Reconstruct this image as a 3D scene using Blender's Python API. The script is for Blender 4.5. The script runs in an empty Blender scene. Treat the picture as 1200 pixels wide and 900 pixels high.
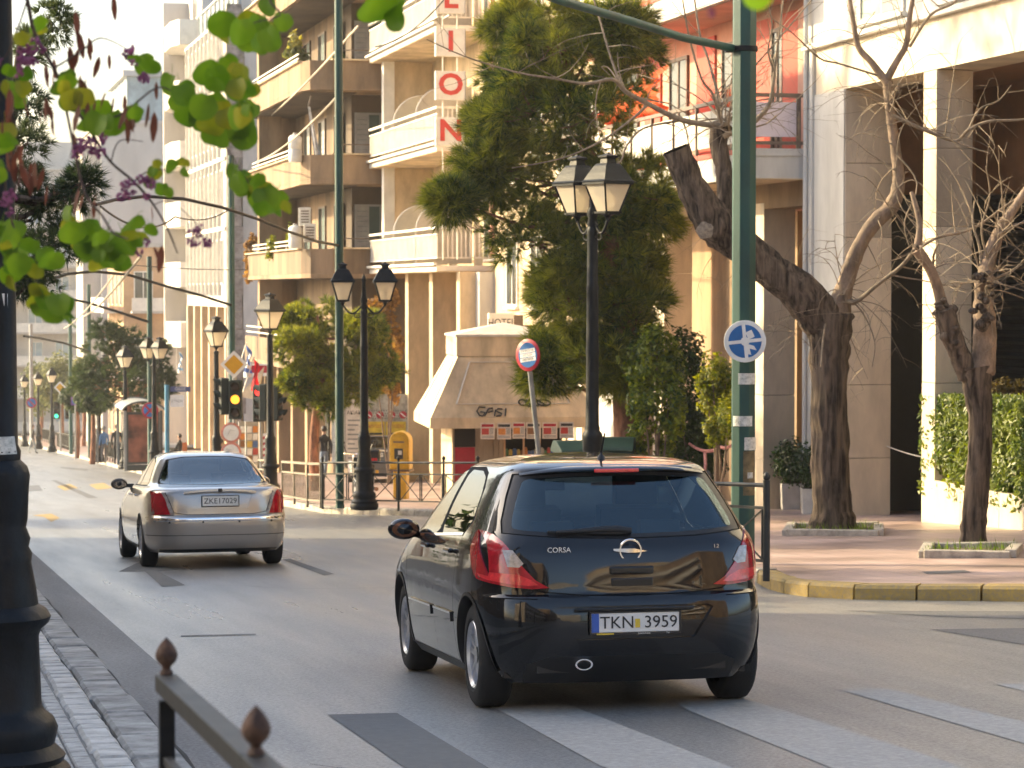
import bpy, bmesh, math, random
from math import sin, cos, tan, atan, atan2, pi, sqrt, radians as R
from mathutils import Vector, Matrix, noise
random.seed(7)
C = bpy.context.scene
COL = C.collection

# ------------------------------------------------------------------ camera
# world: +Y runs along the street, +X across it to the right, Z up. The street falls away from the camera.
HEAD = R(13.28)                       # the view is turned this far to the right of the street
FPX, CAMZ = 3000.0, 1.65
PITCH = atan((450 - 340) / FPX)       # true horizon at image row 340 of 900
cam = bpy.data.cameras.new('camera'); camo = bpy.data.objects.new('camera', cam); COL.objects.link(camo)
camo.location = (0, 0, CAMZ)
camo.rotation_euler = (R(90) - PITCH, 0, -HEAD)
cam.sensor_width = 36.0; cam.sensor_fit = 'HORIZONTAL'; cam.lens = 36.0 * FPX / 1200
cam.clip_start = 0.2; cam.clip_end = 5000
cam.dof.use_dof = True; cam.dof.focus_distance = 17.0; cam.dof.aperture_fstop = 7.5
C.camera = camo

# ------------------------------------------------------------------ light
SUN_EL, SUN_AZ = R(22), R(-55)        # azimuth measured from +Y, negative = to the left
sdir = Vector((sin(SUN_AZ) * cos(SUN_EL), cos(SUN_AZ) * cos(SUN_EL), sin(SUN_EL)))
w = bpy.data.worlds.new('World'); C.world = w; w.use_nodes = True
nt = w.node_tree; bg = nt.nodes['Background']
sky = nt.nodes.new('ShaderNodeTexSky'); sky.sky_type = 'NISHITA'; sky.sun_disc = False
sky.sun_elevation = SUN_EL; sky.sun_rotation = SUN_AZ
sky.air_density = 1.0; sky.dust_density = 3.8; sky.ozone_density = 1.0
nt.links.new(sky.outputs[0], bg.inputs[0]); bg.inputs[1].default_value = 0.15
sl = bpy.data.lights.new('sun', 'SUN'); sl.energy = 3.5; sl.angle = R(0.6); sl.color = (1.0, 0.80, 0.46)
so = bpy.data.objects.new('sun', sl); COL.objects.link(so)
so.rotation_euler = sdir.to_track_quat('Z', 'Y').to_euler()
C.view_settings.view_transform = 'Standard'; C.view_settings.look = 'None'
C.view_settings.gamma = 1.0; C.view_settings.use_curve_mapping = False
C.view_settings.exposure = 1.6
try:
    C.cycles.max_bounces = 8; C.cycles.transparent_max_bounces = 16
    C.cycles.use_denoising = True
    C.cycles.sample_clamp_indirect = 6.0
except Exception: pass

# ------------------------------------------------------------------ where a pixel of the photograph lies in the place
SH, CH = sin(HEAD), cos(HEAD)
FWD, RGT = Vector((SH, CH, 0)), Vector((CH, -SH, 0))
CAM = Vector((0, 0, CAMZ))
M_SLOPE = 0.0575
def zg(Y):
    z = -M_SLOPE * Y
    if Y > 70: z += 0.0100 * (Y - 70)
    if Y > 185: z += 0.016 * (Y - 185)
    if Y > 420: z += 0.0315 * (Y - 420)
    return z
def ray(px, py):
    a = (px - 600) / FPX; b = (450 - py) / FPX
    f = cos(PITCH) + b * sin(PITCH); u = -sin(PITCH) + b * cos(PITCH)
    return (RGT * (a / f) + FWD + Vector((0, 0, u / f)))
def atD(px, py, d): return CAM + ray(px, py) * d
def atX(px, py, X):
    r = ray(px, py); return CAM + r * (X / r.x)
def atY(px, py, Y):
    r = ray(px, py); return CAM + r * (Y / r.y)
def atG(px, py, h=0.0):
    r = ray(px, py); lo, hi = 1.0, 900.0
    for _ in range(60):
        m = (lo + hi) / 2; p = CAM + r * m
        if p.z > zg(p.y) + h: lo = m
        else: hi = m
    return CAM + r * lo
def proj(p):
    v = Vector(p) - CAM; f = v.dot(FWD); a = v.dot(RGT)
    F = f * cos(PITCH) - v.z * sin(PITCH); U = f * sin(PITCH) + v.z * cos(PITCH)
    return 600 + FPX * a / F, 450 - FPX * U / F

# ------------------------------------------------------------------ mesh helpers
class MB:
    def __init__(s): s.v = []; s.f = []; s.m = []
    def add(s, vs, fs, m=0):
        o = len(s.v); s.v += [tuple(p) for p in vs]
        s.f += [tuple(i + o for i in f) for f in fs]; s.m += [m] * len(fs)
    def box(s, x0, x1, y0, y1, z0, z1, m=0):
        s.add([(x0,y0,z0),(x1,y0,z0),(x1,y1,z0),(x0,y1,z0),(x0,y0,z1),(x1,y0,z1),(x1,y1,z1),(x0,y1,z1)],
              [(0,3,2,1),(4,5,6,7),(0,1,5,4),(1,2,6,5),(2,3,7,6),(3,0,4,7)], m)
    def cbox(s, c, size, rz=0, m=0, rx=0, ry=0):
        q = Matrix.Rotation(rz,3,'Z') @ Matrix.Rotation(ry,3,'Y') @ Matrix.Rotation(rx,3,'X')
        vs = []
        for k in range(8):
            p = Vector(((k&1)-.5, ((k>>1)&1)-.5, (k>>2)-.5)); p = Vector((p.x*size[0], p.y*size[1], p.z*size[2]))
            vs.append(q @ p + Vector(c))
        s.add(vs, [(0,2,3,1),(4,5,7,6),(0,1,5,4),(1,3,7,5),(3,2,6,7),(2,0,4,6)], m)
    def bar(s, a, b, w, h=None, m=0):
        a, b = Vector(a), Vector(b); h = w if h is None else h
        d = (b - a).normalized(); up = Vector((0,0,1)) if abs(d.z) < .95 else Vector((0,1,0))
        x = d.cross(up).normalized(); y = x.cross(d)
        vs = []
        for p in (a, b):
            for i, j in ((-1,-1),(1,-1),(1,1),(-1,1)): vs.append(p + x*(i*w/2) + y*(j*h/2))
        s.add(vs, [(0,1,2,3),(7,6,5,4),(0,4,5,1),(1,5,6,2),(2,6,7,3),(3,7,4,0)], m)
    def tube(s, pts, rad, n=8, m=0, cap=True):
        pts = [Vector(p) for p in pts]
        if not isinstance(rad, (list, tuple)): rad = [rad] * len(pts)
        ref = None; vs = []
        for i, p in enumerate(pts):
            d = (pts[min(i+1, len(pts)-1)] - pts[max(i-1, 0)])
            if d.length < 1e-9: d = Vector((0,0,1))
            d.normalize()
            if ref is None:
                ref = Vector((1,0,0)) if abs(d.x) < .9 else Vector((0,1,0))
            x = (ref - d * ref.dot(d))
            if x.length < 1e-6: x = d.orthogonal()
            x.normalize(); ref = x; y = d.cross(x)
            for k in range(n):
                t = 2*pi*k/n; vs.append(p + (x*cos(t) + y*sin(t)) * rad[i])
        fs = []
        for i in range(len(pts)-1):
            for k in range(n):
                a = i*n+k; b = i*n+(k+1)%n; fs.append((a, b, b+n, a+n))
        if cap: fs.append(tuple(range(n-1,-1,-1))); fs.append(tuple((len(pts)-1)*n+k for k in range(n)))
        s.add(vs, fs, m)
    def lathe(s, prof, c=(0,0,0), n=24, m=0, squash=1.0, rot=0):
        vs = []; c = Vector(c)
        for r, z in prof:
            for k in range(n):
                t = 2*pi*k/n + rot; vs.append(c + Vector((r*cos(t), r*sin(t)*squash, z)))
        fs = []
        for i in range(len(prof)-1):
            for k in range(n):
                a = i*n+k; b = i*n+(k+1)%n; fs.append((a,b,b+n,a+n))
        fs.append(tuple(range(n-1,-1,-1))); fs.append(tuple((len(prof)-1)*n+k for k in range(n)))
        s.add(vs, fs, m)
    def poly(s, pts, m=0): s.add(pts, [tuple(range(len(pts)))], m)
    def prism(s, pts, ext, m=0):
        pts = [Vector(p) for p in pts]; e = Vector(ext); n = len(pts)
        s.add(pts + [p+e for p in pts], [tuple(range(n-1,-1,-1)), tuple(range(n,2*n))] + [(i,(i+1)%n,(i+1)%n+n,i+n) for i in range(n)], m)
    def ball(s, c, r, nu=8, nv=6, m=0):
        c = Vector(c); rx, ry, rz = (r, r, r) if not isinstance(r, tuple) else r
        vs = [c+Vector((0,0,-rz))]
        for j in range(1, nv):
            t = -pi/2 + pi*j/nv
            for k in range(nu):
                a = 2*pi*k/nu; vs.append(c + Vector((rx*cos(t)*cos(a), ry*cos(t)*sin(a), rz*sin(t))))
        vs.append(c+Vector((0,0,rz))); fs = []
        for k in range(nu): fs.append((0, 1+(k+1)%nu, 1+k))
        for j in range(nv-2):
            for k in range(nu):
                a = 1+j*nu+k; b = 1+j*nu+(k+1)%nu; fs.append((a,b,b+nu,a+nu))
        L = len(vs)-1; o = 1+(nv-2)*nu
        for k in range(nu): fs.append((o+k, o+(k+1)%nu, L))
        s.add(vs, fs, m)
    def mesh(s, name, mats):
        me = bpy.data.meshes.new(name); me.from_pydata(s.v, [], s.f)
        for mm in (mats if isinstance(mats, (list,tuple)) else [mats]): me.materials.append(mm)
        if any(s.m): me.polygons.foreach_set('material_index', s.m)
        return me
    def build(s, name, mats, parent=None, smooth=None, bevel=0, seg=2):
        me = s.mesh(name, mats)
        if smooth is not None:
            me.polygons.foreach_set('use_smooth', [True]*len(me.polygons))
            if smooth < 179: me.set_sharp_from_angle(angle=R(smooth))
        me.update()
        o = bpy.data.objects.new(name, me); COL.objects.link(o)
        if parent is not None: o.parent = parent
        if bevel:
            b = o.modifiers.new('bevel', 'BEVEL'); b.width = bevel; b.segments = seg; b.limit_method = 'ANGLE'; b.angle_limit = R(40)
            b.harden_normals = False
        return o
def inst(name, me, parent=None, loc=(0,0,0), rot=(0,0,0), sc=(1,1,1)):
    o = bpy.data.objects.new(name, me); COL.objects.link(o)
    if parent is not None: o.parent = parent
    o.location = loc; o.rotation_euler = rot; o.scale = sc
    return o
def tag(o, label=None, cat=None, group=None, kind=None):
    if label: o['label'] = label
    if cat: o['category'] = cat
    if group: o['group'] = group
    if kind: o['kind'] = kind
    return o
def thing(name, loc, label, cat, group=None, rz=0, rx=0):
    o = bpy.data.objects.new(name, None); COL.objects.link(o)
    o.location = loc; o.rotation_euler = (rx, 0, rz); o.empty_display_size = .2
    return tag(o, label, cat, group)
def copy_thing(root, loc, label, group=None, rz=None):
    def rec(o, par):
        c = o.copy(); COL.objects.link(c)
        if par is not None: c.parent = par
        for ch in list(o.children): rec(ch, c)
        return c
    r = rec(root, None); r.location = loc; r['label'] = label
    if group: r['group'] = group
    if rz is not None: r.rotation_euler = (root.rotation_euler[0], 0, rz)
    return r
def text(body, size, mat, parent, loc, rot, name='lettering', ext=.002, align='CENTER', sx=1.0, bold=0.0):
    cu = bpy.data.curves.new(name, 'FONT'); cu.body = body; cu.size = size; cu.extrude = ext
    cu.offset = bold; cu.align_x = align; cu.align_y = 'CENTER'; cu.resolution_u = 3
    t = bpy.data.objects.new(name, cu); me = bpy.data.meshes.new_from_object(t); bpy.data.objects.remove(t); bpy.data.curves.remove(cu)
    me.materials.clear(); me.materials.append(mat); me.name = name
    o = bpy.data.objects.new(name, me); COL.objects.link(o)
    if parent is not None: o.parent = parent
    o.location = loc; o.rotation_euler = rot; o.scale = (sx, 1, 1)
    return o

# ------------------------------------------------------------------ materials
def mat(name, col, rough=.6, metal=0., var=.18, scale=2.5, bump=0., bscale=40., coat=0., spec=.5, streak=0., col2=None, sub=0., trans=0.):
    m = bpy.data.materials.new(name); m.use_nodes = True
    n = m.node_tree; b = n.nodes['Principled BSDF']
    b.inputs['Roughness'].default_value = rough; b.inputs['Metallic'].default_value = metal
    b.inputs['Specular IOR Level'].default_value = spec
    b.inputs['Coat Weight'].default_value = coat; b.inputs['Coat Roughness'].default_value = .04
    c = (*col, 1)
    if var <= 0 and not col2:
        b.inputs['Base Color'].default_value = c
    else:
        tc = n.nodes.new('ShaderNodeNewGeometry')
        no = n.nodes.new('ShaderNodeTexNoise'); no.inputs['Scale'].default_value = scale; no.inputs['Detail'].default_value = 7
        no.inputs['Roughness'].default_value = .65
        if streak:
            mp = n.nodes.new('ShaderNodeMapping'); mp.inputs['Scale'].default_value = (1, 1, streak)
            n.links.new(tc.outputs['Position'], mp.inputs[0]); n.links.new(mp.outputs[0], no.inputs['Vector'])
        else: n.links.new(tc.outputs['Position'], no.inputs['Vector'])
        rp = n.nodes.new('ShaderNodeValToRGB')
        d = col2 if col2 else tuple(max(0, x*(1-2*var)) for x in col)
        l = col if col2 else tuple(min(1, x*(1+var)) for x in col)
        rp.color_ramp.elements[0].position = .32; rp.color_ramp.elements[0].color = (*d, 1)
        rp.color_ramp.elements[1].position = .66; rp.color_ramp.elements[1].color = (*l, 1)
        n.links.new(no.outputs['Fac'], rp.inputs[0]); n.links.new(rp.outputs[0], b.inputs['Base Color'])
        rr = n.nodes.new('ShaderNodeMapRange'); rr.inputs['To Min'].default_value = max(0, rough-.12*min(1,rough*2)); rr.inputs['To Max'].default_value = min(1, rough+.12)
        n.links.new(no.outputs['Fac'], rr.inputs[0]); n.links.new(rr.outputs[0], b.inputs['Roughness'])
        if bump:
            n2 = n.nodes.new('ShaderNodeTexNoise'); n2.inputs['Scale'].default_value = bscale; n2.inputs['Detail'].default_value = 5
            n.links.new(tc.outputs['Position'], n2.inputs['Vector'])
            bp = n.nodes.new('ShaderNodeBump'); bp.inputs['Strength'].default_value = bump; bp.inputs['Distance'].default_value = .02
            n.links.new(n2.outputs['Fac'], bp.inputs['Height']); n.links.new(bp.outputs[0], b.inputs['Normal'])
    if trans: b.inputs['Transmission Weight'].default_value = trans
    return m
def leafmat(name, col, col2, trans=.45, rough=.5, scale=1.2, hs=True, spec=.35):
    m = bpy.data.materials.new(name); m.use_nodes = True; n = m.node_tree
    b = n.nodes['Principled BSDF']; out = n.nodes['Material Output']
    b.inputs['Roughness'].default_value = rough; b.inputs['Specular IOR Level'].default_value = spec
    g = n.nodes.new('ShaderNodeNewGeometry')
    no = n.nodes.new('ShaderNodeTexNoise'); no.inputs['Scale'].default_value = scale; no.inputs['Detail'].default_value = 4
    n.links.new(g.outputs['Position'], no.inputs['Vector'])
    ad = n.nodes.new('ShaderNodeMath'); ad.operation = 'ADD'
    mu = n.nodes.new('ShaderNodeMath'); mu.operation = 'MULTIPLY_ADD'; mu.inputs[1].default_value = .5; mu.inputs[2].default_value = -.25
    n.links.new(g.outputs['Random Per Island'], mu.inputs[0]); n.links.new(no.outputs['Fac'], ad.inputs[0]); n.links.new(mu.outputs[0], ad.inputs[1])
    rp = n.nodes.new('ShaderNodeValToRGB')
    rp.color_ramp.elements[0].position = .25; rp.color_ramp.elements[0].color = (*col2, 1)
    rp.color_ramp.elements[1].position = .75; rp.color_ramp.elements[1].color = (*col, 1)
    n.links.new(ad.outputs[0], rp.inputs[0]); n.links.new(rp.outputs[0], b.inputs['Base Color'])
    tr = n.nodes.new('ShaderNodeBsdfTranslucent'); mx = n.nodes.new('ShaderNodeMixShader'); mx.inputs[0].default_value = trans
    hsv = n.nodes.new('ShaderNodeHueSaturation'); hsv.inputs['Saturation'].default_value = 1.15; hsv.inputs['Value'].default_value = 1.6
    n.links.new(rp.outputs[0], hsv.inputs['Color']); n.links.new(hsv.outputs[0], tr.inputs[0])
    n.links.new(b.outputs[0], mx.inputs[1]); n.links.new(tr.outputs[0], mx.inputs[2]); n.links.new(mx.outputs[0], out.inputs[0])
    return m
def glassmat(name, tint, ior=1.5, rough=.0, refl=(1,1,1)):
    m = bpy.data.materials.new(name); m.use_nodes = True; n = m.node_tree; n.nodes.remove(n.nodes['Principled BSDF'])
    out = n.nodes['Material Output']
    t = n.nodes.new('ShaderNodeBsdfTransparent'); t.inputs[0].default_value = (*tint, 1)
    g = n.nodes.new('ShaderNodeBsdfGlossy'); g.inputs['Roughness'].default_value = rough; g.inputs[0].default_value = (*refl, 1)
    f = n.nodes.new('ShaderNodeFresnel'); f.inputs[0].default_value = ior
    mx = n.nodes.new('ShaderNodeMixShader')
    n.links.new(f.outputs[0], mx.inputs[0]); n.links.new(t.outputs[0], mx.inputs[1]); n.links.new(g.outputs[0], mx.inputs[2]); n.links.new(mx.outputs[0], out.inputs[0])
    return m
def emit(name, col, st, base=None):
    m = bpy.data.materials.new(name); m.use_nodes = True; b = m.node_tree.nodes['Principled BSDF']
    b.inputs['Base Color'].default_value = (*(base or col), 1); b.inputs['Emission Color'].default_value = (*col, 1); b.inputs['Emission Strength'].default_value = st
    return m
# ------------------------------------------------------------------ ground, road, pavements, kerbs, markings
def asphalt(name, base, dark, rough):
    m = bpy.data.materials.new(name); m.use_nodes = True; n = m.node_tree; b = n.nodes['Principled BSDF']
    g = n.nodes.new('ShaderNodeNewGeometry')
    def nz(sc, mp=None, det=6):
        t = n.nodes.new('ShaderNodeTexNoise'); t.inputs['Scale'].default_value = sc; t.inputs['Detail'].default_value = det
        if mp:
            q = n.nodes.new('ShaderNodeMapping'); q.inputs['Scale'].default_value = mp
            n.links.new(g.outputs['Position'], q.inputs[0]); n.links.new(q.outputs[0], t.inputs['Vector'])
        else: n.links.new(g.outputs['Position'], t.inputs['Vector'])
        return t
    a = nz(1.6, (1, .06, 1)); c = nz(.35); d = nz(70, None, 4)
    rp = n.nodes.new('ShaderNodeValToRGB')
    rp.color_ramp.elements[0].position = .3; rp.color_ramp.elements[0].color = (*dark, 1)
    rp.color_ramp.elements[1].position = .7; rp.color_ramp.elements[1].color = (*base, 1)
    s = n.nodes.new('ShaderNodeMath'); s.operation = 'MULTIPLY_ADD'; s.inputs[1].default_value = .5
    s2 = n.nodes.new('ShaderNodeMath'); s2.operation = 'MULTIPLY_ADD'; s2.inputs[1].default_value = .3
    s3 = n.nodes.new('ShaderNodeMath'); s3.operation = 'MULTIPLY'; s3.inputs[1].default_value = .34
    n.links.new(d.outputs['Fac'], s3.inputs[0]); n.links.new(c.outputs['Fac'], s2.inputs[0]); n.links.new(s3.outputs[0], s2.inputs[2])
    n.links.new(a.outputs['Fac'], s.inputs[0]); n.links.new(s2.outputs[0], s.inputs[2]); n.links.new(s.outputs[0], rp.inputs[0])
    gn = nz(48, None, 3); gr = n.nodes.new('ShaderNodeMapRange'); gr.inputs['From Min'].default_value = .32; gr.inputs['From Max'].default_value = .68; gr.inputs['To Min'].default_value = .58; gr.inputs['To Max'].default_value = 1.4
    n.links.new(gn.outputs['Fac'], gr.inputs[0]); mg = n.nodes.new('ShaderNodeMix'); mg.data_type = 'RGBA'; mg.blend_type = 'MULTIPLY'; mg.inputs['Factor'].default_value = 1
    n.links.new(rp.outputs[0], mg.inputs['A']); n.links.new(gr.outputs[0], mg.inputs['B']); n.links.new(mg.outputs['Result'], b.inputs['Base Color'])
    rr = n.nodes.new('ShaderNodeMapRange'); rr.inputs['From Min'].default_value = .3; rr.inputs['From Max'].default_value = .7
    rr.inputs['To Min'].default_value = rough + .12; rr.inputs['To Max'].default_value = rough - .08
    n.links.new(a.outputs['Fac'], rr.inputs[0]); n.links.new(rr.outputs[0], b.inputs['Roughness'])
    bp = n.nodes.new('ShaderNodeBump'); bp.inputs['Strength'].default_value = .35; bp.inputs['Distance'].default_value = .006
    d2 = nz(220, None, 3)
    n.links.new(d2.outputs['Fac'], bp.inputs['Height']); n.links.new(bp.outputs[0], b.inputs['Normal'])
    return m
def paintmat(name, col, under, cover=.5, rough=.8):
    m = mat(name, col, rough, var=.1, scale=14, bump=.3, bscale=160)
    n = m.node_tree; b = n.nodes['Principled BSDF']; src = b.inputs['Base Color'].links[0].from_socket
    g = n.nodes.new('ShaderNodeNewGeometry'); t = n.nodes.new('ShaderNodeTexNoise'); t.inputs['Scale'].default_value = 26; t.inputs['Detail'].default_value = 9; t.inputs['Roughness'].default_value = .8
    n.links.new(g.outputs['Position'], t.inputs['Vector'])
    r = n.nodes.new('ShaderNodeMapRange'); r.inputs['From Min'].default_value = cover - .15; r.inputs['From Max'].default_value = cover + .15
    n.links.new(t.outputs['Fac'], r.inputs[0])
    mx = n.nodes.new('ShaderNodeMix'); mx.data_type = 'RGBA'; n.links.new(r.outputs[0], mx.inputs['Factor']); n.links.new(src, mx.inputs['A']); mx.inputs['B'].default_value = (*under, 1)
    n.links.new(mx.outputs['Result'], b.inputs['Base Color'])
    return m
def tilemat(name, c1, c2, mortar, size, rough=.35, bump=.3):
    m = bpy.data.materials.new(name); m.use_nodes = True; n = m.node_tree; b = n.nodes['Principled BSDF']
    g = n.nodes.new('ShaderNodeNewGeometry')
    br = n.nodes.new('ShaderNodeTexBrick'); br.offset = 0; br.inputs['Scale'].default_value = 1.0
    br.inputs['Brick Width'].default_value = size; br.inputs['Row Height'].default_value = size; br.inputs['Mortar Size'].default_value = .008
    br.inputs['Color1'].default_value = (*c1,1); br.inputs['Color2'].default_value = (*c2,1); br.inputs['Mortar'].default_value = (*mortar,1)
    n.links.new(g.outputs['Position'], br.inputs['Vector'])
    t = n.nodes.new('ShaderNodeTexNoise'); t.inputs['Scale'].default_value = .8; t.inputs['Detail'].default_value = 8; n.links.new(g.outputs['Position'], t.inputs['Vector'])
    r = n.nodes.new('ShaderNodeValToRGB'); r.color_ramp.elements[0].position = .3; r.color_ramp.elements[0].color = (.55,.53,.5,1); r.color_ramp.elements[1].position = .65; r.color_ramp.elements[1].color = (1.1,1.1,1.1,1)
    n.links.new(t.outputs['Fac'], r.inputs[0])
    mx = n.nodes.new('ShaderNodeMix'); mx.data_type = 'RGBA'; mx.blend_type = 'MULTIPLY'; mx.inputs['Factor'].default_value = 1
    n.links.new(br.outputs['Color'], mx.inputs['A']); n.links.new(r.outputs[0], mx.inputs['B']); n.links.new(mx.outputs['Result'], b.inputs['Base Color'])
    rr = n.nodes.new('ShaderNodeMapRange'); rr.inputs['To Min'].default_value = rough-.15; rr.inputs['To Max'].default_value = rough+.25
    n.links.new(t.outputs['Fac'], rr.inputs[0]); n.links.new(rr.outputs[0], b.inputs['Roughness'])
    bp = n.nodes.new('ShaderNodeBump'); bp.inputs['Strength'].default_value = bump; bp.inputs['Distance'].default_value = .004
    n.links.new(br.outputs['Fac'], bp.inputs['Height']); bp.invert = True; n.links.new(bp.outputs[0], b.inputs['Normal'])
    return m
MAT_ROAD = asphalt('road_asphalt', (.255,.252,.24), (.13,.13,.127), .34)
MAT_PATCH = asphalt('old_asphalt', (.13,.13,.13), (.085,.085,.085), .6)
MAT_PAVE = tilemat('pavement_tiles', (.40,.29,.26), (.46,.34,.30), (.24,.19,.17), .4, .38)
MAT_FARPAVE = mat('pavement_far', (.36,.30,.25), .55, scale=.6)
MAT_KERB = mat('kerb_stone', (.42,.38,.32), .75, var=.25, scale=5, bump=.4)
MAT_YKERB = paintmat('kerb_yellow', (.46,.31,.06), (.24,.20,.15), .53, .7)
MAT_CONC = mat('kerb_concrete', (.31,.31,.295), .8, var=.3, scale=4, bump=.25, bscale=60)
MAT_PAVER = mat('paver', (.36,.36,.345), .6, var=.25, scale=8, bump=.25, bscale=70)
MAT_PALESTONE = mat('pale_stone', (.46,.455,.43), .65, var=.2, scale=6, bump=.25)
MAT_SOIL = mat('soil', (.10,.075,.05), .95, var=.3, scale=20, bump=.8)
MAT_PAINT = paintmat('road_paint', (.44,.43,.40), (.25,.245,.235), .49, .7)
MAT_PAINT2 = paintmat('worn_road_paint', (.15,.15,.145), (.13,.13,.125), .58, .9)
MAT_DARKLINE = mat('tar_joint', (.02,.02,.02), .9, var=.1)

def sheet(name, pts, h, m, step=4.0, kind='structure', parent=None, thick=0):
    bm = bmesh.new(); vs = [bm.verts.new((p[0], p[1], 0)) for p in pts]; bm.faces.new(vs)
    y0 = min(p[1] for p in pts); y1 = max(p[1] for p in pts)
    y = math.ceil(y0/step)*step
    while y < y1:
        bmesh.ops.bisect_plane(bm, geom=bm.verts[:]+bm.edges[:]+bm.faces[:], plane_co=(0,y,0), plane_no=(0,1,0), dist=1e-5)
        y += step if y < 120 else step*4
    bm.normal_update()
    for f in bm.faces:
        if f.normal.z < 0: f.normal_flip()
    for v in bm.verts: v.co.z = zg(v.co.y) + h
    me = bpy.data.meshes.new(name); bm.to_mesh(me); bm.free(); me.materials.append(m)
    o = bpy.data.objects.new(name, me); COL.objects.link(o)
    if parent: o.parent = parent
    if kind: o['kind'] = kind
    return o

sheet('ground', [(-900,-120),(900,-120),(900,2600),(-900,2600)], -.06, mat('ground_earth', (.22,.19,.15), .9, scale=.1), 8)
sheet('road', [(1.25,-60),(8.2,-60),(8.2,-6),(70,-6),(70,27.6),(8.9,27.6),(10.9,45),(10.9,52),(9.0,54),(8.9,430),(1.25,430)], 0, MAT_ROAD, 4)

# right pavement outline: from the corner by the black car along the street
_corner = [atG(x, y) for x, y in ((1300,707),(1200,705),(1100,704),(1010,703),(965,701.5),(935,698.5),(910,694),(895,688.5),(886,682))]
RK = [(p.x, p.y) for p in _corner] + [(8.42,28.3),(8.5,31),(8.61,40),(9.3,44.5),(10.15,46.6),(10.2,50.0),(9.3,52),(8.63,53.6),(8.61,60),(8.61,100),(8.61,200),(8.61,430)]
RKX = [(60, RK[0][1]-.3)] + RK
def inner(path, off):
    out = []
    for i, p in enumerate(path):
        a = Vector(path[max(i-1,0)]); b = Vector(path[min(i+1,len(path)-1)]); d = (b-a).normalized()
        out.append((p[0] + d.y*off, p[1] - d.x*off))
    return out
RKI = inner(RKX, .22)
sheet('pavement', RKI + [(60,430)], .14, MAT_PAVE, 4)

def kerb(path, width, h, m, seglen, gap, rng, ymax, mats=None, jit=.006):
    """individual stones laid end to end along a path"""
    root = bpy.data.objects.new('kerb', None); COL.objects.link(root); root['kind'] = 'structure'
    pts = [Vector(p) for p in path]; cum = [0]
    for a, b in zip(pts, pts[1:]): cum.append(cum[-1] + (b-a).length)
    def at(s):
        for i in range(len(pts)-1):
            if s <= cum[i+1] or i == len(pts)-2:
                t = (s-cum[i])/(cum[i+1]-cum[i]); return pts[i].lerp(pts[i+1], t)
    s = 0.0; far = MB()
    while s + seglen < cum[-1]:
        a, b = at(s), at(s+seglen); far_it = a.y > ymax
        L = (seglen if not far_it else 4.0); b = at(min(s+L, cum[-1]))
        d = (b-a).normalized(); nrm = Vector((d.y, -d.x)); g = d*gap
        q = MB() if not far_it else far
        z = [zg(a.y)+h+rng.uniform(-jit,jit), zg(b.y)+h+rng.uniform(-jit,jit)]
        c = .03
        def p3(pt, off, zz): r = pt + nrm*off; return (r.x, r.y, zz)
        ring = []
        for pt, zz in ((a+g, z[0]), (b-g, z[1])):
            ring.append([p3(pt,0,zz-h-.25), p3(pt,0,zz-c), p3(pt,c*.8,zz), p3(pt,width,zz), p3(pt,width,zz-h-.25)])
        q.add(ring[0]+ring[1], [(0,1,6,5),(1,2,7,6),(2,3,8,7),(3,4,9,8),(4,3,2,1,0),(5,6,7,8,9)])
        if not far_it:
            mm = m
            if mats: mm = mats(a)
            q.build('kerb_stone', mm, root)
        s += L
    if far.v: far.build('kerb_stone', m, root)['kind'] = 'stuff'
    return root
_kr = random.Random(3)
def _km(a):
    if a.y < 28.0: return MAT_YKERB if _kr.random() < .92 else MAT_KERB
    return MAT_KERB
kerb([(22, RK[0][1]-.1)] + RK, .24, .14, MAT_KERB, .62, .012, _kr, 75, _km)

# left pavement: flush concrete edge, a row of pale stones, then small pavers
sheet('pavement', [(-30,-60),(1.02,-60),(1.02,430),(-30,430)], .025, mat('pavement_left', (.20,.20,.19), .8, scale=3, bump=.4), 4)
sheet('gutter', [(1.36,-20),(1.80,-20),(1.72,60),(1.36,60)], .004, MAT_PATCH, 4)
lk = bpy.data.objects.new('kerb', None); COL.objects.link(lk); lk['kind'] = 'structure'
def block(x0, x1, y0, y1, h, top_j, name, m, parent, rng, bev=.012):
    b = MB(); z0 = zg(y0)+h+rng.uniform(-top_j,top_j); z1 = zg(y1)+h+rng.uniform(-top_j,top_j); e = bev
    vs = [(x0,y0,z0-.1),(x1,y0,z0-.1),(x1,y1,z1-.1),(x0,y1,z1-.1),
          (x0,y0,z0-e),(x1,y0,z0-e),(x1,y1,z1-e),(x0,y1,z1-e),
          (x0+e,y0+e,z0),(x1-e,y0+e,z0),(x1-e,y1-e,z1),(x0+e,y1-e,z1)]
    b.add(vs, [(0,1,5,4),(1,2,6,5),(2,3,7,6),(3,0,4,7),(4,5,9,8),(5,6,10,9),(6,7,11,10),(7,4,8,11),(8,9,10,11)])
    return b.build(name, m, parent)
_r = random.Random(11)
y = 8.0
while y < 44:
    L = _r.uniform(.8,1.5); block(1.09+_r.uniform(-.01,.01), 1.345+_r.uniform(-.015,.01), y, y+L-.03, .045, .004, 'kerb_slab', MAT_CONC, lk, _r, .02); y += L
y = 9.0
while y < 34:
    L = _r.uniform(.22,.42); block(.90+_r.uniform(-.01,.01), 1.075+_r.uniform(-.01,.005), y, y+L-.02, .048, .004, 'edging_stone', MAT_PALESTONE, lk, _r, .02); y += L
pv = bpy.data.objects.new('paving', None); COL.objects.link(pv); pv['kind'] = 'structure'
for k in range(7):
    y = 10.5 + (k % 2)*.12
    while y < (20 if k < 5 else 17.5):
        block(.885-.105*(k+1)+.006, .885-.105*k-.006, y+.006, y+.21-.006, .043, .002, 'paver', MAT_PAVER, pv, _r, .008); y += .21
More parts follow.
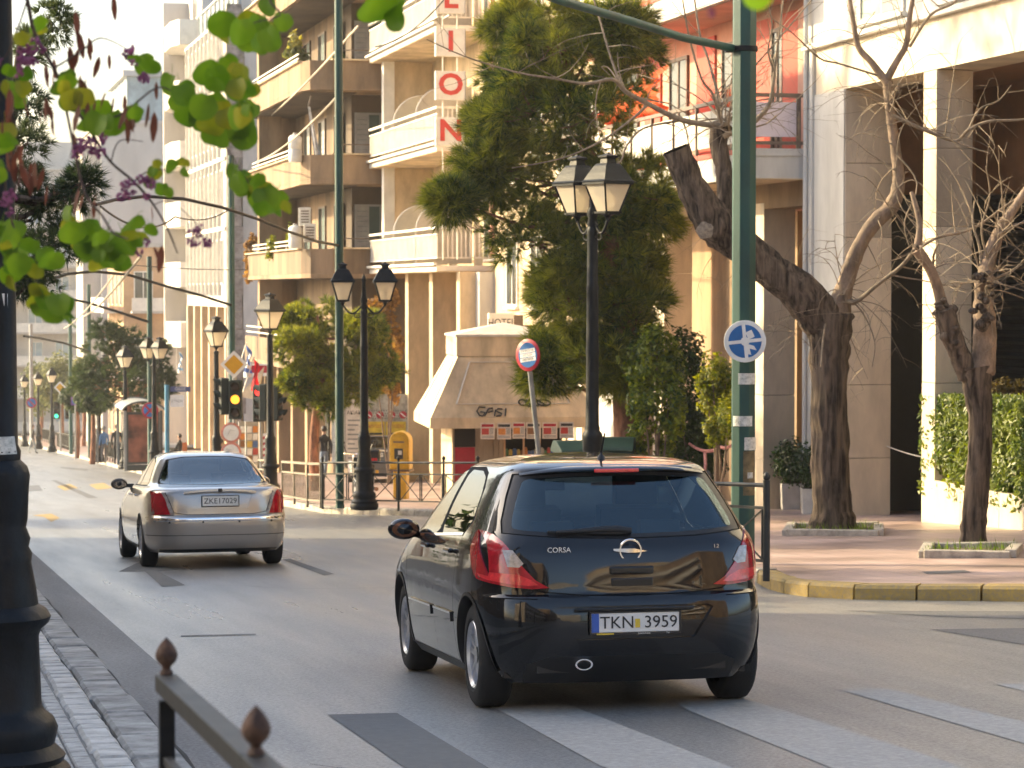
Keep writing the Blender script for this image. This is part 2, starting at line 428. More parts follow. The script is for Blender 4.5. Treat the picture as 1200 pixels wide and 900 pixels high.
tar = MB()
pts = [(1.352+.012*sin(i*1.7)+.01*sin(i*.63), 6+i*.6) for i in range(80)]
for (xa,ya),(xb,yb) in zip(pts, pts[1:]):
    wv = .012; tar.add([(xa-wv,ya,zg(ya)+.009),(xa+wv,ya,zg(ya)+.009),(xb+wv,yb,zg(yb)+.009),(xb-wv,yb,zg(yb)+.009)], [(0,1,2,3)])
tag(tar.build('tar_joint', MAT_DARKLINE), kind='structure')

# painted markings (pixel corners of the photograph dropped onto the road)
def mark(name, px, m, h=.004):
    pts = [atG(x, y) for x, y in px]
    return sheet(name, [(p.x, p.y) for p in pts], h, m, 2.0)
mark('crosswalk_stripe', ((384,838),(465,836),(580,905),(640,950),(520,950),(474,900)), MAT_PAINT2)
mark('crosswalk_stripe', ((578,829),(662,825),(800,878),(1000,955),(860,955),(703,898)), MAT_PAINT)
mark('crosswalk_stripe', ((780,818),(860,815),(1125,898),(1290,950),(1130,950),(985,905),(806,833)), MAT_PAINT)
mark('crosswalk_stripe', ((985,809),(1040,808),(1200,847),(1290,870),(1290,896),(1200,872)), MAT_PAINT)
mark('crosswalk_stripe', ((1165,802),(1230,801),(1330,822),(1330,842)), MAT_PAINT)
mark('arrow_marking', ((139,670),(163,659),(212,668),(186,670),(217,686),(190,688),(170,670)), MAT_PAINT2)
mark('lane_marking', ((331,656),(340,655),(392,673),(380,675)), MAT_PAINT2)
mark('lane_marking', ((38,604),(60,602),(70,607),(60,612),(52,606)), MAT_YKERB)
mark('lane_marking', ((60,563),(66,563),(118,585),(108,586)), MAT_PATCH)
mark('road_patch', ((30,569),(46,569),(50,575),(32,576)), MAT_PATCH)
mark('road_patch', ((70,547),(105,550),(100,552),(72,549)), MAT_PATCH)
mark('road_patch', ((104,568),(122,566),(132,572),(114,574)), MAT_YKERB)
mark('road_patch', ((66,570),(82,567),(92,572),(76,575)), MAT_YKERB)
mark('road_patch', ((1090,738),(1290,735),(1290,760),(1200,756)), MAT_PATCH)
mark('road_patch', ((990,716),(1290,717),(1290,728),(1100,723)), MAT_PATCH)
mark('manhole_cover', ((1080,686),(1130,684),(1138,687),(1086,689)), MAT_PATCH, .146)
mark('tar_joint', ((212,745),(300,743),(300,744.5),(212,746.5)), MAT_PATCH)

# cracks wandering across the asphalt
cr_ = MB(); rr = random.Random(77)
for k in range(14):
    p = Vector((rr.uniform(1.8,14) , rr.uniform(11,42))); a = rr.uniform(0,6.28)
    for i in range(rr.randrange(8,22)):
        a += rr.uniform(-.28,.28); q = p+Vector((cos(a),sin(a)))*rr.uniform(.08,.22); wv = rr.uniform(.002,.005); d = (q-p).normalized(); n_ = Vector((-d.y,d.x))*wv
        if 1.5 < q.x < 8.3 and q.y < 60 or q.y < 26:
            cr_.add([(p.x-n_.x,p.y-n_.y,zg(p.y)+.007),(p.x+n_.x,p.y+n_.y,zg(p.y)+.007),(q.x+n_.x,q.y+n_.y,zg(q.y)+.007),(q.x-n_.x,q.y-n_.y,zg(q.y)+.007)], [(0,1,2,3)])
        p = q
tag(cr_.build('road_cracks', MAT_DARKLINE), kind='structure')
# tree pits beside the bare trees
def pit(px0, px1, yb, yf, label):
    c = [atG(px0,yf,.14), atG(px1,yf,.14), atG(px1+ (8 if px1>1100 else 0),yb,.14), atG(px0+6,yb,.14)]
    t = thing('tree_pit', (c[0].x, c[0].y, zg(c[0].y)+.14), label, 'tree pit')
    off = -Vector(t.location)
    for a, b in zip(c, c[1:]+c[:1]):
        m = MB(); m.bar(a+off+Vector((0,0,.05)), b+off+Vector((0,0,.03)), .14, .10); m.build('border_stone', MAT_KERB, t, bevel=.012)
    m = MB(); m.poly([p+off+Vector((0,0,.03)) for p in c]); m.build('soil', MAT_SOIL, t)
    g = MB(); rr = random.Random(int(px0))
    for i in range(500):
        u, v = rr.random(), rr.random()
        p = (c[0]*(1-u)+c[1]*u)*(1-v) + (c[3]*(1-u)+c[2]*u)*v + off + Vector((0,0,.03))
        if rr.random() > .35 + .5*noise.noise(p*2): continue
        h = rr.uniform(.05,.16); a = rr.uniform(0,2*pi); d = Vector((cos(a),sin(a),0))
        g.add([p-d*.008, p+d*.008, p+Vector((rr.uniform(-.05,.05),rr.uniform(-.05,.05),h))], [(0,1,2)])
    tag(g.build('grass', leafmat('pit_grass',(.16,.24,.03),(.07,.11,.02)), t), kind='stuff')
pit(922, 1030, 619, 628, 'stone edged tree pit round the thick leaning bare tree')
pit(1083, 1184, 644, 654, 'stone edged tree pit with grass round the slim bare tree on the right')
# ------------------------------------------------------------------ cars: a shell whose plan at every height is a superellipse, cut into parts
def pchip(tab):
    xs = [t[0] for t in tab]; ys = [t[1] for t in tab]; n = len(xs)
    h = [xs[i+1]-xs[i] for i in range(n-1)]; d = [(ys[i+1]-ys[i])/h[i] for i in range(n-1)]
    m = [0]*n; m[0] = d[0]; m[-1] = d[-1]
    for i in range(1, n-1):
        if d[i-1]*d[i] <= 0: m[i] = 0
        else:
            w1 = 2*h[i]+h[i-1]; w2 = h[i]+2*h[i-1]; m[i] = (w1+w2)/(w1/d[i-1]+w2/d[i])
    def f(x):
        if x <= xs[0]: return ys[0]
        if x >= xs[-1]: return ys[-1]
        i = 0
        while x > xs[i+1]: i += 1
        t = (x-xs[i])/h[i]; t2 = t*t; t3 = t2*t
        return (2*t3-3*t2+1)*ys[i]+(t3-2*t2+t)*h[i]*m[i]+(-2*t3+3*t2)*ys[i+1]+(t3-t2)*h[i]*m[i+1]
    return f
class Shell:
    """x across, y from the rear bumper forward, z up"""
    def __init__(s, w, yr, yf, nx=3.2, ny=8.0, nxf=2.6):
        s.w, s.yr, s.yf = pchip(w), pchip(yr), pchip(yf); s.nx, s.ny, s.nxf = nx, ny, nxf
    def pt(s, phi, z):
        a = R(phi); W, r, f = s.w(z), s.yr(z), s.yf(z); yc, L = (r+f)/2, (f-r)/2
        c, n = cos(a), sin(a); rear = c > 0; nx = s.nx if rear else s.nxf
        x = W*math.copysign(abs(n)**(2/nx), n); y = yc - L*math.copysign(abs(c)**(2/s.ny), c)
        return Vector((x, y, z))
    def nrm(s, phi, z, e=.4):
        du = s.pt(phi+e, z)-s.pt(phi-e, z); dv = s.pt(phi, z+.004)-s.pt(phi, z-.004)
        n = du.cross(dv)
        return n.normalized() if n.length > 1e-12 else Vector((0,0,1))
    def rear(s, x, z):
        t = min(1, abs(x)/s.w(z)); return math.copysign(math.degrees(math.asin(min(1, t**(s.nx/2)))), x), z
    def side(s, y, z, sg):
        r, f = s.yr(z), s.yf(z); yc, L = (r+f)/2, (f-r)/2; q = (yc-y)/L; q = max(-1, min(1, q))
        c = math.copysign(abs(q)**(s.ny/2), q); return sg*math.degrees(math.acos(c)), z
def densify(pts, n):
    out = []
    for a, b in zip(pts, pts[1:]+pts[:1]):
        k = max(1, int(math.ceil((Vector(b[:2])-Vector(a[:2])).length/n)))
        for i in range(k): out.append((a[0]+(b[0]-a[0])*i/k, a[1]+(b[1]-a[1])*i/k))
    return out
def smoothpoly(pts, r=.35, it=2):
    for _ in range(it):
        o = []
        for a, b in zip(pts, pts[1:]+pts[:1]):
            o.append((a[0]*(1-r*.5)+b[0]*r*.5, a[1]*(1-r*.5)+b[1]*r*.5)); o.append((a[0]*r*.5+b[0]*(1-r*.5), a[1]*r*.5+b[1]*(1-r*.5)))
        pts = o
    return pts
def inpoly(x, y, P):
    c = False; j = len(P)-1
    for i in range(len(P)):
        if (P[i][1] > y) != (P[j][1] > y) and x < (P[j][0]-P[i][0])*(y-P[i][1])/(P[j][1]-P[i][1])+P[i][0]: c = not c
        j = i
    return c
def cut_shell(sh, zs, rx, sy, regions):
    """regions: list of (class, [(phi,z)..]); later ones win.  -> {class: (verts, faces)}"""
    ph = set()
    for f in rx:
        for sg in (1,-1): ph.add(round(sg*math.degrees(math.asin(f**(sh.nx/2))),4))
    for q in sy:
        c = math.copysign(abs(q)**(sh.ny/2), q)
        for sg in (1,-1): ph.add(round(sg*math.degrees(math.acos(c)),4))
    for f in rx:
        for sg in (1,-1): ph.add(round(sg*(180-math.degrees(math.asin(f**(sh.nxf/2)))),4))
    ph.add(180.0); ph.add(-180.0); ph.add(0.0)
    ph = sorted(ph); P2 = [ph[0]]
    for p in ph[1:]:
        if p-P2[-1] > .15: P2.append(p)
    if P2[-1] < 180: P2[-1] = 180.0
    ph = P2
    bm = bmesh.new(); g = [[bm.verts.new((p, z*100, 0)) for p in ph] for z in zs]
    for j in range(len(zs)-1):
        for i in range(len(ph)-1): bm.faces.new((g[j][i], g[j][i+1], g[j+1][i+1], g[j+1][i]))
    for cls, poly in regions:
        X0, X1 = min(p[0] for p in poly)-.1, max(p[0] for p in poly)+.1; Y0, Y1 = min(p[1] for p in poly)*100-.1, max(p[1] for p in poly)*100+.1
        cand = {}
        def put(f):
            xs = [v.co.x for v in f.verts]; ys = [v.co.y for v in f.verts]; cand[f] = (min(xs), max(xs), min(ys), max(ys))
        for f in bm.faces:
            c = f.verts[0].co
            if X0-14 < c.x < X1+14 and Y0-14 < c.y < Y1+14: put(f)
        for a, b in zip(poly, poly[1:]+poly[:1]):
            A = Vector((a[0], a[1]*100, 0)); B = Vector((b[0], b[1]*100, 0)); d = B-A
            if d.length < 1e-6: continue
            x0, x1 = min(A.x,B.x)-.01, max(A.x,B.x)+.01; y0, y1 = min(A.y,B.y)-.01, max(A.y,B.y)+.01
            fs = [f for f, q in cand.items() if q[1] > x0 and q[0] < x1 and q[3] > y0 and q[2] < y1]
            if fs:
                ge = list({e for f in fs for e in f.edges}); gv = list({v for f in fs for v in f.verts})
                r = bmesh.ops.bisect_plane(bm, geom=gv+ge+fs, plane_co=A, plane_no=(-d.y, d.x, 0), dist=1e-4)
                for f in fs:
                    if f.is_valid: put(f)
                    else: cand.pop(f, None)
                for f in r['geom']:
                    if isinstance(f, bmesh.types.BMFace): put(f)
    out = {}; bb = []
    for cls, poly in regions: bb.append((min(p[0] for p in poly), max(p[0] for p in poly), min(p[1] for p in poly), max(p[1] for p in poly)))
    for f in bm.faces:
        c = f.calc_center_median(); k = 'body'; cx, cy = c.x, c.y/100
        for (cls, poly), b in zip(regions, bb):
            if b[0] <= cx <= b[1] and b[2] <= cy <= b[3] and inpoly(cx, cy, poly): k = cls
        if k == 'hole': continue
        vs, fs, ix = out.setdefault(k, ([], [], {}))
        q = []
        for v in f.verts:
            key = (round(v.co.x % 360, 3), round(v.co.y, 4))
            if key not in ix: ix[key] = len(vs); vs.append((v.co.x, v.co.y/100))
            q.append(ix[key])
        if len(set(q)) >= 3: fs.append(tuple(dict.fromkeys(q)))
    bm.free()
    return out
def shell_part(sh, cut, cls, name, m, parent, off=0.0, smooth=35, rim=0.0, cap=None, joff=None):
    """one part of a cut shell, pushed out by off; rim > 0 turns its border inward so the part has thickness"""
    vs, fs, _ = cut[cls]; b = MB()
    used = sorted({i for f in fs for i in f}); rm = {i: k for k, i in enumerate(used)}
    vs = [vs[i] for i in used]; fs = [tuple(rm[i] for i in f) for f in fs]
    pts = []
    for p, z in vs:
        o = off if joff is None else joff(p, z)
        pts.append(sh.pt(p, z) + (sh.nrm(p, z)*o if abs(o) > 1e-7 else Vector((0,0,0))))
    b.add(pts, fs)
    if rim:
        cnt = {}
        for f in fs:
            for i in range(len(f)):
                e = (f[i], f[(i+1)%len(f)]); k = tuple(sorted(e)); cnt.setdefault(k, []).append(e)
        ring = {}; vv = []
        for k, e in cnt.items():
            if len(e) == 1:
                a, c = e[0]
                for q in (a, c):
                    if q not in ring:
                        p, z = vs[q]; ring[q] = len(b.v); b.v.append(tuple(pts[q]-sh.nrm(p, z)*rim))
                b.f.append((c, a, ring[a], ring[c])); b.m.append(0)
    if cap is not None:                       # close the roof with a fan
        zt, z0 = cap; top = [i for i, (p, z) in enumerate(vs) if abs(z-zt) < 1e-4]
        top.sort(key=lambda i: vs[i][0]); c = sum((pts[i] for i in top), Vector())/len(top); c.z = z0
        k = len(b.v); b.v.append(tuple(c))
        for i, j in zip(top, top[1:]+top[:1]): b.f.append((i, j, k)); b.m.append(0)
    return b.build(name, m, parent, smooth=smooth)
def split_panes(sh, cut, cls, name, m, parent, off, ysplit, first=None, second=None):
    """side glass: one part per pane"""
    vs, fs, ix = cut[cls]
    for s in (-1, 1):
        for fr in (0, 1):
            keep = []
            for f in fs:
                c = sum((sh.pt(*vs[i]) for i in f), Vector())/len(f)
                if c.x*s > 0 and (c.y > ysplit) == bool(fr): keep.append(f)
            if keep: shell_part(sh, {cls: (vs, keep, ix)}, cls, name, m, parent, off=off)
def carpaint(name, col, metal=0., rough=.28, flake=0.):
    m = bpy.data.materials.new(name); m.use_nodes = True; n = m.node_tree; b = n.nodes['Principled BSDF']
    b.inputs['Base Color'].default_value = (*col,1); b.inputs['Metallic'].default_value = metal; b.inputs['Roughness'].default_value = rough
    b.inputs['Specular IOR Level'].default_value = .5 if metal else .05; b.inputs['Coat Weight'].default_value = 1.0; b.inputs['Coat Roughness'].default_value = .025; b.inputs['Coat IOR'].default_value = 1.55
    g = n.nodes.new('ShaderNodeNewGeometry'); t = n.nodes.new('ShaderNodeTexNoise'); t.inputs['Scale'].default_value = 5; t.inputs['Detail'].default_value = 8
    n.links.new(g.outputs['Position'], t.inputs['Vector'])
    r = n.nodes.new('ShaderNodeMapRange'); r.inputs['From Min'].default_value = .35; r.inputs['From Max'].default_value = .75; r.inputs['To Min'].default_value = .02; r.inputs['To Max'].default_value = .10
    n.links.new(t.outputs['Fac'], r.inputs[0]); n.links.new(r.outputs[0], b.inputs['Coat Roughness'])
    t2 = n.nodes.new('ShaderNodeTexNoise'); t2.inputs['Scale'].default_value = 3.5; t2.inputs['Detail'].default_value = 1
    bp = n.nodes.new('ShaderNodeBump'); bp.inputs['Strength'].default_value = .02; bp.inputs['Distance'].default_value = .05
    n.links.new(g.outputs['Position'], t2.inputs['Vector']); n.links.new(t2.outputs['Fac'], bp.inputs['Height']); n.links.new(bp.outputs[0], b.inputs['Coat Normal'])
    return m
MAT_BLACKP = carpaint('black_paint', (.006,.007,.009))
MAT_SILVERP = carpaint('champagne_paint', (.39,.365,.335), .75, .30)
MAT_GREYP = carpaint('grey_paint', (.10,.105,.11), .3, .35)
MAT_TRIM = mat('black_trim', (.012,.012,.013), .45, var=.1, scale=20)
MAT_GAP = mat('panel_gap', (.003,.003,.003), .9, var=0)
MAT_TYRE = mat('tyre_rubber', (.013,.013,.013), .8, var=.25, scale=12, bump=.2, bscale=90)
MAT_RIM = mat('alloy', (.62,.63,.66), .28, metal=.9, var=.12, scale=9)
MAT_CHROME = mat('chrome', (.85,.85,.87), .08, metal=1, var=0)
MAT_RED = mat('tail_lens', (.42,.006,.018), .12, var=.2, scale=16, coat=1)
MAT_REDB = mat('tail_lens_bright', (.75,.03,.04), .15, var=.15, scale=22, coat=1)
MAT_CLEAR = mat('clear_lens', (.40,.35,.32), .12, var=.25, scale=26, coat=1)
MAT_PLATE = mat('plate_white', (.72,.72,.70), .35, var=.06)
MAT_PLATEB = mat('plate_blue', (.03,.10,.42), .4, var=.05)
MAT_INK = mat('plate_ink', (.02,.02,.022), .6, var=0)
MAT_YEL = mat('sticker_yellow', (.70,.50,.05), .5, var=.1)
MAT_CABIN = mat('cabin', (.035,.036,.038), .8, var=.2)
MAT_CARGLASS = glassmat('car_glass', (.60,.80,.84), 1.95, refl=(.72,.92,1.0))
MAT_SCREEN = glassmat('windscreen_glass', (.88,.95,.94), 1.5)
MAT_CARGLASS_D = glassmat('car_glass_side', (.24,.31,.31), 1.32)
MAT_CARGLASS_S = glassmat('sedan_glass', (.55,.68,.72), 2.1, refl=(.85,.95,1.0))

_wheel = {}
def wheel(root, x, y, r, wd, spokes, sg, key):
    """a tyre with a spoked rim; sg = outer side (-1 left, +1 right)"""
    w = bpy.data.objects.new('wheel', None); COL.objects.link(w); w.parent = root; w.location = (x, y, r); w.empty_display_size = .1
    if key not in _wheel:
        t = MB(); prof = [(r*.655,-wd/2+.02),(r*.70,-wd/2),(r*.90,-wd/2+.004),(r*.975,-wd/2+.022),(r,-wd/2+.05),(r,wd/2-.05),(r*.975,wd/2-.022),(r*.90,wd/2-.004),(r*.70,wd/2),(r*.655,wd/2-.02)]
        n = 48; vs = []
        for rr, a in prof:
            for k in range(n): q = 2*pi*k/n; vs.append((a, rr*cos(q), rr*sin(q)))
        fs = [(i*n+k, i*n+(k+1)%n, (i+1)*n+(k+1)%n, (i+1)*n+k) for i in range(len(prof)-1) for k in range(n)]
        t.add(vs, fs)
        m = MB(); R0 = r*.665
        pr = [(R0,wd/2-.018),(R0-.012,wd/2-.004),(R0-.03,wd/2-.02),(R0-.035,-wd/2+.03)]
        vs = []
        for rr, a in pr:
            for k in range(n): q = 2*pi*k/n; vs.append((a, rr*cos(q), rr*sin(q)))
        m.add(vs, [(i*n+k, i*n+(k+1)%n, (i+1)*n+(k+1)%n, (i+1)*n+k) for i in range(len(pr)-1) for k in range(n)])
        for k in range(spokes):
            q = 2*pi*k/spokes + .3; u = Vector((0,cos(q),sin(q))); v = Vector((0,-sin(q),cos(q)))
            for sp in (-1, 1):
                a = u*.045 + v*sp*.012; b_ = u*(R0-.014) + v*sp*.042
                vs = []
                for p, hw, xo in ((a,.017,wd/2-.03),(b_,.015,wd/2-.022)):
                    vs += [p-v*hw+Vector((xo,0,0)), p+v*hw+Vector((xo,0,0)), p+v*hw*1.3+Vector((xo-.03,0,0)), p-v*hw*1.3+Vector((xo-.03,0,0))]
                m.add(vs, [(0,1,5,4),(1,2,6,5),(2,3,7,6),(3,0,4,7)])
        vs = [(wd/2-.016,0,0)]; hub = 16
        for k in range(hub): q = 2*pi*k/hub; vs.append((wd/2-.024,.05*cos(q),.05*sin(q)))
        m.add(vs, [(0,1+k,1+(k+1)%hub) for k in range(hub)])
        d = MB(); vs = [(wd/2-.075,0,0)]
        for k in range(24): q = 2*pi*k/24; vs.append((wd/2-.075,R0*.97*cos(q),R0*.97*sin(q)))
        d.add(vs, [(0,1+k,1+(k+1)%24) for k in range(24)])
        mt = t.mesh('tyre', MAT_TYRE); mr = m.mesh('rim', MAT_RIM); md = d.mesh('brake_disc', MAT_TRIM)
        for me in (mt, mr): me.polygons.foreach_set('use_smooth', [True]*len(me.polygons)); me.set_sharp_from_angle(angle=R(40))
        _wheel[key] = (mt, mr, md)
    mt, mr, md = _wheel[key]; rot = (0,0,0) if sg > 0 else (0,0,pi)
    inst('tyre', mt, w, rot=rot); inst('rim', mr, w, rot=rot); inst('brake_disc', md, w, rot=rot)
    return w
def carroot(name, loc, label, cat, yaw=0.0, slope=True):
    # pitched with the falling street (nose downhill when it faces along +Y)
    return thing(name, loc, label, cat, rz=yaw, rx=-atan(M_SLOPE)*cos(yaw) if slope else 0)
def plate(root, w, h, txt, loc, rz=0, tilt=0, blue=True, sub=None, ts=.085):
    p = MB(); p.cbox((0,0,0), (w, .012, h)); po = p.build('number_plate', MAT_PLATE, root, bevel=.004)
    po.location = loc; po.rotation_euler = (tilt, 0, rz)
    f = MB()
    for a, b, c, d in ((-w/2-.008,w/2+.008,-h/2-.012,-h/2),(-w/2-.008,w/2+.008,h/2,h/2+.008),(-w/2-.01,-w/2,-h/2,h/2),(w/2,w/2+.01,-h/2,h/2)): f.box(a,b,-.01,.008,c,d)
    f.build('plate_frame', MAT_TRIM, po)
    if blue:
        q = MB(); q.box(-w/2+.002,-w/2+.045,-.0085,-.006,-h/2+.002,h/2-.002); q.build('country_band', MAT_PLATEB, po)
    text(txt, ts, MAT_INK, po, ((.02 if blue else 0), -.0075, -.002), (R(90),0,0), 'plate_lettering', .0015, sx=1.02)
    if sub:
        for s_, x in sub: text(s_, .014, MAT_PLATE, po, (x,-.012,-h/2-.006), (R(90),0,0), 'dealer_lettering', .0008)
        q = MB(); q.box(-w/2+.03,-w/2+.13,-.0125,-.009,-h/2-.011,-h/2-.002); q.build('frame_sticker', MAT_YEL, po)
    return po
def seat(b, x, y, z, wd=.5, hr=True):
    b.cbox((x,y,z+.08),(wd,.5,.16)); b.cbox((x,y-.26,z+.42),(wd*.94,.14,.62), rx=R(12))
    if hr: b.cbox((x,y-.34,z+.83),(.27,.1,.19))
# ------------------------------------------------------------------ the black hatchback
BS = Shell(
    w=[(.17,.78),(.24,.83),(.36,.855),(.50,.866),(.62,.869),(.74,.866),(.86,.858),(.95,.842),(1.02,.806),(1.10,.772),(1.20,.726),(1.30,.672),(1.37,.628),(1.40,.596),(1.425,.552),(1.445,.49),(1.462,.40),(1.475,.28),(1.483,.14)],
    yr=[(.17,.16),(.24,.09),(.34,.03),(.44,.002),(.55,.0),(.62,.012),(.665,.03),(.685,.062),(.75,.070),(.85,.085),(.95,.115),(1.00,.15),(1.04,.185),(1.12,.255),(1.20,.325),(1.28,.395),(1.36,.465),(1.385,.475),(1.40,.50),(1.425,.60),(1.445,.74),(1.462,.92),(1.475,1.15),(1.483,1.40)],
    yf=[(.17,3.88),(.30,3.98),(.45,4.0),(.60,3.97),(.70,3.88),(.78,3.72),(.86,3.46),(.93,3.20),(.97,3.04),(1.02,2.93),(1.10,2.79),(1.20,2.60),(1.30,2.40),(1.37,2.24),(1.40,2.16),(1.425,2.06),(1.445,1.96),(1.462,1.84),(1.475,1.70),(1.483,1.55)],
    nx=4.4, ny=9.5, nxf=2.8)
def build_black():
    p0 = atG(745, 838)
    root = carroot('black_hatchback', (0,0,0), 'glossy black five door hatchback driving away over the crosswalk', 'car', yaw=R(.6))
    zs = [.17,.20,.24,.29,.34,.39,.44,.50,.55,.60,.64,.665,.675,.685,.70,.73,.77,.81,.85,.89,.92,.95,.975,1.0,1.02,1.04,1.07,1.10,1.14,1.18,1.22,1.26,1.30,1.335,1.36,1.375,1.385,1.395,1.40,1.41,1.425,1.435,1.445,1.455,1.462,1.47,1.475,1.48,1.483]
    rx = [0,.08,.16,.24,.32,.40,.48,.56,.64,.70,.76,.81,.85,.885,.91,.93,.95,.97,.985,.995]
    sy = [.97,.94,.90,.85,.8,.74,.68,.62,.55,.48,.4,.32,.24,.16,.08,0,-.08,-.16,-.24,-.32,-.4,-.48,-.55,-.62,-.68,-.74,-.8,-.85,-.9,-.94,-.97,-.99]
    reg = []
    def rpoly(cls, pts, sm=None, n=.05):
        if sm: pts = smoothpoly(pts, *sm)
        reg.append((cls, [BS.rear(x, z) for x, z in densify(pts, n)]))
    def spoly(cls, pts, sm=None, n=.06, sides=(-1,1)):
        if sm: pts = smoothpoly(pts, *sm)
        for sg in sides: reg.append((cls, [BS.side(y, z, sg) for y, z in densify(pts, n)]))
    # wheel arches
    for yc in (.635, 3.146):
        spoly('hole', [(yc+.352*cos(2*pi*k/36), .305+.352*sin(2*pi*k/36)) for k in range(36) ])
    spoly('hole', [(.635-.33,.10),(.635+.33,.10),(.635+.33,.26),(.635-.33,.26)]); spoly('hole', [(3.146-.33,.10),(3.146+.33,.10),(3.146+.33,.26),(3.146-.33,.26)])
    # sill and lower bumper in black plastic
    spoly('trim', [(.98,.15),(2.80,.15),(2.80,.235),(.98,.235)])
    rpoly('trim', [(-.62,.15),(.62,.15),(.62,.285),(.5,.33),(-.5,.33),(-.62,.285)])
    # rear window, with a black band round it
    gl = [(-.71,1.035),(-.40,1.008),(0,.998),(.40,1.008),(.71,1.035),(.70,1.10),(.645,1.24),(.585,1.362),(.30,1.374),(0,1.378),(-.30,1.374),(-.585,1.362),(-.645,1.24),(-.70,1.10)]
    rpoly('gap', [(x*1.012,1.19+(z-1.19)*1.04) for x, z in gl], n=.03)
    rpoly('glass_edge', gl, n=.03)
    rpoly('rear_window', [(x*.93+0,1.185+(z-1.185)*.88) for x, z in gl], (.3,2), n=.03)
    # tailgate seam
    tg = [(-.54,.70),(-.30,.678),(0,.672),(.30,.678),(.54,.70),(.63,.76),(.735,.985),(.752,1.04)]
    for s in (1,-1):
        for (xa,za),(xb,zb) in zip(tg[3:] if s > 0 else tg[3:], tg[4:]):
            d = Vector((xb-xa,zb-za)).normalized(); q = Vector((-d.y,d.x))*.0035
            pp = [(xa+q.x,za+q.y),(xb+q.x,zb+q.y),(xb-q.x,zb-q.y),(xa-q.x,za-q.y)]
            rpoly('gap', [(s*x, z) for x, z in pp] if s > 0 else [(s*x, z) for x, z in reversed(pp)], n=.04)
    rpoly('gap', [(-.30,.675),(0,.669),(.30,.675),(.30,.681),(0,.675),(-.30,.681)])
    # tail lamps, wrapping round the corners
    lamp = [(.848,.985),(.838,1.02),(.79,1.03),(.735,1.015),(.68,.93),(.60,.80),(.50,.728),(.56,.715),(.70,.725),(.80,.75),(.835,.82),(.852,.90)]
    def wrap(cls, pts, side_pts=()):
        for s in (1,-1):
            P = [BS.rear(min(x, BS.w(z)*.999), z) for x, z in densify(pts, .03)]
            P += [BS.side(y, z, 1) for y, z in side_pts]
            if s < 0: P = [(-a, z) for a, z in reversed(P)]
            reg.append((cls, P))
    wrap('tail_lamp', [(.79,.748),(.70,.728),(.58,.716),(.485,.722),(.56,.765),(.63,.845),(.70,.955),(.75,1.02),(.79,1.045)], [(.60,1.045),(.62,1.01),(.59,.94),(.54,.86),(.47,.79),(.42,.765)])
    wrap('tail_bright', [(.80,.765),(.70,.745),(.60,.735),(.545,.738),(.585,.768),(.655,.80),(.79,.81)], [(.42,.80),(.38,.78)])
    wrap('reverse_lamp', [(.675,.935),(.622,.86),(.645,.838),(.705,.842),(.725,.935)])
    # plate recess in the bumper
    rpoly('recess', [(-.47,.60),(-.44,.615),(.44,.615),(.47,.60),(.36,.435),(.34,.425),(-.34,.425),(-.36,.435)], n=.04)
    # bumper seam
    rpoly('gap', [(-.80,.668),(-.56,.664),(-.56,.658),(-.80,.662)]); rpoly('gap', [(.56,.664),(.80,.668),(.80,.662),(.56,.658)])
    # side windows: front and rear door, with thin pillars
    belt = lambda y: .955 + .075*max(0,(2.7-y))/2.1
    fw = [(2.72,.965),(1.86,belt(1.86)),(1.83,1.38),(2.00,1.372),(2.20,1.335),(2.46,1.21),(2.62,1.09)]
    rw = [(1.77,belt(1.77)),(1.02,belt(1.02)),(.90,1.10),(1.00,1.25),(1.15,1.345),(1.36,1.38),(1.74,1.385)]
    spoly('gap', [(2.80,.945),(1.0,belt(1.0)-.02),(.84,1.09),(.96,1.28),(1.12,1.37),(1.36,1.402),(2.0,1.396),(2.22,1.352),(2.50,1.22),(2.68,1.09)], n=.04)
    spoly('side_window', fw, (.14,1), n=.04); spoly('side_window', rw, (.2,1), n=.04)
    # windscreen
    reg.append(('windscreen', [(a, z) for a, z in densify([(116,1.01),(180.1,1.01),(180.1,1.375),(122,1.375)], 6)]))
    reg.append(('windscreen', [(a, z) for a, z in densify([(-180.1,1.01),(-116,1.01),(-122,1.375),(-180.1,1.375)], 6)]))
    # door seams
    def seam(pts):
        for (ya,za),(yb,zb) in zip(pts, pts[1:]):
            d = Vector((yb-ya,zb-za)).normalized(); q = Vector((-d.y,d.x))*.0032
            spoly('gap', [(ya+q.x,za+q.y),(yb+q.x,zb+q.y),(yb-q.x,zb-q.y),(ya-q.x,za-q.y)], n=.08)
    seam([(1.80,1.0),(1.82,.8),(1.80,.5),(1.76,.24)]); seam([(.98,1.02),(1.02,.85),(1.08,.70),(1.10,.5),(1.06,.24)]); seam([(2.82,.95),(2.86,.75),(2.80,.5),(2.74,.24)]); seam([(1.06,.238),(2.74,.238)])
    cut = cut_shell(BS, zs, rx, sy, reg)
    shell_part(BS, cut, 'body', 'body', MAT_BLACKP, root, rim=.035, cap=(1.483,1.487), smooth=32)
    shell_part(BS, cut, 'trim', 'lower_trim', MAT_TRIM, root, rim=.02)
    shell_part(BS, cut, 'gap', 'seam', MAT_GAP, root, off=-.006)
    shell_part(BS, cut, 'glass_edge', 'window_band', MAT_TRIM, root, off=-.002, rim=.01)
    shell_part(BS, cut, 'rear_window', 'rear_window', MAT_CARGLASS, root, off=-.002)
    split_panes(BS, cut, 'side_window', 'side_window', MAT_CARGLASS_D, root, -.004, 1.80)
    shell_part(BS, cut, 'windscreen', 'windscreen', MAT_SCREEN, root, off=-.003)
    shell_part(BS, cut, 'recess', 'plate_recess', MAT_BLACKP, root, off=-.022, smooth=30)
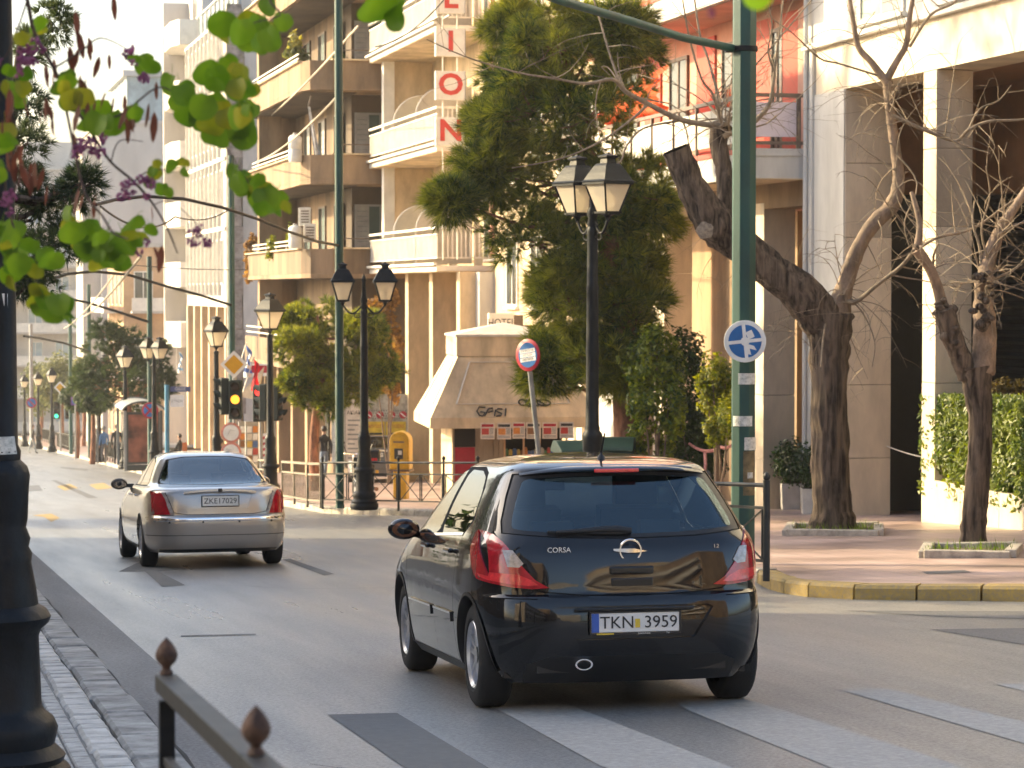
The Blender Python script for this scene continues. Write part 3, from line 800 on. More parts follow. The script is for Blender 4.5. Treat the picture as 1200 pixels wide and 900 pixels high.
    # each tail lamp a part with its own lens pieces
    for s in (-1, 1):
        L = None
        for cls, nm, mm, of in (('tail_lamp','tail_lamp',MAT_RED,.010),('tail_bright','lamp_lens',MAT_REDB,.009),('reverse_lamp','reversing_lens',MAT_CLEAR,.009)):
            vs, fs, ix = cut[cls]; keep = [f for f in fs if sum(vs[i][0] for i in f)*s > 0]
            o = shell_part(BS, {cls: (vs, keep, ix)}, cls, nm, mm, root if L is None else L, off=of, rim=.02)
            if L is None: L = o
    # arch lips and wells
    for yc in (.635, 3.146):
        for s in (-1, 1):
            b = MB(); n = 30; a0, a1 = R(-12), R(192)
            ring = []
            for k in range(n+1):
                a = a0+(a1-a0)*k/n; y, z = yc+.352*cos(a), max(.17, .305+.352*sin(a))
                p = BS.pt(*BS.side(y, z, s)); y2, z2 = yc+.345*cos(a), max(.17,.305+.345*sin(a))
                ring.append((p+Vector((s*.006,0,0)), Vector((p.x-s*.02, y2, z2)), Vector((p.x-s*.26, y2, z2)), Vector((p.x+s*.004, yc+.372*cos(a), max(.17,.305+.372*sin(a))))))
            vs = [q for r_ in ring for q in (r_[3], r_[0], r_[1], r_[2])]
            fs = [(i*4+j, i*4+j+1, i*4+4+j+1, i*4+4+j) for i in range(n) for j in range(3)]
            b.add(vs, fs); b.build('wheel_arch', MAT_TRIM, root, smooth=50)
    fl = MB(); fl.box(-.72,.72,.25,3.8,.20,.24); fl.box(-.56,.56,.1,3.9,.235,.40); fl.box(-.6,.6,1.0,2.8,.17,.2)
    fl.build('floor_pan', MAT_TRIM, root)
    it = MB(); seat(it,-.36,1.75,.42); seat(it,.36,1.75,.42); it.box(-.62,.62,.72,.86,.5,.98); it.cbox((-.33,.72,1.02),(.25,.09,.12)); it.cbox((.33,.72,1.02),(.25,.09,.12)); it.box(-.66,.66,2.55,2.95,.7,.93)
    it.box(-.60,.60,.28,.72,.44,.90); it.cbox((0,2.28,1.26),(.2,.03,.06)); it.tube([(-.36+.17*cos(2*pi*k/16),2.42,.95+.17*sin(2*pi*k/16)) for k in range(17)], .014, 6)
    it.build('seats', MAT_CABIN, root, bevel=.03)
    for s, yy in ((-1,.635),(1,.635),(-1,3.146),(1,3.146)): wheel(root, s*.738, yy, .308, .20, 5, s, 'b')
    # badge, handle, wiper, spoiler lamp, aerial, mirrors, handles, exhaust
    bz = .925; by = BS.pt(*BS.rear(.0,bz)).y - .006
    b = MB(); b.tube([(.062*cos(2*pi*k/28), by, bz+.062*sin(2*pi*k/28)) for k in range(29)], .0075, 6)
    b.add([(-.10,by-.004,bz+.012),(-.035,by-.008,bz+.012),(.02,by-.008,bz+.012),(.10,by-.004,bz-.004),(.035,by-.008,bz-.012),(-.02,by-.008,bz-.012),(-.10,by-.004,bz-.0)], [(0,1,5,6),(1,2,4,5),(2,3,4)])
    b.build('badge', MAT_CHROME, root, smooth=40)
    h = MB(); yy = BS.pt(*BS.rear(0,.80)).y
    h.cbox((0,yy-.006,.815),(.26,.02,.045)); h.build('tailgate_handle', MAT_BLACKP, root, bevel=.012)
    h = MB(); h.cbox((0,yy-.004,.745),(.25,.012,.05)); h.build('release_button', MAT_BLACKP, root, bevel=.02)
    wq = MB(); P = [BS.pt(*BS.rear(x, z)) - Vector((0,.028,0)) for x, z in ((.02,1.035),(-.06,1.045),(-.15,1.046),(-.3,1.040),(-.42,1.036))]
    wq.tube(P, [.02,.024,.02,.014,.010], 8); P2 = [BS.pt(*BS.rear(x, z)) - Vector((0,.015,0)) for x, z in ((-.02,1.022),(-.2,1.026),(-.47,1.038))]; wq.tube(P2, .009, 6)
    wq.build('wiper', MAT_TRIM, root, smooth=60)
    sp = MB(); N = 20
    for k in range(N+1):
        x = -.56+1.12*k/N; zt = 1.405-.03*abs(x/.56)**3
        t = BS.pt(*BS.rear(x, 1.36)); yb = t.y-.05+.04*abs(x/.56)**3
        sp.v += [(x,yb+.10,zt+.006),(x,yb+.015,zt-.004),(x,yb,zt-.016),(x,yb+.035,zt-.032)]
        if k: o = (k-1)*4; sp.f += [(o,o+1,o+5,o+4),(o+1,o+2,o+6,o+5),(o+2,o+3,o+7,o+6)]; sp.m += [0]*3
    spo = sp.build('spoiler', MAT_BLACKP, root, smooth=50)
    b = MB(); b.cbox((0,BS.pt(*BS.rear(0,1.36)).y-.052,1.382),(.27,.02,.022)); b.build('brake_light', MAT_REDB, spo, bevel=.006)
    b = MB(); b.lathe([(.028,0),(.022,.02),(.008,.03),(.008,.05)], (0,.80,1.445), 12); b.tube([(0,.80,1.49),(0,.70,1.60)], [.008,.005], 6)
    b.build('aerial', MAT_TRIM, root, smooth=60)
    for s in (-1, 1):
        b = MB(); c = Vector((s*.93,2.56,.985))
        b.ball(c, (.108,.062,.070), 14, 10); b.bar((s*.78,2.60,.94),(s*.90,2.58,.955),.06,.04)
        mo = b.build('mirror', MAT_BLACKP, root, smooth=60)
        g = MB(); vs = [(c.x+.086*cos(2*pi*k/20), c.y-.052, c.z+.052*sin(2*pi*k/20)) for k in range(20)]; g.poly(vs); g.build('mirror_glass', mat('mirror_glass',(.55,.35,.3),.05,metal=1,var=0) if s < 0 else MAT_CHROME, mo)  # left glass tinted reddish, a reflection put into its colour
        for yh in (1.22, 2.06):
            b = MB(); p = BS.pt(*BS.side(yh,.90,s)); b.cbox(p+Vector((s*.018,0,0)),(.035,.20,.030)); b.build('door_handle', MAT_BLACKP, root, bevel=.012)
        b = MB(); m2 = MB()
        for ya, yb in ((1.14,1.74),(1.86,2.70)):
            n = 8
            for k in range(n):
                y0_, y1_ = ya+(yb-ya)*k/n, ya+(yb-ya)*(k+1)/n
                q = [BS.pt(*BS.side(y0_,.47,s)), BS.pt(*BS.side(y1_,.47,s)), BS.pt(*BS.side(y1_,.53,s)), BS.pt(*BS.side(y0_,.53,s))]
                e = Vector((s*.012,0,0)); b.add([p+e for p in q]+q, [(0,1,2,3),(2,3,7,6),(0,1,5,4),(0,3,7,4),(1,2,6,5)])
                e2 = Vector((s*.015,0,0)); m2.add([q[3]+e2-Vector((0,0,.012)), q[2]+e2-Vector((0,0,.012)), q[2]+e2, q[3]+e2], [(0,1,2,3)])
        rs = b.build('rub_strip', MAT_BLACKP, root); m2.build('strip_edge', MAT_CHROME, rs)
        b = MB(); n = 24
        for k in range(n):
            ya, yb = 1.0+1.76*k/n, 1.0+1.76*(k+1)/n
            q = [BS.pt(*BS.side(ya,belt(ya)-.018,s)), BS.pt(*BS.side(yb,belt(yb)-.018,s)), BS.pt(*BS.side(yb,belt(yb)-.002,s)), BS.pt(*BS.side(ya,belt(ya)-.002,s))]
            b.add([p+Vector((s*.004,0,0)) for p in q], [(0,1,2,3)])
        b.build('belt_trim', MAT_CHROME, root)
    b = MB(); ex = MB()
    b.tube([(-.30,.02,.285),(-.30,.30,.285)], .045, 18, cap=False); b.tube([(-.30,.02,.285),(-.30,.2,.285)], .036, 18, cap=False)
    b.add([(-.30+r_*cos(2*pi*k/18),.02,.285+r_*sin(2*pi*k/18)) for r_ in (.045,.036) for k in range(18)], [(k,(k+1)%18,18+(k+1)%18,18+k) for k in range(18)])
    for v_i, v_ in enumerate(b.v): b.v[v_i] = (-.30+(v_[0]+.30)*1.15, v_[1], .285+(v_[2]-.285)*.72)
    eo = b.build('exhaust', MAT_CHROME, root, smooth=50)
    # reflector strips of the bumper, plate, lettering
    plate(root, .52, .112, 'TKN  3959', (0, BS.pt(*BS.rear(.2,.51)).y+.004, .52), sub=(('Lanara-Lenas',.05),('Tel.',.19)), ts=.098)
    q = MB(); q.cbox((.012,-.0,.515),(.028,.004,.05)); q.build('plate_seal', MAT_YEL, root).location = (0, BS.pt(*BS.rear(.2,.51)).y-.004, 0)
    b = MB(); b.cbox((0,BS.pt(*BS.rear(.2,.6)).y-.0,.597),(.7,.03,.02)); b.build('plate_lamp_bar', MAT_BLACKP, root, bevel=.006)
    text('CORSA', .042, MAT_CHROME, root, (-.42, BS.pt(*BS.rear(-.42,.92)).y-.004, .935), (R(90),0,-R(6)), 'model_lettering', .002)
    text('1.2', .03, MAT_CHROME, root, (.52, BS.pt(*BS.rear(.52,.93)).y-.004, .94), (R(90),0,R(10)), 'model_lettering', .002)
    return root
black = build_black()
black.rotation_euler.z = R(-1.6); black.scale = (1.022,1.0,1.024)
black.location = atG(746, 836); black.location.z = zg(black.location.y)
# ------------------------------------------------------------------ the silver sedan
SS = Shell(
    w=[(.20,.80),(.27,.85),(.40,.876),(.55,.886),(.68,.884),(.80,.872),(.90,.852),(.95,.825),(.985,.790),(1.0,.765),(1.03,.735),(1.10,.705),(1.20,.655),(1.30,.600),(1.355,.555),(1.38,.515),(1.40,.455),(1.412,.38),(1.42,.28),(1.425,.15)],
    yr=[(.20,.17),(.26,.07),(.36,.03),(.46,.012),(.55,.0),(.60,.0),(.635,.02),(.66,.055),(.75,.06),(.85,.075),(.93,.095),(.965,.125),(.985,.20),(1.0,.34),(1.012,.52),(1.025,.66),(1.06,.78),(1.12,.92),(1.20,1.08),(1.28,1.24),(1.345,1.38),(1.375,1.47),(1.395,1.58),(1.412,1.76),(1.42,1.95),(1.425,2.15)],
    yf=[(.20,4.55),(.32,4.70),(.48,4.75),(.62,4.70),(.72,4.58),(.80,4.30),(.86,4.0),(.92,3.72),(.965,3.52),(1.0,3.42),(1.10,3.22),(1.20,3.02),(1.30,2.83),(1.355,2.72),(1.38,2.66),(1.40,2.58),(1.412,2.5),(1.42,2.42),(1.425,2.32)],
    nx=4.6, ny=8.0, nxf=2.8)
MAT_DMIRROR = mat('mirror_dark', (.10,.10,.11), .08, metal=1, var=0)
def build_sedan():
    root = carroot('silver_sedan', (0,0,0), 'champagne silver four door sedan driving away down the street', 'car')
    zs = [.20,.23,.27,.32,.37,.42,.47,.52,.56,.60,.62,.635,.648,.66,.69,.72,.76,.80,.84,.88,.91,.935,.955,.97,.98,.99,1.0,1.008,1.016,1.025,1.04,1.06,1.09,1.12,1.16,1.20,1.24,1.28,1.315,1.34,1.36,1.375,1.388,1.398,1.407,1.414,1.42,1.425]
    rx = [0,.1,.2,.3,.4,.5,.6,.68,.75,.81,.86,.9,.93,.955,.975,.99]
    sy = [.97,.94,.90,.85,.8,.72,.64,.55,.45,.35,.25,.15,.05,-.05,-.15,-.25,-.35,-.45,-.55,-.64,-.72,-.8,-.85,-.9,-.94,-.97,-.99]
    reg = []
    def rpoly(cls, pts, sm=None, n=.06):
        if sm: pts = smoothpoly(pts, *sm)
        reg.append((cls, [SS.rear(x, z) for x, z in densify(pts, n)]))
    def spoly(cls, pts, sm=None, n=.08):
        if sm: pts = smoothpoly(pts, *sm)
        for sg in (-1,1): reg.append((cls, [SS.side(y, z, sg) for y, z in densify(pts, n)]))
    for yc in (1.08, 3.83):
        spoly('hole', [(yc+.36*cos(2*pi*k/30), .31+.36*sin(2*pi*k/30)) for k in range(30)])
        spoly('hole', [(yc-.34,.15),(yc+.34,.15),(yc+.34,.27),(yc-.34,.27)])
    rpoly('trim', [(-.72,.19),(.72,.19),(.72,.245),(-.72,.245)])
    gl = [(-.66,1.035),(0,1.022),(.66,1.035),(.60,1.16),(.50,1.32),(.30,1.352),(0,1.358),(-.30,1.352),(-.50,1.32),(-.60,1.16)]
    rpoly('gap', [(x*1.03,1.19+(z-1.19)*1.05) for x, z in gl], n=.05)
    rpoly('rear_window', gl, (.2,1), n=.05)
    def wrap(cls, pts, side_pts=()):
        for s in (1,-1):
            P = [SS.rear(x, z) for x, z in densify(pts, .04)] + [SS.side(y, z, 1) for y, z in side_pts]
            if s < 0: P = [(-a, z) for a, z in reversed(P)]
            reg.append((cls, P))
    wrap('tail_lamp', [(.80,.665),(.60,.668),(.64,.78),(.66,.90),(.72,.945),(.80,.945)], [(.30,.945),(.33,.80),(.26,.68)])
    wrap('clear', [(.595,.67),(.56,.672),(.60,.78),(.62,.90),(.655,.93),(.70,.94),(.655,.85),(.625,.75)])
    tg = [(0,.665),(.40,.665),(.56,.69),(.62,.85),(.655,.94)]
    for s in (1,-1):
        for (xa,za),(xb,zb) in zip(tg, tg[1:]):
            d = Vector((xb-xa,zb-za)).normalized(); q = Vector((-d.y,d.x))*.004
            pp = [(s*(xa+q.x),za+q.y),(s*(xb+q.x),zb+q.y),(s*(xb-q.x),zb-q.y),(s*(xa-q.x),za-q.y)]
            rpoly('gap', pp if s > 0 else pp[::-1])
    rpoly('recess', [(-.40,.93),(.40,.93),(.33,.735),(-.33,.735)])
    rpoly('gap', [(-.86,.41),(.86,.41),(.86,.418),(-.86,.418)])
    spoly('gap', [(3.20,.985),(1.32,1.0),(1.42,1.12),(1.75,1.30),(2.2,1.365),(2.75,1.345),(3.0,1.16)], n=.06)
    spoly('side_window', [(3.10,1.0),(2.36,1.005),(2.34,1.345),(2.72,1.325),(2.95,1.17)], n=.06)
    spoly('side_window', [(2.28,1.005),(1.45,1.015),(1.53,1.12),(1.80,1.285),(2.26,1.345)], n=.06)
    reg.append(('windscreen', densify([(118,1.02),(180.1,1.02),(180.1,1.345),(124,1.345)], 6)))
    reg.append(('windscreen', densify([(-180.1,1.02),(-118,1.02),(-124,1.345),(-180.1,1.345)], 6)))
    for pts in ([(2.33,1.0),(2.34,.6),(2.30,.28)], [(1.40,1.0),(1.50,.8),(1.52,.5),(1.48,.28)], [(3.25,.97),(3.30,.6),(3.25,.28)]):
        for (ya,za),(yb,zb) in zip(pts, pts[1:]):
            d = Vector((yb-ya,zb-za)).normalized(); q = Vector((-d.y,d.x))*.004
            spoly('gap', [(ya+q.x,za+q.y),(yb+q.x,zb+q.y),(yb-q.x,zb-q.y),(ya-q.x,za-q.y)], n=.12)
    cut = cut_shell(SS, zs, rx, sy, reg)
    shell_part(SS, cut, 'body', 'body', MAT_SILVERP, root, rim=.03, cap=(1.425,1.427), smooth=35)
    shell_part(SS, cut, 'trim', 'lower_trim', MAT_TRIM, root)
    shell_part(SS, cut, 'gap', 'seam', MAT_GAP, root, off=-.006)
    shell_part(SS, cut, 'rear_window', 'rear_window', MAT_CARGLASS_S, root, off=-.003)
    split_panes(SS, cut, 'side_window', 'side_window', MAT_CARGLASS_D, root, -.004, 2.32)
    shell_part(SS, cut, 'windscreen', 'windscreen', MAT_SCREEN, root, off=-.004)
    shell_part(SS, cut, 'recess', 'plate_recess', MAT_SILVERP, root, off=-.015)
    for s in (-1, 1):
        L = None
        for cls, nm, mm, of in (('tail_lamp','tail_lamp',MAT_RED,.010),('clear','lamp_lens',MAT_CLEAR,.008)):
            vs, fs, ix = cut[cls]; keep = [f for f in fs if sum(vs[i][0] for i in f)*s > 0]
            o = shell_part(SS, {cls: (vs, keep, ix)}, cls, nm, mm, root if L is None else L, off=of, rim=.02)
            if L is None: L = o
    for yc in (1.08, 3.83):
        for s in (-1, 1):
            b = MB(); n = 26; a0, a1 = R(-8), R(188); vs = []
            for k in range(n+1):
                a = a0+(a1-a0)*k/n; z = max(.19, .31+.36*sin(a)); y = yc+.36*cos(a); p = SS.pt(*SS.side(y, z, s))
                vs += [p+Vector((s*.004,0,0)), Vector((p.x-s*.02,y,z)), Vector((p.x-s*.28,y,z))]
            b.add(vs, [(i*3+j, i*3+j+1, i*3+4+j, i*3+3+j) for i in range(n) for j in range(2)])
            b.build('wheel_arch', MAT_TRIM, root, smooth=50)
            wheel(root, s*.775, yc, .315, .205, 7, s, 's')
    b = MB(); b.box(-.72,.72,.45,4.4,.21,.26); b.box(-.6,.6,.15,4.6,.25,.40); b.build('floor_pan', MAT_TRIM, root)
    it = MB(); seat(it,-.37,2.35,.42); seat(it,.37,2.35,.42); it.box(-.62,.62,1.42,1.58,.5,1.02); it.box(-.62,.62,.78,1.45,.86,.99)
    it.cbox((-.34,1.42,1.06),(.26,.1,.13)); it.cbox((.34,1.42,1.06),(.26,.1,.13)); it.box(-.68,.68,3.1,3.45,.7,.96); it.build('seats', MAT_CABIN, root, bevel=.03)
    b = MB(); N = 24
    for k in range(N+1):                                        # chrome strip along the bumper, wrapped round the corners
        x = -.86+1.72*k/N; p = SS.pt(*SS.rear(x*.999, .605))
        b.v += [(p.x,p.y-.006,p.z-.022),(p.x,p.y-.013,p.z),(p.x,p.y-.004,p.z+.022)]
        if k: o = (k-1)*3; b.f += [(o,o+1,o+4,o+3),(o+1,o+2,o+5,o+4)]; b.m += [0,0]
    b.build('bumper_strip', MAT_CHROME, root, smooth=60)
    for x in (-.62,-.22,.22,.62):
        q = MB(); p = SS.pt(*SS.rear(x,.575)); q.cbox(p+Vector((0,-.004,0)),(.022,.012,.022)); q.build('parking_sensor', MAT_TRIM, root)
    b = MB(); yy = SS.pt(*SS.rear(.3,.94)).y
    for k in range(12):
        xa, xb = -.44+.88*k/12, -.44+.88*(k+1)/12; za, zb = .958-.03*(xa/.44)**2, .958-.03*(xb/.44)**2
        b.bar((xa,yy-.02,za),(xb,yy-.02,zb),.03,.024)
    b.build('boot_handle', MAT_CHROME, root)
    q = MB(); q.cbox((0,yy-.04,.955),(.05,.02,.045)); q.build('badge', MAT_TRIM, root, bevel=.008)
    plate(root, .44, .12, 'ZKE17029', (0, SS.pt(*SS.rear(.2,.82)).y-.002, .825), blue=False, ts=.092)
    for s in (-1,1):
        b = MB(); c = Vector((s*.95,3.12,1.0)); b.ball(c, (.11,.07,.075), 12, 8); b.bar((s*.76,3.15,.975),(s*.92,3.13,.975),.06,.05); mo = b.build('mirror', MAT_TRIM if s < 0 else MAT_SILVERP, root, smooth=60)
        g = MB(); g.poly([(c.x+.088*cos(2*pi*k/16), c.y-.064, c.z+.055*sin(2*pi*k/16)) for k in range(16)]); g.build('mirror_glass', MAT_DMIRROR, mo)
        for yh in (1.72,2.55):
            b = MB(); p = SS.pt(*SS.side(yh,.88,s)); b.cbox(p+Vector((s*.015,0,0)),(.03,.19,.03)); b.build('door_handle', MAT_CHROME, root, bevel=.01)
        b = MB(); n = 20
        for k in range(n):
            q = [SS.pt(*SS.side(1.34+1.85*kk/n, zz, s))+Vector((s*.004,0,0)) for kk, zz in ((k,.975),(k+1,.975),(k+1,.990),(k,.990))]; b.add(q, [(0,1,2,3)])
        b.build('belt_trim', MAT_CHROME, root)
    return root
sedan = build_sedan()
sedan.scale = (1.03,1.03,1.03)
sedan.location = atG(260, 667); sedan.location.z = zg(sedan.location.y); sedan.rotation_euler.z = R(0.5)
# ------------------------------------------------------------------ buildings
FX = 15.78                                       # facade plane of the right-hand row
MAT_STONE = mat('cream_stone', (.70,.59,.44), .65, var=.17, scale=.9, bump=.15, bscale=25, streak=.35)
MAT_STONED = mat('cream_stone_worn', (.60,.50,.37), .7, var=.2, scale=1.1, bump=.2, bscale=25, streak=.3)
MAT_PLASTER = mat('white_plaster', (.58,.56,.52), .7, var=.13, scale=1.2, bump=.1, bscale=30, streak=.3)
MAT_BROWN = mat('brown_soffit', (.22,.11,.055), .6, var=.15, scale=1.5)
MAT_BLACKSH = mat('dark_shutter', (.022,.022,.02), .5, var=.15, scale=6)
MAT_TAN = mat('tan_render', (.29,.195,.115), .85, var=.3, scale=.8, bump=.25, bscale=14, streak=.25)
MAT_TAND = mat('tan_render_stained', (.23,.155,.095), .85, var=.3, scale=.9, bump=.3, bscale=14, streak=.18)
MAT_TANSH = mat('old_wall', (.105,.075,.05), .85, var=.3, scale=.7, bump=.3, streak=.3)  # tan render darkened, the shade of the recesses put into its colour
MAT_HOTEL = mat('hotel_render', (.60,.46,.29), .8, var=.22, scale=.9, bump=.12, streak=.4)
MAT_WHITE = mat('white_paint', (.68,.64,.57), .55, var=.08, scale=2)
MAT_FROST = mat('frosted_panel', (.52,.47,.38), .35, var=.12, scale=1.5, spec=.6)
MAT_REDW = mat('red_wall', (.52,.065,.035), .65, var=.12, scale=1.2)
MAT_PINK = mat('pink_render', (.56,.30,.22), .75, var=.12, scale=1)
MAT_LILAC = mat('lilac_panel', (.60,.52,.56), .5, var=.06, scale=2)
MAT_RAILB = mat('brown_rail', (.14,.10,.075), .5, var=.15, scale=6)
MAT_GLASSW = mat('window_glass', (.05,.065,.07), .06, var=.35, scale=.5, spec=.8)
MAT_GLASSG = mat('green_glass', (.25,.30,.24), .12, var=.25, scale=.6, spec=.8)
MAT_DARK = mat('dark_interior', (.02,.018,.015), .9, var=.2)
MAT_SHUTG = mat('green_shutter', (.04,.085,.08), .6, var=.15, scale=3)
MAT_GREYSH = mat('grey_shutter', (.30,.31,.31), .6, var=.12, scale=3)
MAT_PALE = mat('pale_render', (.52,.48,.43), .8, var=.12, scale=.35, streak=.3)
MAT_GREYW = mat('grey_render', (.50,.485,.455), .85, var=.12, scale=.25, streak=.25)
MAT_ORANGE = mat('orange_render', (.55,.36,.21), .85, var=.18, scale=.5)
MAT_BRICKG = mat('bare_masonry', (.36,.31,.27), .9, var=.3, scale=2.5, bump=.8, bscale=6)
MAT_BLUEGL = mat('bluish_glass', (.32,.40,.44), .15, var=.2, scale=.5, spec=.8)
MAT_METAL = mat('grey_metal', (.30,.31,.32), .4, metal=.7, var=.1, scale=6)
MAT_ACW = mat('ac_casing', (.62,.60,.55), .5, var=.12, scale=3)

class Bld:
    def __init__(s, name, loc, label, cat='building', group=None):
        s.o = thing(name, loc, label, cat, group); s.off = -Vector(loc)
    def part(s, name, mb, mats, parent=None, smooth=None, bevel=0):
        o = mb.build(name, mats, parent or s.o, smooth, bevel)
        if parent is None: o.location = s.off
        return o
    def bx(s, name, m, *b, bevel=0, parent=None):
        q = MB(); q.box(*b); return s.part(name, q, m, parent, bevel=bevel)
_winmesh = {}
def window(B, face, plane, a, z, w, h, fm, gm, shut=None, sill=True):
    """a framed window set in a wall: frame (> pane, shutter). face 'x': in a wall facing -X, 'y': facing -Y"""
    key = (face, round(w,3), round(h,3), fm.name, gm.name, shut.name if shut else '', sill)
    if key not in _winmesh:
        t = .07; f = MB(); g = MB(); s = MB()
        def bb(q, u0,u1,d0,d1,z0,z1):
            if face == 'x': q.box(d0,d1,u0,u1,z0,z1)
            else: q.box(u0,u1,d0,d1,z0,z1)
        bb(f,-w/2,-w/2+t,-.03,.06,0,h); bb(f,w/2-t,w/2,-.03,.06,0,h); bb(f,-w/2+t,w/2-t,-.03,.06,h-t,h); bb(f,-w/2+t,w/2-t,-.03,.06,0,t); bb(f,-.03,.03,-.02,.06,t,h-t)
        if sill: bb(f,-w/2-.06,w/2+.06,-.10,.05,-.07,-.002)
        bb(g,-w/2+t,w/2-t,.0,.02,t,h-t)
        if shut:
            n = max(3, int((h-2*t)/.16))
            for k in range(n): bb(s,-w/2+t,-.032,-.018,-.004,t+(h-2*t)*k/n+.01,t+(h-2*t)*(k+1)/n)
        _winmesh[key] = (f.mesh('window', fm), g.mesh('pane', gm), s.mesh('shutter', shut) if shut else None)
    f, g, s = _winmesh[key]; loc = (plane, a, z) if face == 'x' else (a, plane, z)
    o = inst('window', f, B.o, Vector(loc)+B.off); inst('pane', g, o)
    if s: inst('shutter', s, o)
    return o

# --- right: the building with the tall stone piers
B = Bld('arcade_building', (FX, 36, zg(36)+.14), 'pale stone building with tall square piers over a dark arcade on the right')
B.bx('wall', MAT_PLASTER, FX,FX+9,18,43.75,5.95,16)
B.bx('ledge', MAT_PLASTER, FX-.13,FX+.002,17.9,43.74,5.93,6.03, bevel=.01)
B.bx('beam', MAT_STONE, FX+.003,FX+.8,18,43.30,5.125,5.948)
B.bx('pilaster', MAT_PLASTER, FX-.06,FX+.85,43.33,43.74,zg(43)-.2,5.928)
B.bx('pilaster', MAT_PLASTER, FX+.0,FX+.84,41.83,43.33,5.0,5.122)
for y0, y1, dx in ((41.81,43.31,.86),(37.80,38.33,.62),(33.5,34.05,.62),(29.2,29.75,.62),(24.9,25.45,.62)):
    zb = zg((y0+y1)/2)-.1; H = 5.12-zb; n = 6; wide = y1-y0 > 1
    for k in range(n):
        q = MB(); q.box(FX+.004+(0 if k%2 else .003),FX+dx,y0,y1,zb+H*k/n+.004,zb+H*(k+1)/n-.004)
        B.part('stone_panel', q, MAT_PLASTER if (wide and False) else (MAT_STONED if k > 3 else MAT_STONE), bevel=.006)
zs_ = atX(1139,229,FX+3.2).z
B.bx('facing', MAT_PLASTER, FX-.02,FX+.0,41.83,43.32,zg(42.5)-.1,5.12)
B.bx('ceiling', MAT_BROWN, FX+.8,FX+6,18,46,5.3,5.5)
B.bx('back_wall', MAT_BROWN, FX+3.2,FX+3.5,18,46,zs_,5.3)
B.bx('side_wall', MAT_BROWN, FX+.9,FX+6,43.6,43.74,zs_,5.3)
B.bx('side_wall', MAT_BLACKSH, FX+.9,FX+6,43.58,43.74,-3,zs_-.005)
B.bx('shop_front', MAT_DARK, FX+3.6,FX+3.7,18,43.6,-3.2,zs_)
for k, (y0, y1) in enumerate(((18.5,22.5),(22.8,26.8),(27.1,31.0),(31.3,35.2),(35.5,39.2),(39.5,43.4))):
    q = MB(); zb = zg(y1); n = 44
    for i in range(n):
        z = zb+.2+(zs_-zb-.2)*i/n; d = (zs_-zb-.2)/n
        q.add([(FX+3.5,y0,z),(FX+3.5,y1,z),(FX+3.44,y1,z+d*.45),(FX+3.44,y0,z+d*.45),(FX+3.5,y1,z+d*.95),(FX+3.5,y0,z+d*.95)], [(0,1,2,3),(3,2,4,5)])
    o = B.part('roller_shutter', q, MAT_BLACKSH); o['kind'] = 'stuff'
for k, yc in enumerate((40.1,36.6,33.1,29.6)): window(B, 'x', FX-.012, yc, 6.16, 2.0, 1.6, MAT_PLASTER, MAT_GLASSG, MAT_GREYSH)
for k in range(4): window(B, 'x', FX-.012, 40.1-3.5*k, 9.6, 2.0, 1.6, MAT_PLASTER, MAT_GLASSG)
q = MB(); q.tube([(FX-.1,43.55,z) for z in (-2.3,2,6,12)], .045, 8); B.part('drain_pipe', q, MAT_PLASTER, smooth=60)
# planter between the piers
B2 = Bld('stone_planter', (FX, 34, zg(34)+.14), 'long low stone planter holding the clipped hedge beside the right pier', 'planter')
for k in range(8):
    y0 = 38.24-1.45*(k+1); zt = -1.36+.0
    B2.bx('stone_panel', MAT_STONE, FX+.01,FX+.13,y0+.005,y0+1.445,zg(y0+.7)-.1,zt, bevel=.006)
B2.bx('end_panel', MAT_STONE, FX+.135,FX+1.3,38.12,38.22,zg(38)-.1,-1.365); B2.bx('back_panel', MAT_STONED, FX+1.2,FX+1.3,26.6,38.1,-3,-1.37); B2.bx('soil', MAT_SOIL, FX+.135,FX+1.19,26.6,38.1,-1.6,-1.45)
# chain across the opening
ch = MB(); A_, E_ = Vector((FX+.5,38.4,-1.08)), Vector((FX+.80,41.85,-1.06))
for i in range(60):
    t = i/60; p = A_.lerp(E_, t)-Vector((0,0,.05*4*t*(1-t))); ch.cbox(p, (.014,.06,.02) if i%2 else (.02,.06,.010))
tag(ch.build('barrier_chain', MAT_WHITE), 'white plastic chain hung across the dark opening between two stone piers', 'chain')

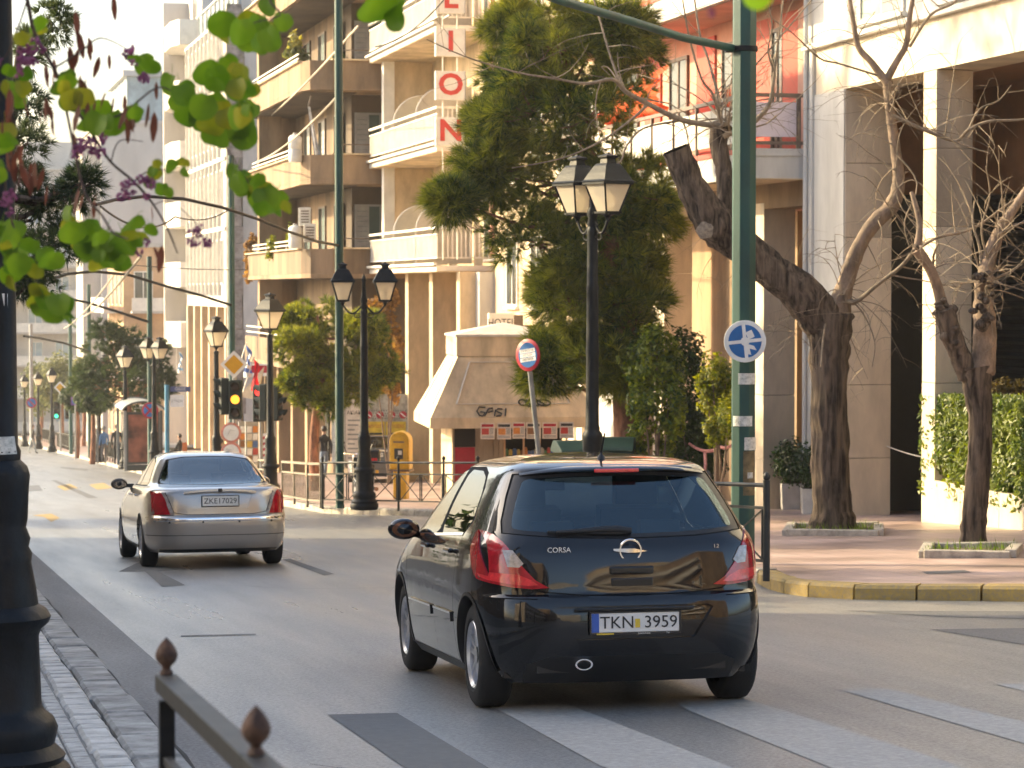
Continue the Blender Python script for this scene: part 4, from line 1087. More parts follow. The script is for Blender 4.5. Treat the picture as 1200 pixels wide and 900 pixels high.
# --- the red and pink building with balconies
B = Bld('red_building', (FX, 50, zg(50)+.14), 'red and pink apartment building with white balconies behind the bare tree')
YA, YB = 43.76, 57.5
B.bx('wall', MAT_PINK, FX+.05,FX+10,YA,YB,3.2,17)
for y0, y1, m in ((43.8,44.25,MAT_PINK),(44.25,45.1,MAT_REDW),(45.75,46.9,MAT_REDW),(49.2,50.4,MAT_REDW),(53.0,54.2,MAT_REDW)):
    B.bx('wall_stripe', m, FX+.0,FX+.046,y0,y1,4.2,6.75)
for yc in (45.42,48.1,51.7,55.4): window(B, 'x', FX+.02, yc, 4.22, .66 if yc<46 else 1.3, 2.3, MAT_RAILB, MAT_GLASSW, None, False)
for fl in range(3):
    z = 3.66+3.3*fl
    B.bx('balcony_slab', MAT_PLASTER, 14.6,FX+.04,YA-.03,YB,z,z+.50)
    B.bx('slab_edge', MAT_REDW, 14.575,14.597,YA-.03,YB,z+.44,z+.53)
    q = MB(); q.box(14.6,FX-.003,YA-.06,YA-.033,z+.40,z+.53); B.part('slab_edge', q, MAT_PLASTER)
    for k in range(9):
        y0 = YA+.12+1.5*k; y1 = min(y0+1.36, YB-.05)
        if y1 > y0+.2: B.bx('railing_panel', MAT_WHITE, 14.66,14.69,y0,y1,z+.66,z+1.34)
        q = MB(); q.box(14.64,14.70,y0-.09,y0-.03,z+.505,z+1.45); B.part('railing_post', q, MAT_RAILB)
    B.bx('railing_panel', MAT_LILAC, 14.74,FX-.12,YA+.0,YA+.02,z+.74,z+1.36)
    q = MB(); q.box(14.63,14.71,YA-.0,YB,z+1.45,z+1.52); q.box(14.715,FX,YA-.03,YA+.03,z+1.45,z+1.52); q.box(14.715,FX,YA-.02,YA+.02,z+.60,z+.66); q.box(FX-.2,FX-.12,YA-.025,YA+.025,z+.505,z+1.45); B.part('handrail', q, MAT_RAILB)
    q = MB(); q.box(14.72,FX-.001,YA-.03,YB,z-.02,z-.001); B.part('soffit', q, MAT_PINK if fl else MAT_HOTEL)
# crumpled orange awning hanging by the wall
aw = MB(); rr = random.Random(5); N, Mx = 26, 14; P0 = atX(730,118,14.72); y_a, y_b = P0.y+1.2, P0.y-3.2
for j in range(Mx+1):
    for i in range(N+1):
        u, v = i/N, j/Mx; yy = y_a+(y_b-y_a)*u
        nz_ = noise.noise(Vector((u*7, v*5, 3.1)))*.22 + noise.noise(Vector((u*17, v*13, 1.1)))*.10
        aw.v.append((14.72-.25*sin(v*pi)*.8+nz_, yy, 5.18+.95*(1-v)*(.65+.35*u)+nz_*.4))
aw.f = [(j*(N+1)+i, j*(N+1)+i+1, (j+1)*(N+1)+i+1, (j+1)*(N+1)+i) for j in range(Mx) for i in range(N)]; aw.m = [0]*len(aw.f)
tag(aw.build('folded_awning', leafmat('awning_cloth', (.78,.16,.05),(.55,.09,.03), .35, .8), None, smooth=180), 'crumpled orange red awning folded over the white balcony railing', 'awning')
# ground floor: piers, beam, back wall
for y0, y1 in ((46.12,46.77),(atX(778,400,FX).y, atX(765,400,FX).y)):
    zb = zg((y0+y1)/2)-.1; H = 3.3-zb
    for k in range(5):
        q = MB(); q.box(FX+.004,FX+.63,y0,y1,zb+H*k/5+.004,zb+H*(k+1)/5-.004); B.part('stone_panel', q, MAT_STONE, bevel=.006)
B.bx('beam', MAT_TAN, FX+.01,FX+.6,YA,YB,3.18,3.65)
B.bx('back_wall', MAT_BROWN, FX+3.4,FX+3.6,YA+.003,YB,-4,3.3)
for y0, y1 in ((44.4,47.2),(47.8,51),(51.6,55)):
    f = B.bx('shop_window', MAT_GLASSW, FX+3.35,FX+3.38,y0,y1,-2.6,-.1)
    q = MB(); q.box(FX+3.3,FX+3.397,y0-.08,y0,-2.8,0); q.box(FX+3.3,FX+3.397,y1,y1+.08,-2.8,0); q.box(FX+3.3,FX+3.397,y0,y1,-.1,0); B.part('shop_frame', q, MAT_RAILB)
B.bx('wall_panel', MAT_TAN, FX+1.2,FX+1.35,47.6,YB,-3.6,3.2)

# --- plain block between the red building and the hotel
B = Bld('corner_block', (FX, 63, zg(63)+.14), 'cream and orange street front half hidden behind the big pine and the kiosk')
B.bx('wall', MAT_HOTEL, FX+.3,FX+10,57.6,70.2,-5,14)
for i, (px0, px1, m) in enumerate(((672,679,MAT_WHITE),(682,688,MAT_WHITE),(655,672,MAT_ORANGE),(700,706,MAT_WHITE),(708,728,MAT_PLASTER))):
    y0, y1 = atX(px1,480,FX+.3).y, atX(px0,480,FX+.3).y
    B.bx('wall_strip', m, FX+.16,FX+.295,y0,y1,-4.5,-.3)
B.bx('fascia', MAT_WHITE, FX+.0,FX+.29,58,70,-.28,.15)
for zz in (1.2,4.6,8.0):
    for yc in (59.6,62.4,65.2,68.0): window(B, 'x', FX+.28, yc, zz, 1.3, 1.9, MAT_WHITE, MAT_GLASSW)

# --- the hotel
B = Bld('hotel_building', (FX, 76, zg(76)+.14), 'cream hotel with stacked white balconies and a vertical letter sign')
YA, YB = 70.3, 83.4
B.bx('wall', MAT_HOTEL, 16.5,26,YA,YB,2.3,19)
B.bx('end_wall', MAT_PINK, FX+.2,16.49,YA,YA+.25,2.6,14)
rail = random.Random(2)
for fl in range(4):
    z = 2.19+3.4*fl; y0, y1 = 71.2, 82.1
    B.bx('balcony_slab', MAT_WHITE, 14.6,16.49,y0,y1,z,z+.16, bevel=.01)
    B.bx('slab_lip', MAT_WHITE, 14.5,14.597,y0-.1,y1+.1,z+.165,z+.24)
    B.bx('slab_shadow_gap', MAT_RAILB, 14.56,14.598,y0,y1,z+.13,z+.163)  # solid dark brown strip, drawn in as the shadow line under the lip
    B.bx('soffit', MAT_HOTEL, 14.62,16.49,y0+.02,y1-.02,z-.02,z-.002)
    q = MB()
    q.box(14.60,14.68,y0,y1,z+1.20,z+1.27); q.box(14.62,14.66,y0,y1,z+1.03,z+1.07); q.box(14.62,14.66,y0,y1,z+.36,z+.40)
    q.box(14.68,16.4,y0,y0+.05,z+1.20,z+1.27); q.box(14.68,16.4,y0,y0+.04,z+.36,z+.40); B.part('handrail', q, MAT_WHITE)
    q = MB(); y = y0+.05
    k = 0
    while y < y1:
        if k % 16 in (5,6,9,10):
            for zz in range(6): q.ball((14.64,y+.03,z+.46+zz*.095),(.022,.03,.04),5,4)
            q.box(14.635,14.645,y+.025,y+.035,z+.4,z+1.03)
        q.box(14.628,14.652,y,y+.035,z+.4,z+1.03)
        y += .125; k += 1
    x = 14.8
    while x < 16.4: q.box(x,x+.03,y0+.01,y0+.03,z+.4,z+1.2); x += .13
    o = B.part('balusters', q, MAT_WHITE); o['kind'] = 'stuff'
    for k in range(5):
        ya = y0+.4+2.2*k
        if k in (0,2,4,1,3): B.bx('frosted_panel', MAT_FROST, 14.655,14.668,ya,ya+1.2,z+.42,z+1.02)
    for py_ in (74.9,78.5):                      # rounded partitions between rooms
        q = MB(); pts = [(14.75,py_,z+.25),(16.45,py_,z+.25),(16.45,py_,z+2.1)]
        pts += [(15.65-.9*sin(a),py_,z+1.2+.9*cos(a)) for a in [R(9*i) for i in range(11)]]
        q.prism(pts, (0,.04,0)); o = B.part('partition', q, MAT_FROST)
        q = MB(); q.tube([Vector(p)+Vector((0,.02,0)) for p in pts[2:]+[(14.75,py_,z+.25)]], .03, 6); B.part('partition_frame', q, MAT_WHITE, parent=o)
    for yc in (72.6,76.6,80.3): window(B, 'x', 16.47, yc, z+.3, 1.5, 2.2, MAT_WHITE, MAT_GLASSW, None, False)
    B.bx('column', MAT_WHITE, 14.9,15.25,81.0,81.4,z+.162,z+3.38)
    B.bx('room_divider', MAT_HOTEL, 15.26,16.49,81.05,81.3,z+.162,z+3.37)
for px0, px1 in ((475,478.5),(503,507),(535,539)):
    y0, y1 = atX(px1,400,15.2).y, atX(px0,400,15.2).y
    B.bx('pillar', MAT_HOTEL, 15.2,16.2,y0,y1,zg(y0)-.1,2.165)
B.bx('porch_wall', MAT_TANSH, 17.2,17.4,YA,YB,-4.5,2.17)
for y0, y1 in ((72.0,74.5),(75.5,78.0),(79,81.5)): B.bx('door', MAT_GLASSW, 17.15,17.19,y0,y1,-4.2,-1.2)
B.bx('pipe', MAT_REDW, 15.5,15.62,70.9,71.02,-4,2.16)
B.bx('end_pier', MAT_PLASTER, 15.66,16.3,70.32,70.9,-4.2,2.16)
# vertical letter sign: one box per letter on two rods
t = thing('hotel_letter_sign', atY(528,50,70.1), 'vertical sign of white boxes with red letters fixed to the hotel balconies', 'sign')
off = -Vector(t.location)
MAT_SIGNW = mat('sign_white', (.74,.71,.66), .4, var=.08); MAT_SIGNR = mat('sign_red', (.55,.035,.03), .45, var=.08)
for ch_, ya, yb in (('X',-72,-37),('E',-19,15.5),('I',33,66),('O',83,117),('N',137,171)):
    a = atY(511.5,ya,70.1); b = atY(545,yb,70.1)
    q = MB(); q.box(a.x,b.x,70.1,70.32,b.z,a.z); o = q.build('letter_box', MAT_SIGNW, t, bevel=.012); o.location = off
    q = MB(); q.box(a.x-.012,a.x-.001,70.085,70.335,b.z-.01,a.z+.01); q.box(b.x+.001,b.x+.012,70.085,70.335,b.z-.01,a.z+.01); q.build('box_edge', MAT_METAL, o)
    tt = text(ch_, .98*(a.z-b.z), MAT_SIGNR, o, ((a.x+b.x)/2,70.09,(a.z+b.z)/2), (R(90),0,0), 'letter', .004, bold=.022)
    bm = bmesh.new(); bm.from_mesh(tt.data); bm.to_mesh(tt.data); bm.free(); tt.scale = (1.12,1.05,1)
q = MB()
for x_ in (519,536): p = atY(x_,0,70.2); q.tube([(p.x,70.22,2.5),(p.x,70.22,14)], .022, 6)
o = q.build('rods', MAT_WHITE, t); o.location = off
for k, zz in enumerate((5.9,9.3,12.6)):
    q = MB(); p = atY(528,0,70.2); q.box(p.x-.03,p.x+.03,70.3,71.3,zz,zz+.05); o = q.build('bracket', MAT_METAL, t); o.location = off
# HOTEL sign over the entrance
a = atD(573,367,66); b = atD(604,384,66)
t = thing('hotel_entrance_sign', (a.x,a.y,b.z-.4), 'small white box sign reading HOTEL above the kiosk roof', 'sign'); off = -Vector(t.location)
q = MB(); q.box(a.x,b.x,a.y,a.y+.16,b.z-.32,a.z); o = q.build('sign_box', MAT_SIGNW, t, bevel=.012); o.location = off
text('HOTEL', .30, MAT_INK, o, ((a.x+b.x)/2, a.y-.004, a.z-.26), (R(90),0,0), 'lettering', .003, sx=.78)
q = MB(); q.box(b.x+.002,FX+.28,a.y+.05,a.y+.11,b.z,b.z+.06); q.box(b.x+.002,b.x+.25,a.y+.03,a.y+.13,b.z-.2,a.z-.05); o = q.build('bracket', MAT_RAILB, t); o.location = off

# --- the tan apartment building
B = Bld('tan_apartment_building', (12.5, 89, zg(89)+.14), 'weathered tan apartment block with wraparound balconies left of the hotel')
YA, YB, CX = 82.0, 96.4, 12.5
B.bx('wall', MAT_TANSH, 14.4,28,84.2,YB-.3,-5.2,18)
B.bx('facing', MAT_TAN, 15.6,22,83.5,84.197,-1,17.9)
B.bx('facing', MAT_TAND, 14.3,14.397,86.5,YB-.3,-5,17.8)
B.bx('end_pier', MAT_TAN, 12.75,13.6,94.9,95.4,-4.6,18)
B.bx('wall_panel', MAT_TAN, 13.0,14.38,95.9,96.3,-4.6,18)
for fl in range(-1, 5):
    z = 2.04+3.04*fl
    if fl < 0:
        B.bx('balcony_slab', MAT_TAN, CX-.1,14.38,84,YB,z,z+.14)
        B.bx('parapet', MAT_TAND, CX-.1,CX+.02,84,YB-.002,z+.145,z+.95)
        for zz in (1.08,1.28): B.bx('railing_bar', MAT_WHITE, CX-.06,CX-.02,84,YB,z+zz,z+zz+.05)
        continue
    ct = .9                                                     # chamfered corner
    out = [(CX,YB),(CX,YA+ct),(CX+.22,YA+.28),(CX+ct,YA),(20,YA)]
    q = MB(); poly = out + [(20,84.19),(14.39,84.19),(14.39,YB)]
    q.prism([(x,y,z) for x, y in poly], (0,0,.14)); B.part('balcony_slab', q, MAT_TAN)
    for (xa,ya),(xb,yb) in zip(out, out[1:]):
        q = MB(); d = Vector((xb-xa,yb-ya)).normalized(); n_ = Vector((-d.y,d.x))*.12
        e = d*.001
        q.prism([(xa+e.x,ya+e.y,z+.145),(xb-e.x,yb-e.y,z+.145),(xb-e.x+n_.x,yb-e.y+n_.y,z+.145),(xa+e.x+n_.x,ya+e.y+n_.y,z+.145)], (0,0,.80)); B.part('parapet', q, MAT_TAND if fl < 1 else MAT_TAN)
        L = Vector((xb-xa,yb-ya)).length
        if L > 2 and fl < 4:
            q = MB(); q.bar((xa-.02,ya-.02,z+.965),(xb-.02,yb-.02,z+.965),.18,.05); B.part('coping', q, MAT_HOTEL)
    q = MB()
    for zz in (1.10,1.24): q.box(CX+.03,CX+.07,YA+1.6,YB-1.2,z+zz,z+zz+.045)
    for yy in (84,86.5,89,91.5,94): q.box(CX+.03,CX+.06,yy,yy+.04,z+.95,z+1.1)
    B.part('railing', q, MAT_WHITE)
    q = MB(); q.box(CX+1.2,20,YA+.05,YA+.09,z+1.26,z+1.30); B.part('side_railing', q, MAT_RAILB)
    B.bx('soffit_shade', MAT_TANSH, CX+.15,14.38,YA+1.0,YB-.01,z-.02,z-.002)  # dark sheet under the slab, shade put in as colour
    # openings on the side wall towards the camera and on the front
    for xc, w_, m, sh in ((14.95,.8,MAT_SHUTG,None),):
        window(B, 'y', 84.17, xc, z+.16, .9, 2.3, MAT_GREYSH, MAT_SHUTG, MAT_GREYSH, False)
    window(B, 'y', 83.47, 17.3, z+.9, .7, 1.5, MAT_RAILB, MAT_GLASSW, MAT_SHUTG)
    for yc in (86.2,89.6,93.0): window(B, 'x', 14.27, yc, z+.16, 1.5, 2.4, MAT_RAILB, MAT_GLASSW, MAT_SHUTG if (fl+int(yc))%2 else MAT_GREYSH, False)
    q = MB(); q.tube([(15.72,83.42,z+.2),(15.72,83.42,z+3.0)], .07, 8); B.part('drain_pipe', q, MAT_TAND, smooth=60)
B.bx('roof_overhang', MAT_TAN, CX-.1,21,YA-.15,YB,17.3,17.5)
# ground floor of the tan building
for y0 in (84.3,87.6,91.0,94.6): B.bx('pillar', MAT_TAN, 12.9,13.5,y0,y0+.5,zg(y0)-.1,-1.02)
for k, (y0, y1, m) in enumerate(((84.9,87.5,MAT_GREYSH),(88.2,90.9,MAT_DARK),(91.6,94.5,MAT_GREYSH))):
    q = MB()
    for i in range(26): q.box(14.24,14.29,y0,y1,-4.3+i*.12,-4.3+i*.12+.105)
    o = B.part('roller_shutter', q, m); o['kind'] = 'stuff'

# --- white building with rows of narrow fins and a tall arcade
B = Bld('white_office_building', (13.5, 121, zg(121)+.14), 'sunlit white office block with rows of narrow windows over a tall arcade')
YA, YB, X0 = 111.0, 127.3, 13.5
B.bx('wall', MAT_PALE, X0,30,YA+.3,YB,.9,13.6)
B.bx('gable', MAT_PLASTER, X0+.7,30,YA,YA+.296,-5.4,13.9)
for k in range(26):
    zz = -5.2+k*.74; rr = random.Random(k); B.bx('masonry_edge', MAT_BRICKG, X0+.02,X0+.69+rr.uniform(-.1,.12),YA-.02+rr.uniform(-.03,0),YA+.29,zz,zz+.72)
for fl in range(4):
    z = 1.9+3.05*fl
    for k in range(9):
        yc = YA+1.6+1.62*k; window(B, 'x', X0-.02, yc, z, .85, 2.0, MAT_WHITE, MAT_GLASSW, None, False)
        q = MB(); q.box(X0-.16,X0-.001,yc+.62,yc+.70,z-.5,z+2.35); B.part('fin', q, MAT_WHITE)
    B.bx('band', MAT_WHITE, X0-.07,X0-.002,YA+.31,YB-.01,z+2.36,z+2.5)
B.bx('roof_glazing', MAT_BLUEGL, X0+.6,X0+.7,YA+.3,YB,13.7,15.0)
q = MB()
for k in range(10): q.box(X0+.52,X0+.595,YA+.4+1.7*k,YA+.46+1.7*k,13.6,15.05)
q.box(X0+.5,X0+.6,YA+.3,YB,15.05,15.12); B.part('roof_railing', q, MAT_WHITE)
for k in range(9):
    y0 = YA+.4+3.1*k; B.bx('pillar', MAT_HOTEL, X0-.02,X0+.9,y0,y0+.5,-6,.895) if k < 6 else None
B.bx('arcade_wall', MAT_TAN, X0+2.2,X0+2.4,YA+.3,YB,-6,.9)
# the curved white wing beyond it
B = Bld('balcony_wing', (13.5, 131, zg(131)+.14), 'narrow white balcony wing at the far end of the office block')
for fl in range(6):
    z = -1.2+3.0*fl
    pts = [(14.3,127.4),(13.2,127.6),(12.9,129),(12.9,132),(13.3,133.4),(14.3,133.5)]
    q = MB(); q.prism([(x,y,z) for x, y in pts], (0,0,1.25)); B.part('balcony', q, MAT_WHITE)
    window(B, 'x', 14.27, 130.3, z+1.3, 1.6, 1.7, MAT_WHITE, MAT_GLASSW, None, False)
B.bx('wall', MAT_PALE, 14.3,28,127.35,134,-6.3,16.5)
B.bx('side_wall', MAT_PALE, 13.0,14.29,133.6,134,-6.3,16.5)

# --- farther buildings, closing the street
def block_building(name, label, x0, x1, y0, y1, z1, m, cols=(4,5), rows=5, z_first=None, win=(1.0,1.4), wm=None, balc=True, group=None, fm=None, gl=None, shut=None):
    b = Bld(name, (x0, y0, zg(y0)), label, 'building', group)
    zb = zg(y0)-1.2
    b.bx('wall', m, x0,x1,y0,y1,zb,z1)
    b.bx('roof', MAT_GREYW, x0-.15,x1+.15,y0-.15,y1+.15,z1+.002,z1+.25)
    b.bx('stair_tower', m, x0+(x1-x0)*.35,x0+(x1-x0)*.65,y0+(y1-y0)*.3,y0+(y1-y0)*.7,z1+.252,z1+2.6)
    H = (z1-zb-1.5)/rows
    for r_ in range(rows):
        z = zb+1.5+H*r_+.5
        for c in range(cols[0]):
            xc = x0+(x1-x0)*(c+.5)/cols[0]; window(b, 'y', y0-.02, xc, z, win[0], win[1], fm or MAT_WHITE, gl or MAT_GLASSW, shut, False)
        for c in range(cols[1]):
            yc = y0+(y1-y0)*(c+.5)/cols[1]; window(b, 'x', x0-.02, yc, z, win[0], win[1], fm or MAT_WHITE, gl or MAT_GLASSW, shut, False)
        if balc:
            b.bx('balcony', wm or m, x0-1.1,x0-.03,y0+.6,y1-.6,z-.45,z-.30); b.bx('balcony_rail', MAT_WHITE, x0-1.1,x0-1.05,y0+.6,y1-.6,z-.298,z+.45)
            if cols[0] > 1: b.bx('balcony', wm or m, x0+.4,x1-.4,y0-1.1,y0-.03,z-.45,z-.30); b.bx('balcony_rail', MAT_WHITE, x0+.4,x1-.4,y0-1.1,y0-1.05,z-.298,z+.45)
    return b
a, b = atY(145,420,150), atY(206,290,150)
block_building('orange_building', 'orange rendered building with shaded balconies beside the white office block', a.x, 26, 150, 162, b.z, MAT_ORANGE, (6,4), 3, win=(1.1,2.0), gl=MAT_GLASSW, wm=MAT_PALE)
a, b = atY(119,300,176), atY(204,146,176)
gb = block_building('grey_tower', 'tall pale grey building with a blank side wall and glazed roof terrace', a.x, 34, 176, 194, b.z, MAT_GREYW, (0,5), 7, balc=False)
c = atY(150,88,178); gb.bx('terrace_glazing', MAT_BLUEGL, c.x,33,179,193,b.z+.3,c.z); gb.bx('terrace_roof', MAT_GREYW, c.x-.3,33.5,178.6,193,c.z,c.z+.4)
gb.bx('balcony_bay', MAT_PALE, a.x-1.2,a.x-.01,177,184,-3,b.z-1.5)
a, b = atY(60,420,215), atY(128,200,215)
block_building('pale_apartments', 'pale blue white apartment block far down the street', a.x-9, b.x+6, 215, 232, b.z, MAT_PALE, (9,5), 8, win=(1.2,1.6), gl=MAT_BLUEGL)
a, b = atY(20,420,265), atY(84,330,265)
block_building('distant_white_block', 'low white block in the haze at the end of the street', a.x-10, b.x+8, 265, 280, b.z, MAT_PLASTER, (10,4), 5, gl=MAT_BLUEGL)
# ------------------------------------------------------------------ street furniture
MAT_IRON = mat('lamp_iron', (.008,.011,.015), .5, var=.25, scale=7, bump=.15, bscale=30, spec=.22)
MAT_IRONR = mat('rusty_iron', (.085,.045,.03), .75, var=.35, scale=22, bump=.5, bscale=60)
MAT_POLE = mat('green_pole', (.010,.062,.052), .5, var=.22, scale=2.2, bump=.1, streak=.3)
MAT_POLERUST = mat('pole_rust', (.16,.12,.06), .8, var=.3, scale=9)
MAT_LAMPG = mat('lantern_glass', (.74,.68,.56), .35, var=.12, scale=7, trans=.0)
def lampglass():
    m = bpy.data.materials.new('lantern_pane'); m.use_nodes = True; n = m.node_tree; b = n.nodes['Principled BSDF']; out = n.nodes['Material Output']
    b.inputs['Base Color'].default_value = (.80,.75,.66,1); b.inputs['Roughness'].default_value = .35
    tr = n.nodes.new('ShaderNodeBsdfTranslucent'); tr.inputs[0].default_value = (.92,.82,.64,1); tp = n.nodes.new('ShaderNodeBsdfTransparent'); tp.inputs[0].default_value = (.9,.86,.78,1)
    a = n.nodes.new('ShaderNodeMixShader'); a.inputs[0].default_value = .55; c = n.nodes.new('ShaderNodeMixShader'); c.inputs[0].default_value = .18
    n.links.new(b.outputs[0], a.inputs[1]); n.links.new(tr.outputs[0], a.inputs[2]); n.links.new(a.outputs[0], c.inputs[1]); n.links.new(tp.outputs[0], c.inputs[2]); n.links.new(c.outputs[0], out.inputs[0])
    return m
MAT_LAMPG = lampglass()
MAT_STICK = paintmat('torn_sticker', (.66,.66,.62), (.05,.09,.08), .60, .7)
MAT_RAIL = mat('railing_iron', (.018,.02,.02), .55, var=.2, scale=9)
MAT_RAILG = mat('railing_weathered', (.20,.175,.13), .5, var=.2, scale=9)

def lantern(root, x, y, z, s=1.0, rz=0.0):
    """four sided tapered street lantern hung with its foot at z"""
    e = bpy.data.objects.new('lantern', None); COL.objects.link(e); e.parent = root; e.location = (x,y,z); e.rotation_euler = (0,0,rz); e.scale = (s,s,s); e.empty_display_size = .1
    if 'l' not in _lan:
        w0, w1, h = .12, .235, .40
        f = MB()
        for sx in (-1,1):
            for sy in (-1,1): f.bar((sx*w0,sy*w0,.04),(sx*w1,sy*w1,.04+h),.024,.024)
        for w_, zz in ((w0+.015,.03),(w1+.02,.045+h)):
            for a_, b_ in (((-1,-1),(1,-1)),((1,-1),(1,1)),((1,1),(-1,1)),((-1,1),(-1,-1))): f.bar((a_[0]*w_,a_[1]*w_,zz),(b_[0]*w_,b_[1]*w_,zz),.03,.03)
        f.box(-w0,w0,-w0,w0,.0,.02); f.lathe([(.02,-.10),(.035,-.06),(.05,-.02),(.09,.0)], (0,0,0), 8)
        g = MB()
        for k in range(4):
            c_, s_ = cos(k*pi/2), sin(k*pi/2)
            q = [(-w0*.97,-w0,.045),(w0*.97,-w0,.045),(w1*.97,-w1,.035+h),(-w1*.97,-w1,.035+h)]
            g.add([(a*c_-b*s_, a*s_+b*c_, zz) for a, b, zz in q], [(0,1,2,3)])
        r = MB(); lv = [(.265,.455),(.275,.475),(.25,.50),(.20,.60),(.145,.70),(.12,.73),(.085,.735),(.075,.80),(.105,.82),(.105,.845),(.03,.87),(.02,.89)]
        vs = []
        for i, (w_, zz) in enumerate(lv):
            n4 = 4 if i < 6 else 4
            for sx, sy in ((-1,-1),(1,-1),(1,1),(-1,1)): vs.append((sx*w_,sy*w_,zz))
        r.add(vs, [(i*4+k, i*4+(k+1)%4, i*4+4+(k+1)%4, i*4+4+k) for i in range(len(lv)-1) for k in range(4)]+[(3,2,1,0),tuple(range(len(vs)-4,len(vs)))])
        b = MB(); b.lathe([(.03,.03),(.035,.12),(.055,.17),(.06,.25),(.03,.31)], (0,0,0), 10)
        mr = r.mesh('lantern_roof', MAT_IRON)
        _lan['l'] = (f.mesh('frame', MAT_IRON), g.mesh('pane', MAT_LAMPG), mr, b.mesh('bulb', MAT_WHITE))
    f, g, r, b = _lan['l']
    m_ = [inst('lantern_frame', f, e), inst('lantern_pane', g, e), inst('lantern_roof', r, e), inst('bulb', b, e)]
    return e
_lan = {}
POST = [(.27,.0),(.29,.05),(.29,.11),(.26,.14),(.27,.17),(.225,.22),(.235,.27),(.24,.30),(.225,.34),(.19,.37),(.175,.40),(.17,.56),(.165,.72),(.175,.75),(.205,.78),(.215,.81),(.20,.84),(.165,.865),(.155,.95),(.137,1.06),(.142,1.10),(.128,1.13),(.135,1.17),(.118,1.22),(.125,1.26),(.13,1.40),(.135,1.46),(.125,1.50),(.098,1.53),(.10,1.57),(.088,1.60),(.082,2.4),(.088,2.45),(.082,2.5),(.076,3.2),(.085,3.24),(.074,3.28),(.068,3.9),(.08,3.95),(.06,4.0)]
def lamp_post(px, py, label, double=True, rz=0.0, d=None, top=4.05, s=1.0, group='lamp posts along the street', h=.14, arms=.40, post=POST):
    p = atG(px, py, h) if d is None else atD(px, py, d)
    if d is not None: p.z = zg(p.y)+h
    t = thing('street_lamp', p, label, 'street lamp', group, rz=rz)
    k = top/4.05
    b = MB(); b.lathe([(r*s, z*(k if z > 1.6 else 1)) for r, z in post], (0,0,0), 20); b.build('lamp_column', MAT_IRON, t, smooth=45)
    if double:
        b = MB(); b.lathe([(.05,top-.08),(.075,top-.02),(.055,top+.06),(.08,top+.12),(.05,top+.2),(.035,top+.5),(.05,top+.53),(.04,top+.58),(.0,top+.68)], (0,0,0), 12); b.build('finial', MAT_IRON, t, smooth=50)
        for sg in (-1,1):
            b = MB(); pts = []
            for i in range(13):
                a = i/12; pts.append((sg*(.03+arms*a), 0, top+.05-.22*sin(a*pi*.85)+.10*a*a))
            b.tube(pts, .018, 8); b.tube([(sg*(.06+.07*(1-cos(i*.7))),0,top-.18-.045*sin(i*.7)) for i in range(9)], .010, 6)
            b.build('bracket', MAT_IRON, t, smooth=60)
            lantern(t, sg*(arms+.03), 0, top+.10, .90, 0.0)
    else:
        lantern(t, 0, 0, top+.05, 1.0, 0)
    return t
# foreground post at the left edge (only its column is in the frame)
fp = lamp_post(-2, 928, 'thick dark iron lamp post with a moulded pedestal at the left edge', True, R(30), top=4.6, h=.03, s=1.14)
q = MB(); q.add([(-.055,-.073,2.18),(.055,-.073,2.18),(.055,-.073,2.30),(-.055,-.073,2.30)], [(0,1,2,3)]); 
b_ = MB()
for k in range(7):
    a0 = R(-118+11*k); 
    r_ = .0955
    b_.add([(r_*cos(a0),r_*sin(a0),2.17),(r_*cos(a0+R(11)),r_*sin(a0+R(11)),2.17),(r_*cos(a0+R(11)),r_*sin(a0+R(11)),2.29),(r_*cos(a0),r_*sin(a0),2.29)], [(0,1,2,3)])
b_.build('sticker', MAT_PLATE, fp).rotation_euler = (0,0,R(-30)-HEAD)
b_ = MB()
for k in range(8):
    a0 = R(-95+9*k); r_ = .115
    b_.add([(r_*cos(a0),r_*sin(a0),1.56),(r_*cos(a0+R(9)),r_*sin(a0+R(9)),1.56),(.102*cos(a0+R(9)),.102*sin(a0+R(9)),1.64),(.102*cos(a0),.102*sin(a0),1.64)], [(0,1,2,3)])
b_.build('torn_sticker', MAT_STICK, fp).rotation_euler = (0,0,R(-30)-HEAD)
l1 = lamp_post(694, 640, 'double lantern street lamp rising behind the black hatchback', True, R(-68), d=33.5, arms=.30, top=4.25)
l2 = lamp_post(427, 597, 'double lantern street lamp behind the railing beside the yellow postbox', True, R(-8), arms=.40, top=4.12)
l3 = lamp_post(317, 580, 'single lantern street lamp right of the amber traffic light', False, R(36), d=61, top=4.0)
lamp_post(254, 560, 'single lantern street lamp in front of the white arcade', False, R(20), d=73, top=4.0)
lamp_post(181, 555, 'double lantern street lamp rising behind the bus shelter', True, R(-60), d=91, top=4.0, arms=.33)
lamp_post(147, 548, 'single lantern street lamp in front of the dark round crowned pine', False, R(25), d=100, top=3.9)
lamp_post(116, 545, 'double lantern street lamp left of the round crowned pine', True, R(-40), d=115, top=3.95, arms=.30)
lamp_post(61, 530, 'single lantern street lamp beside the small yellow diamond sign', False, R(15), d=146, top=3.9)
lamp_post(45, 525, 'single lantern street lamp beyond the small yellow diamond sign', False, R(15), d=160, top=3.9)
lamp_post(29, 525, 'farthest single lantern street lamp just right of the foreground post', False, R(15), d=172, top=3.9)

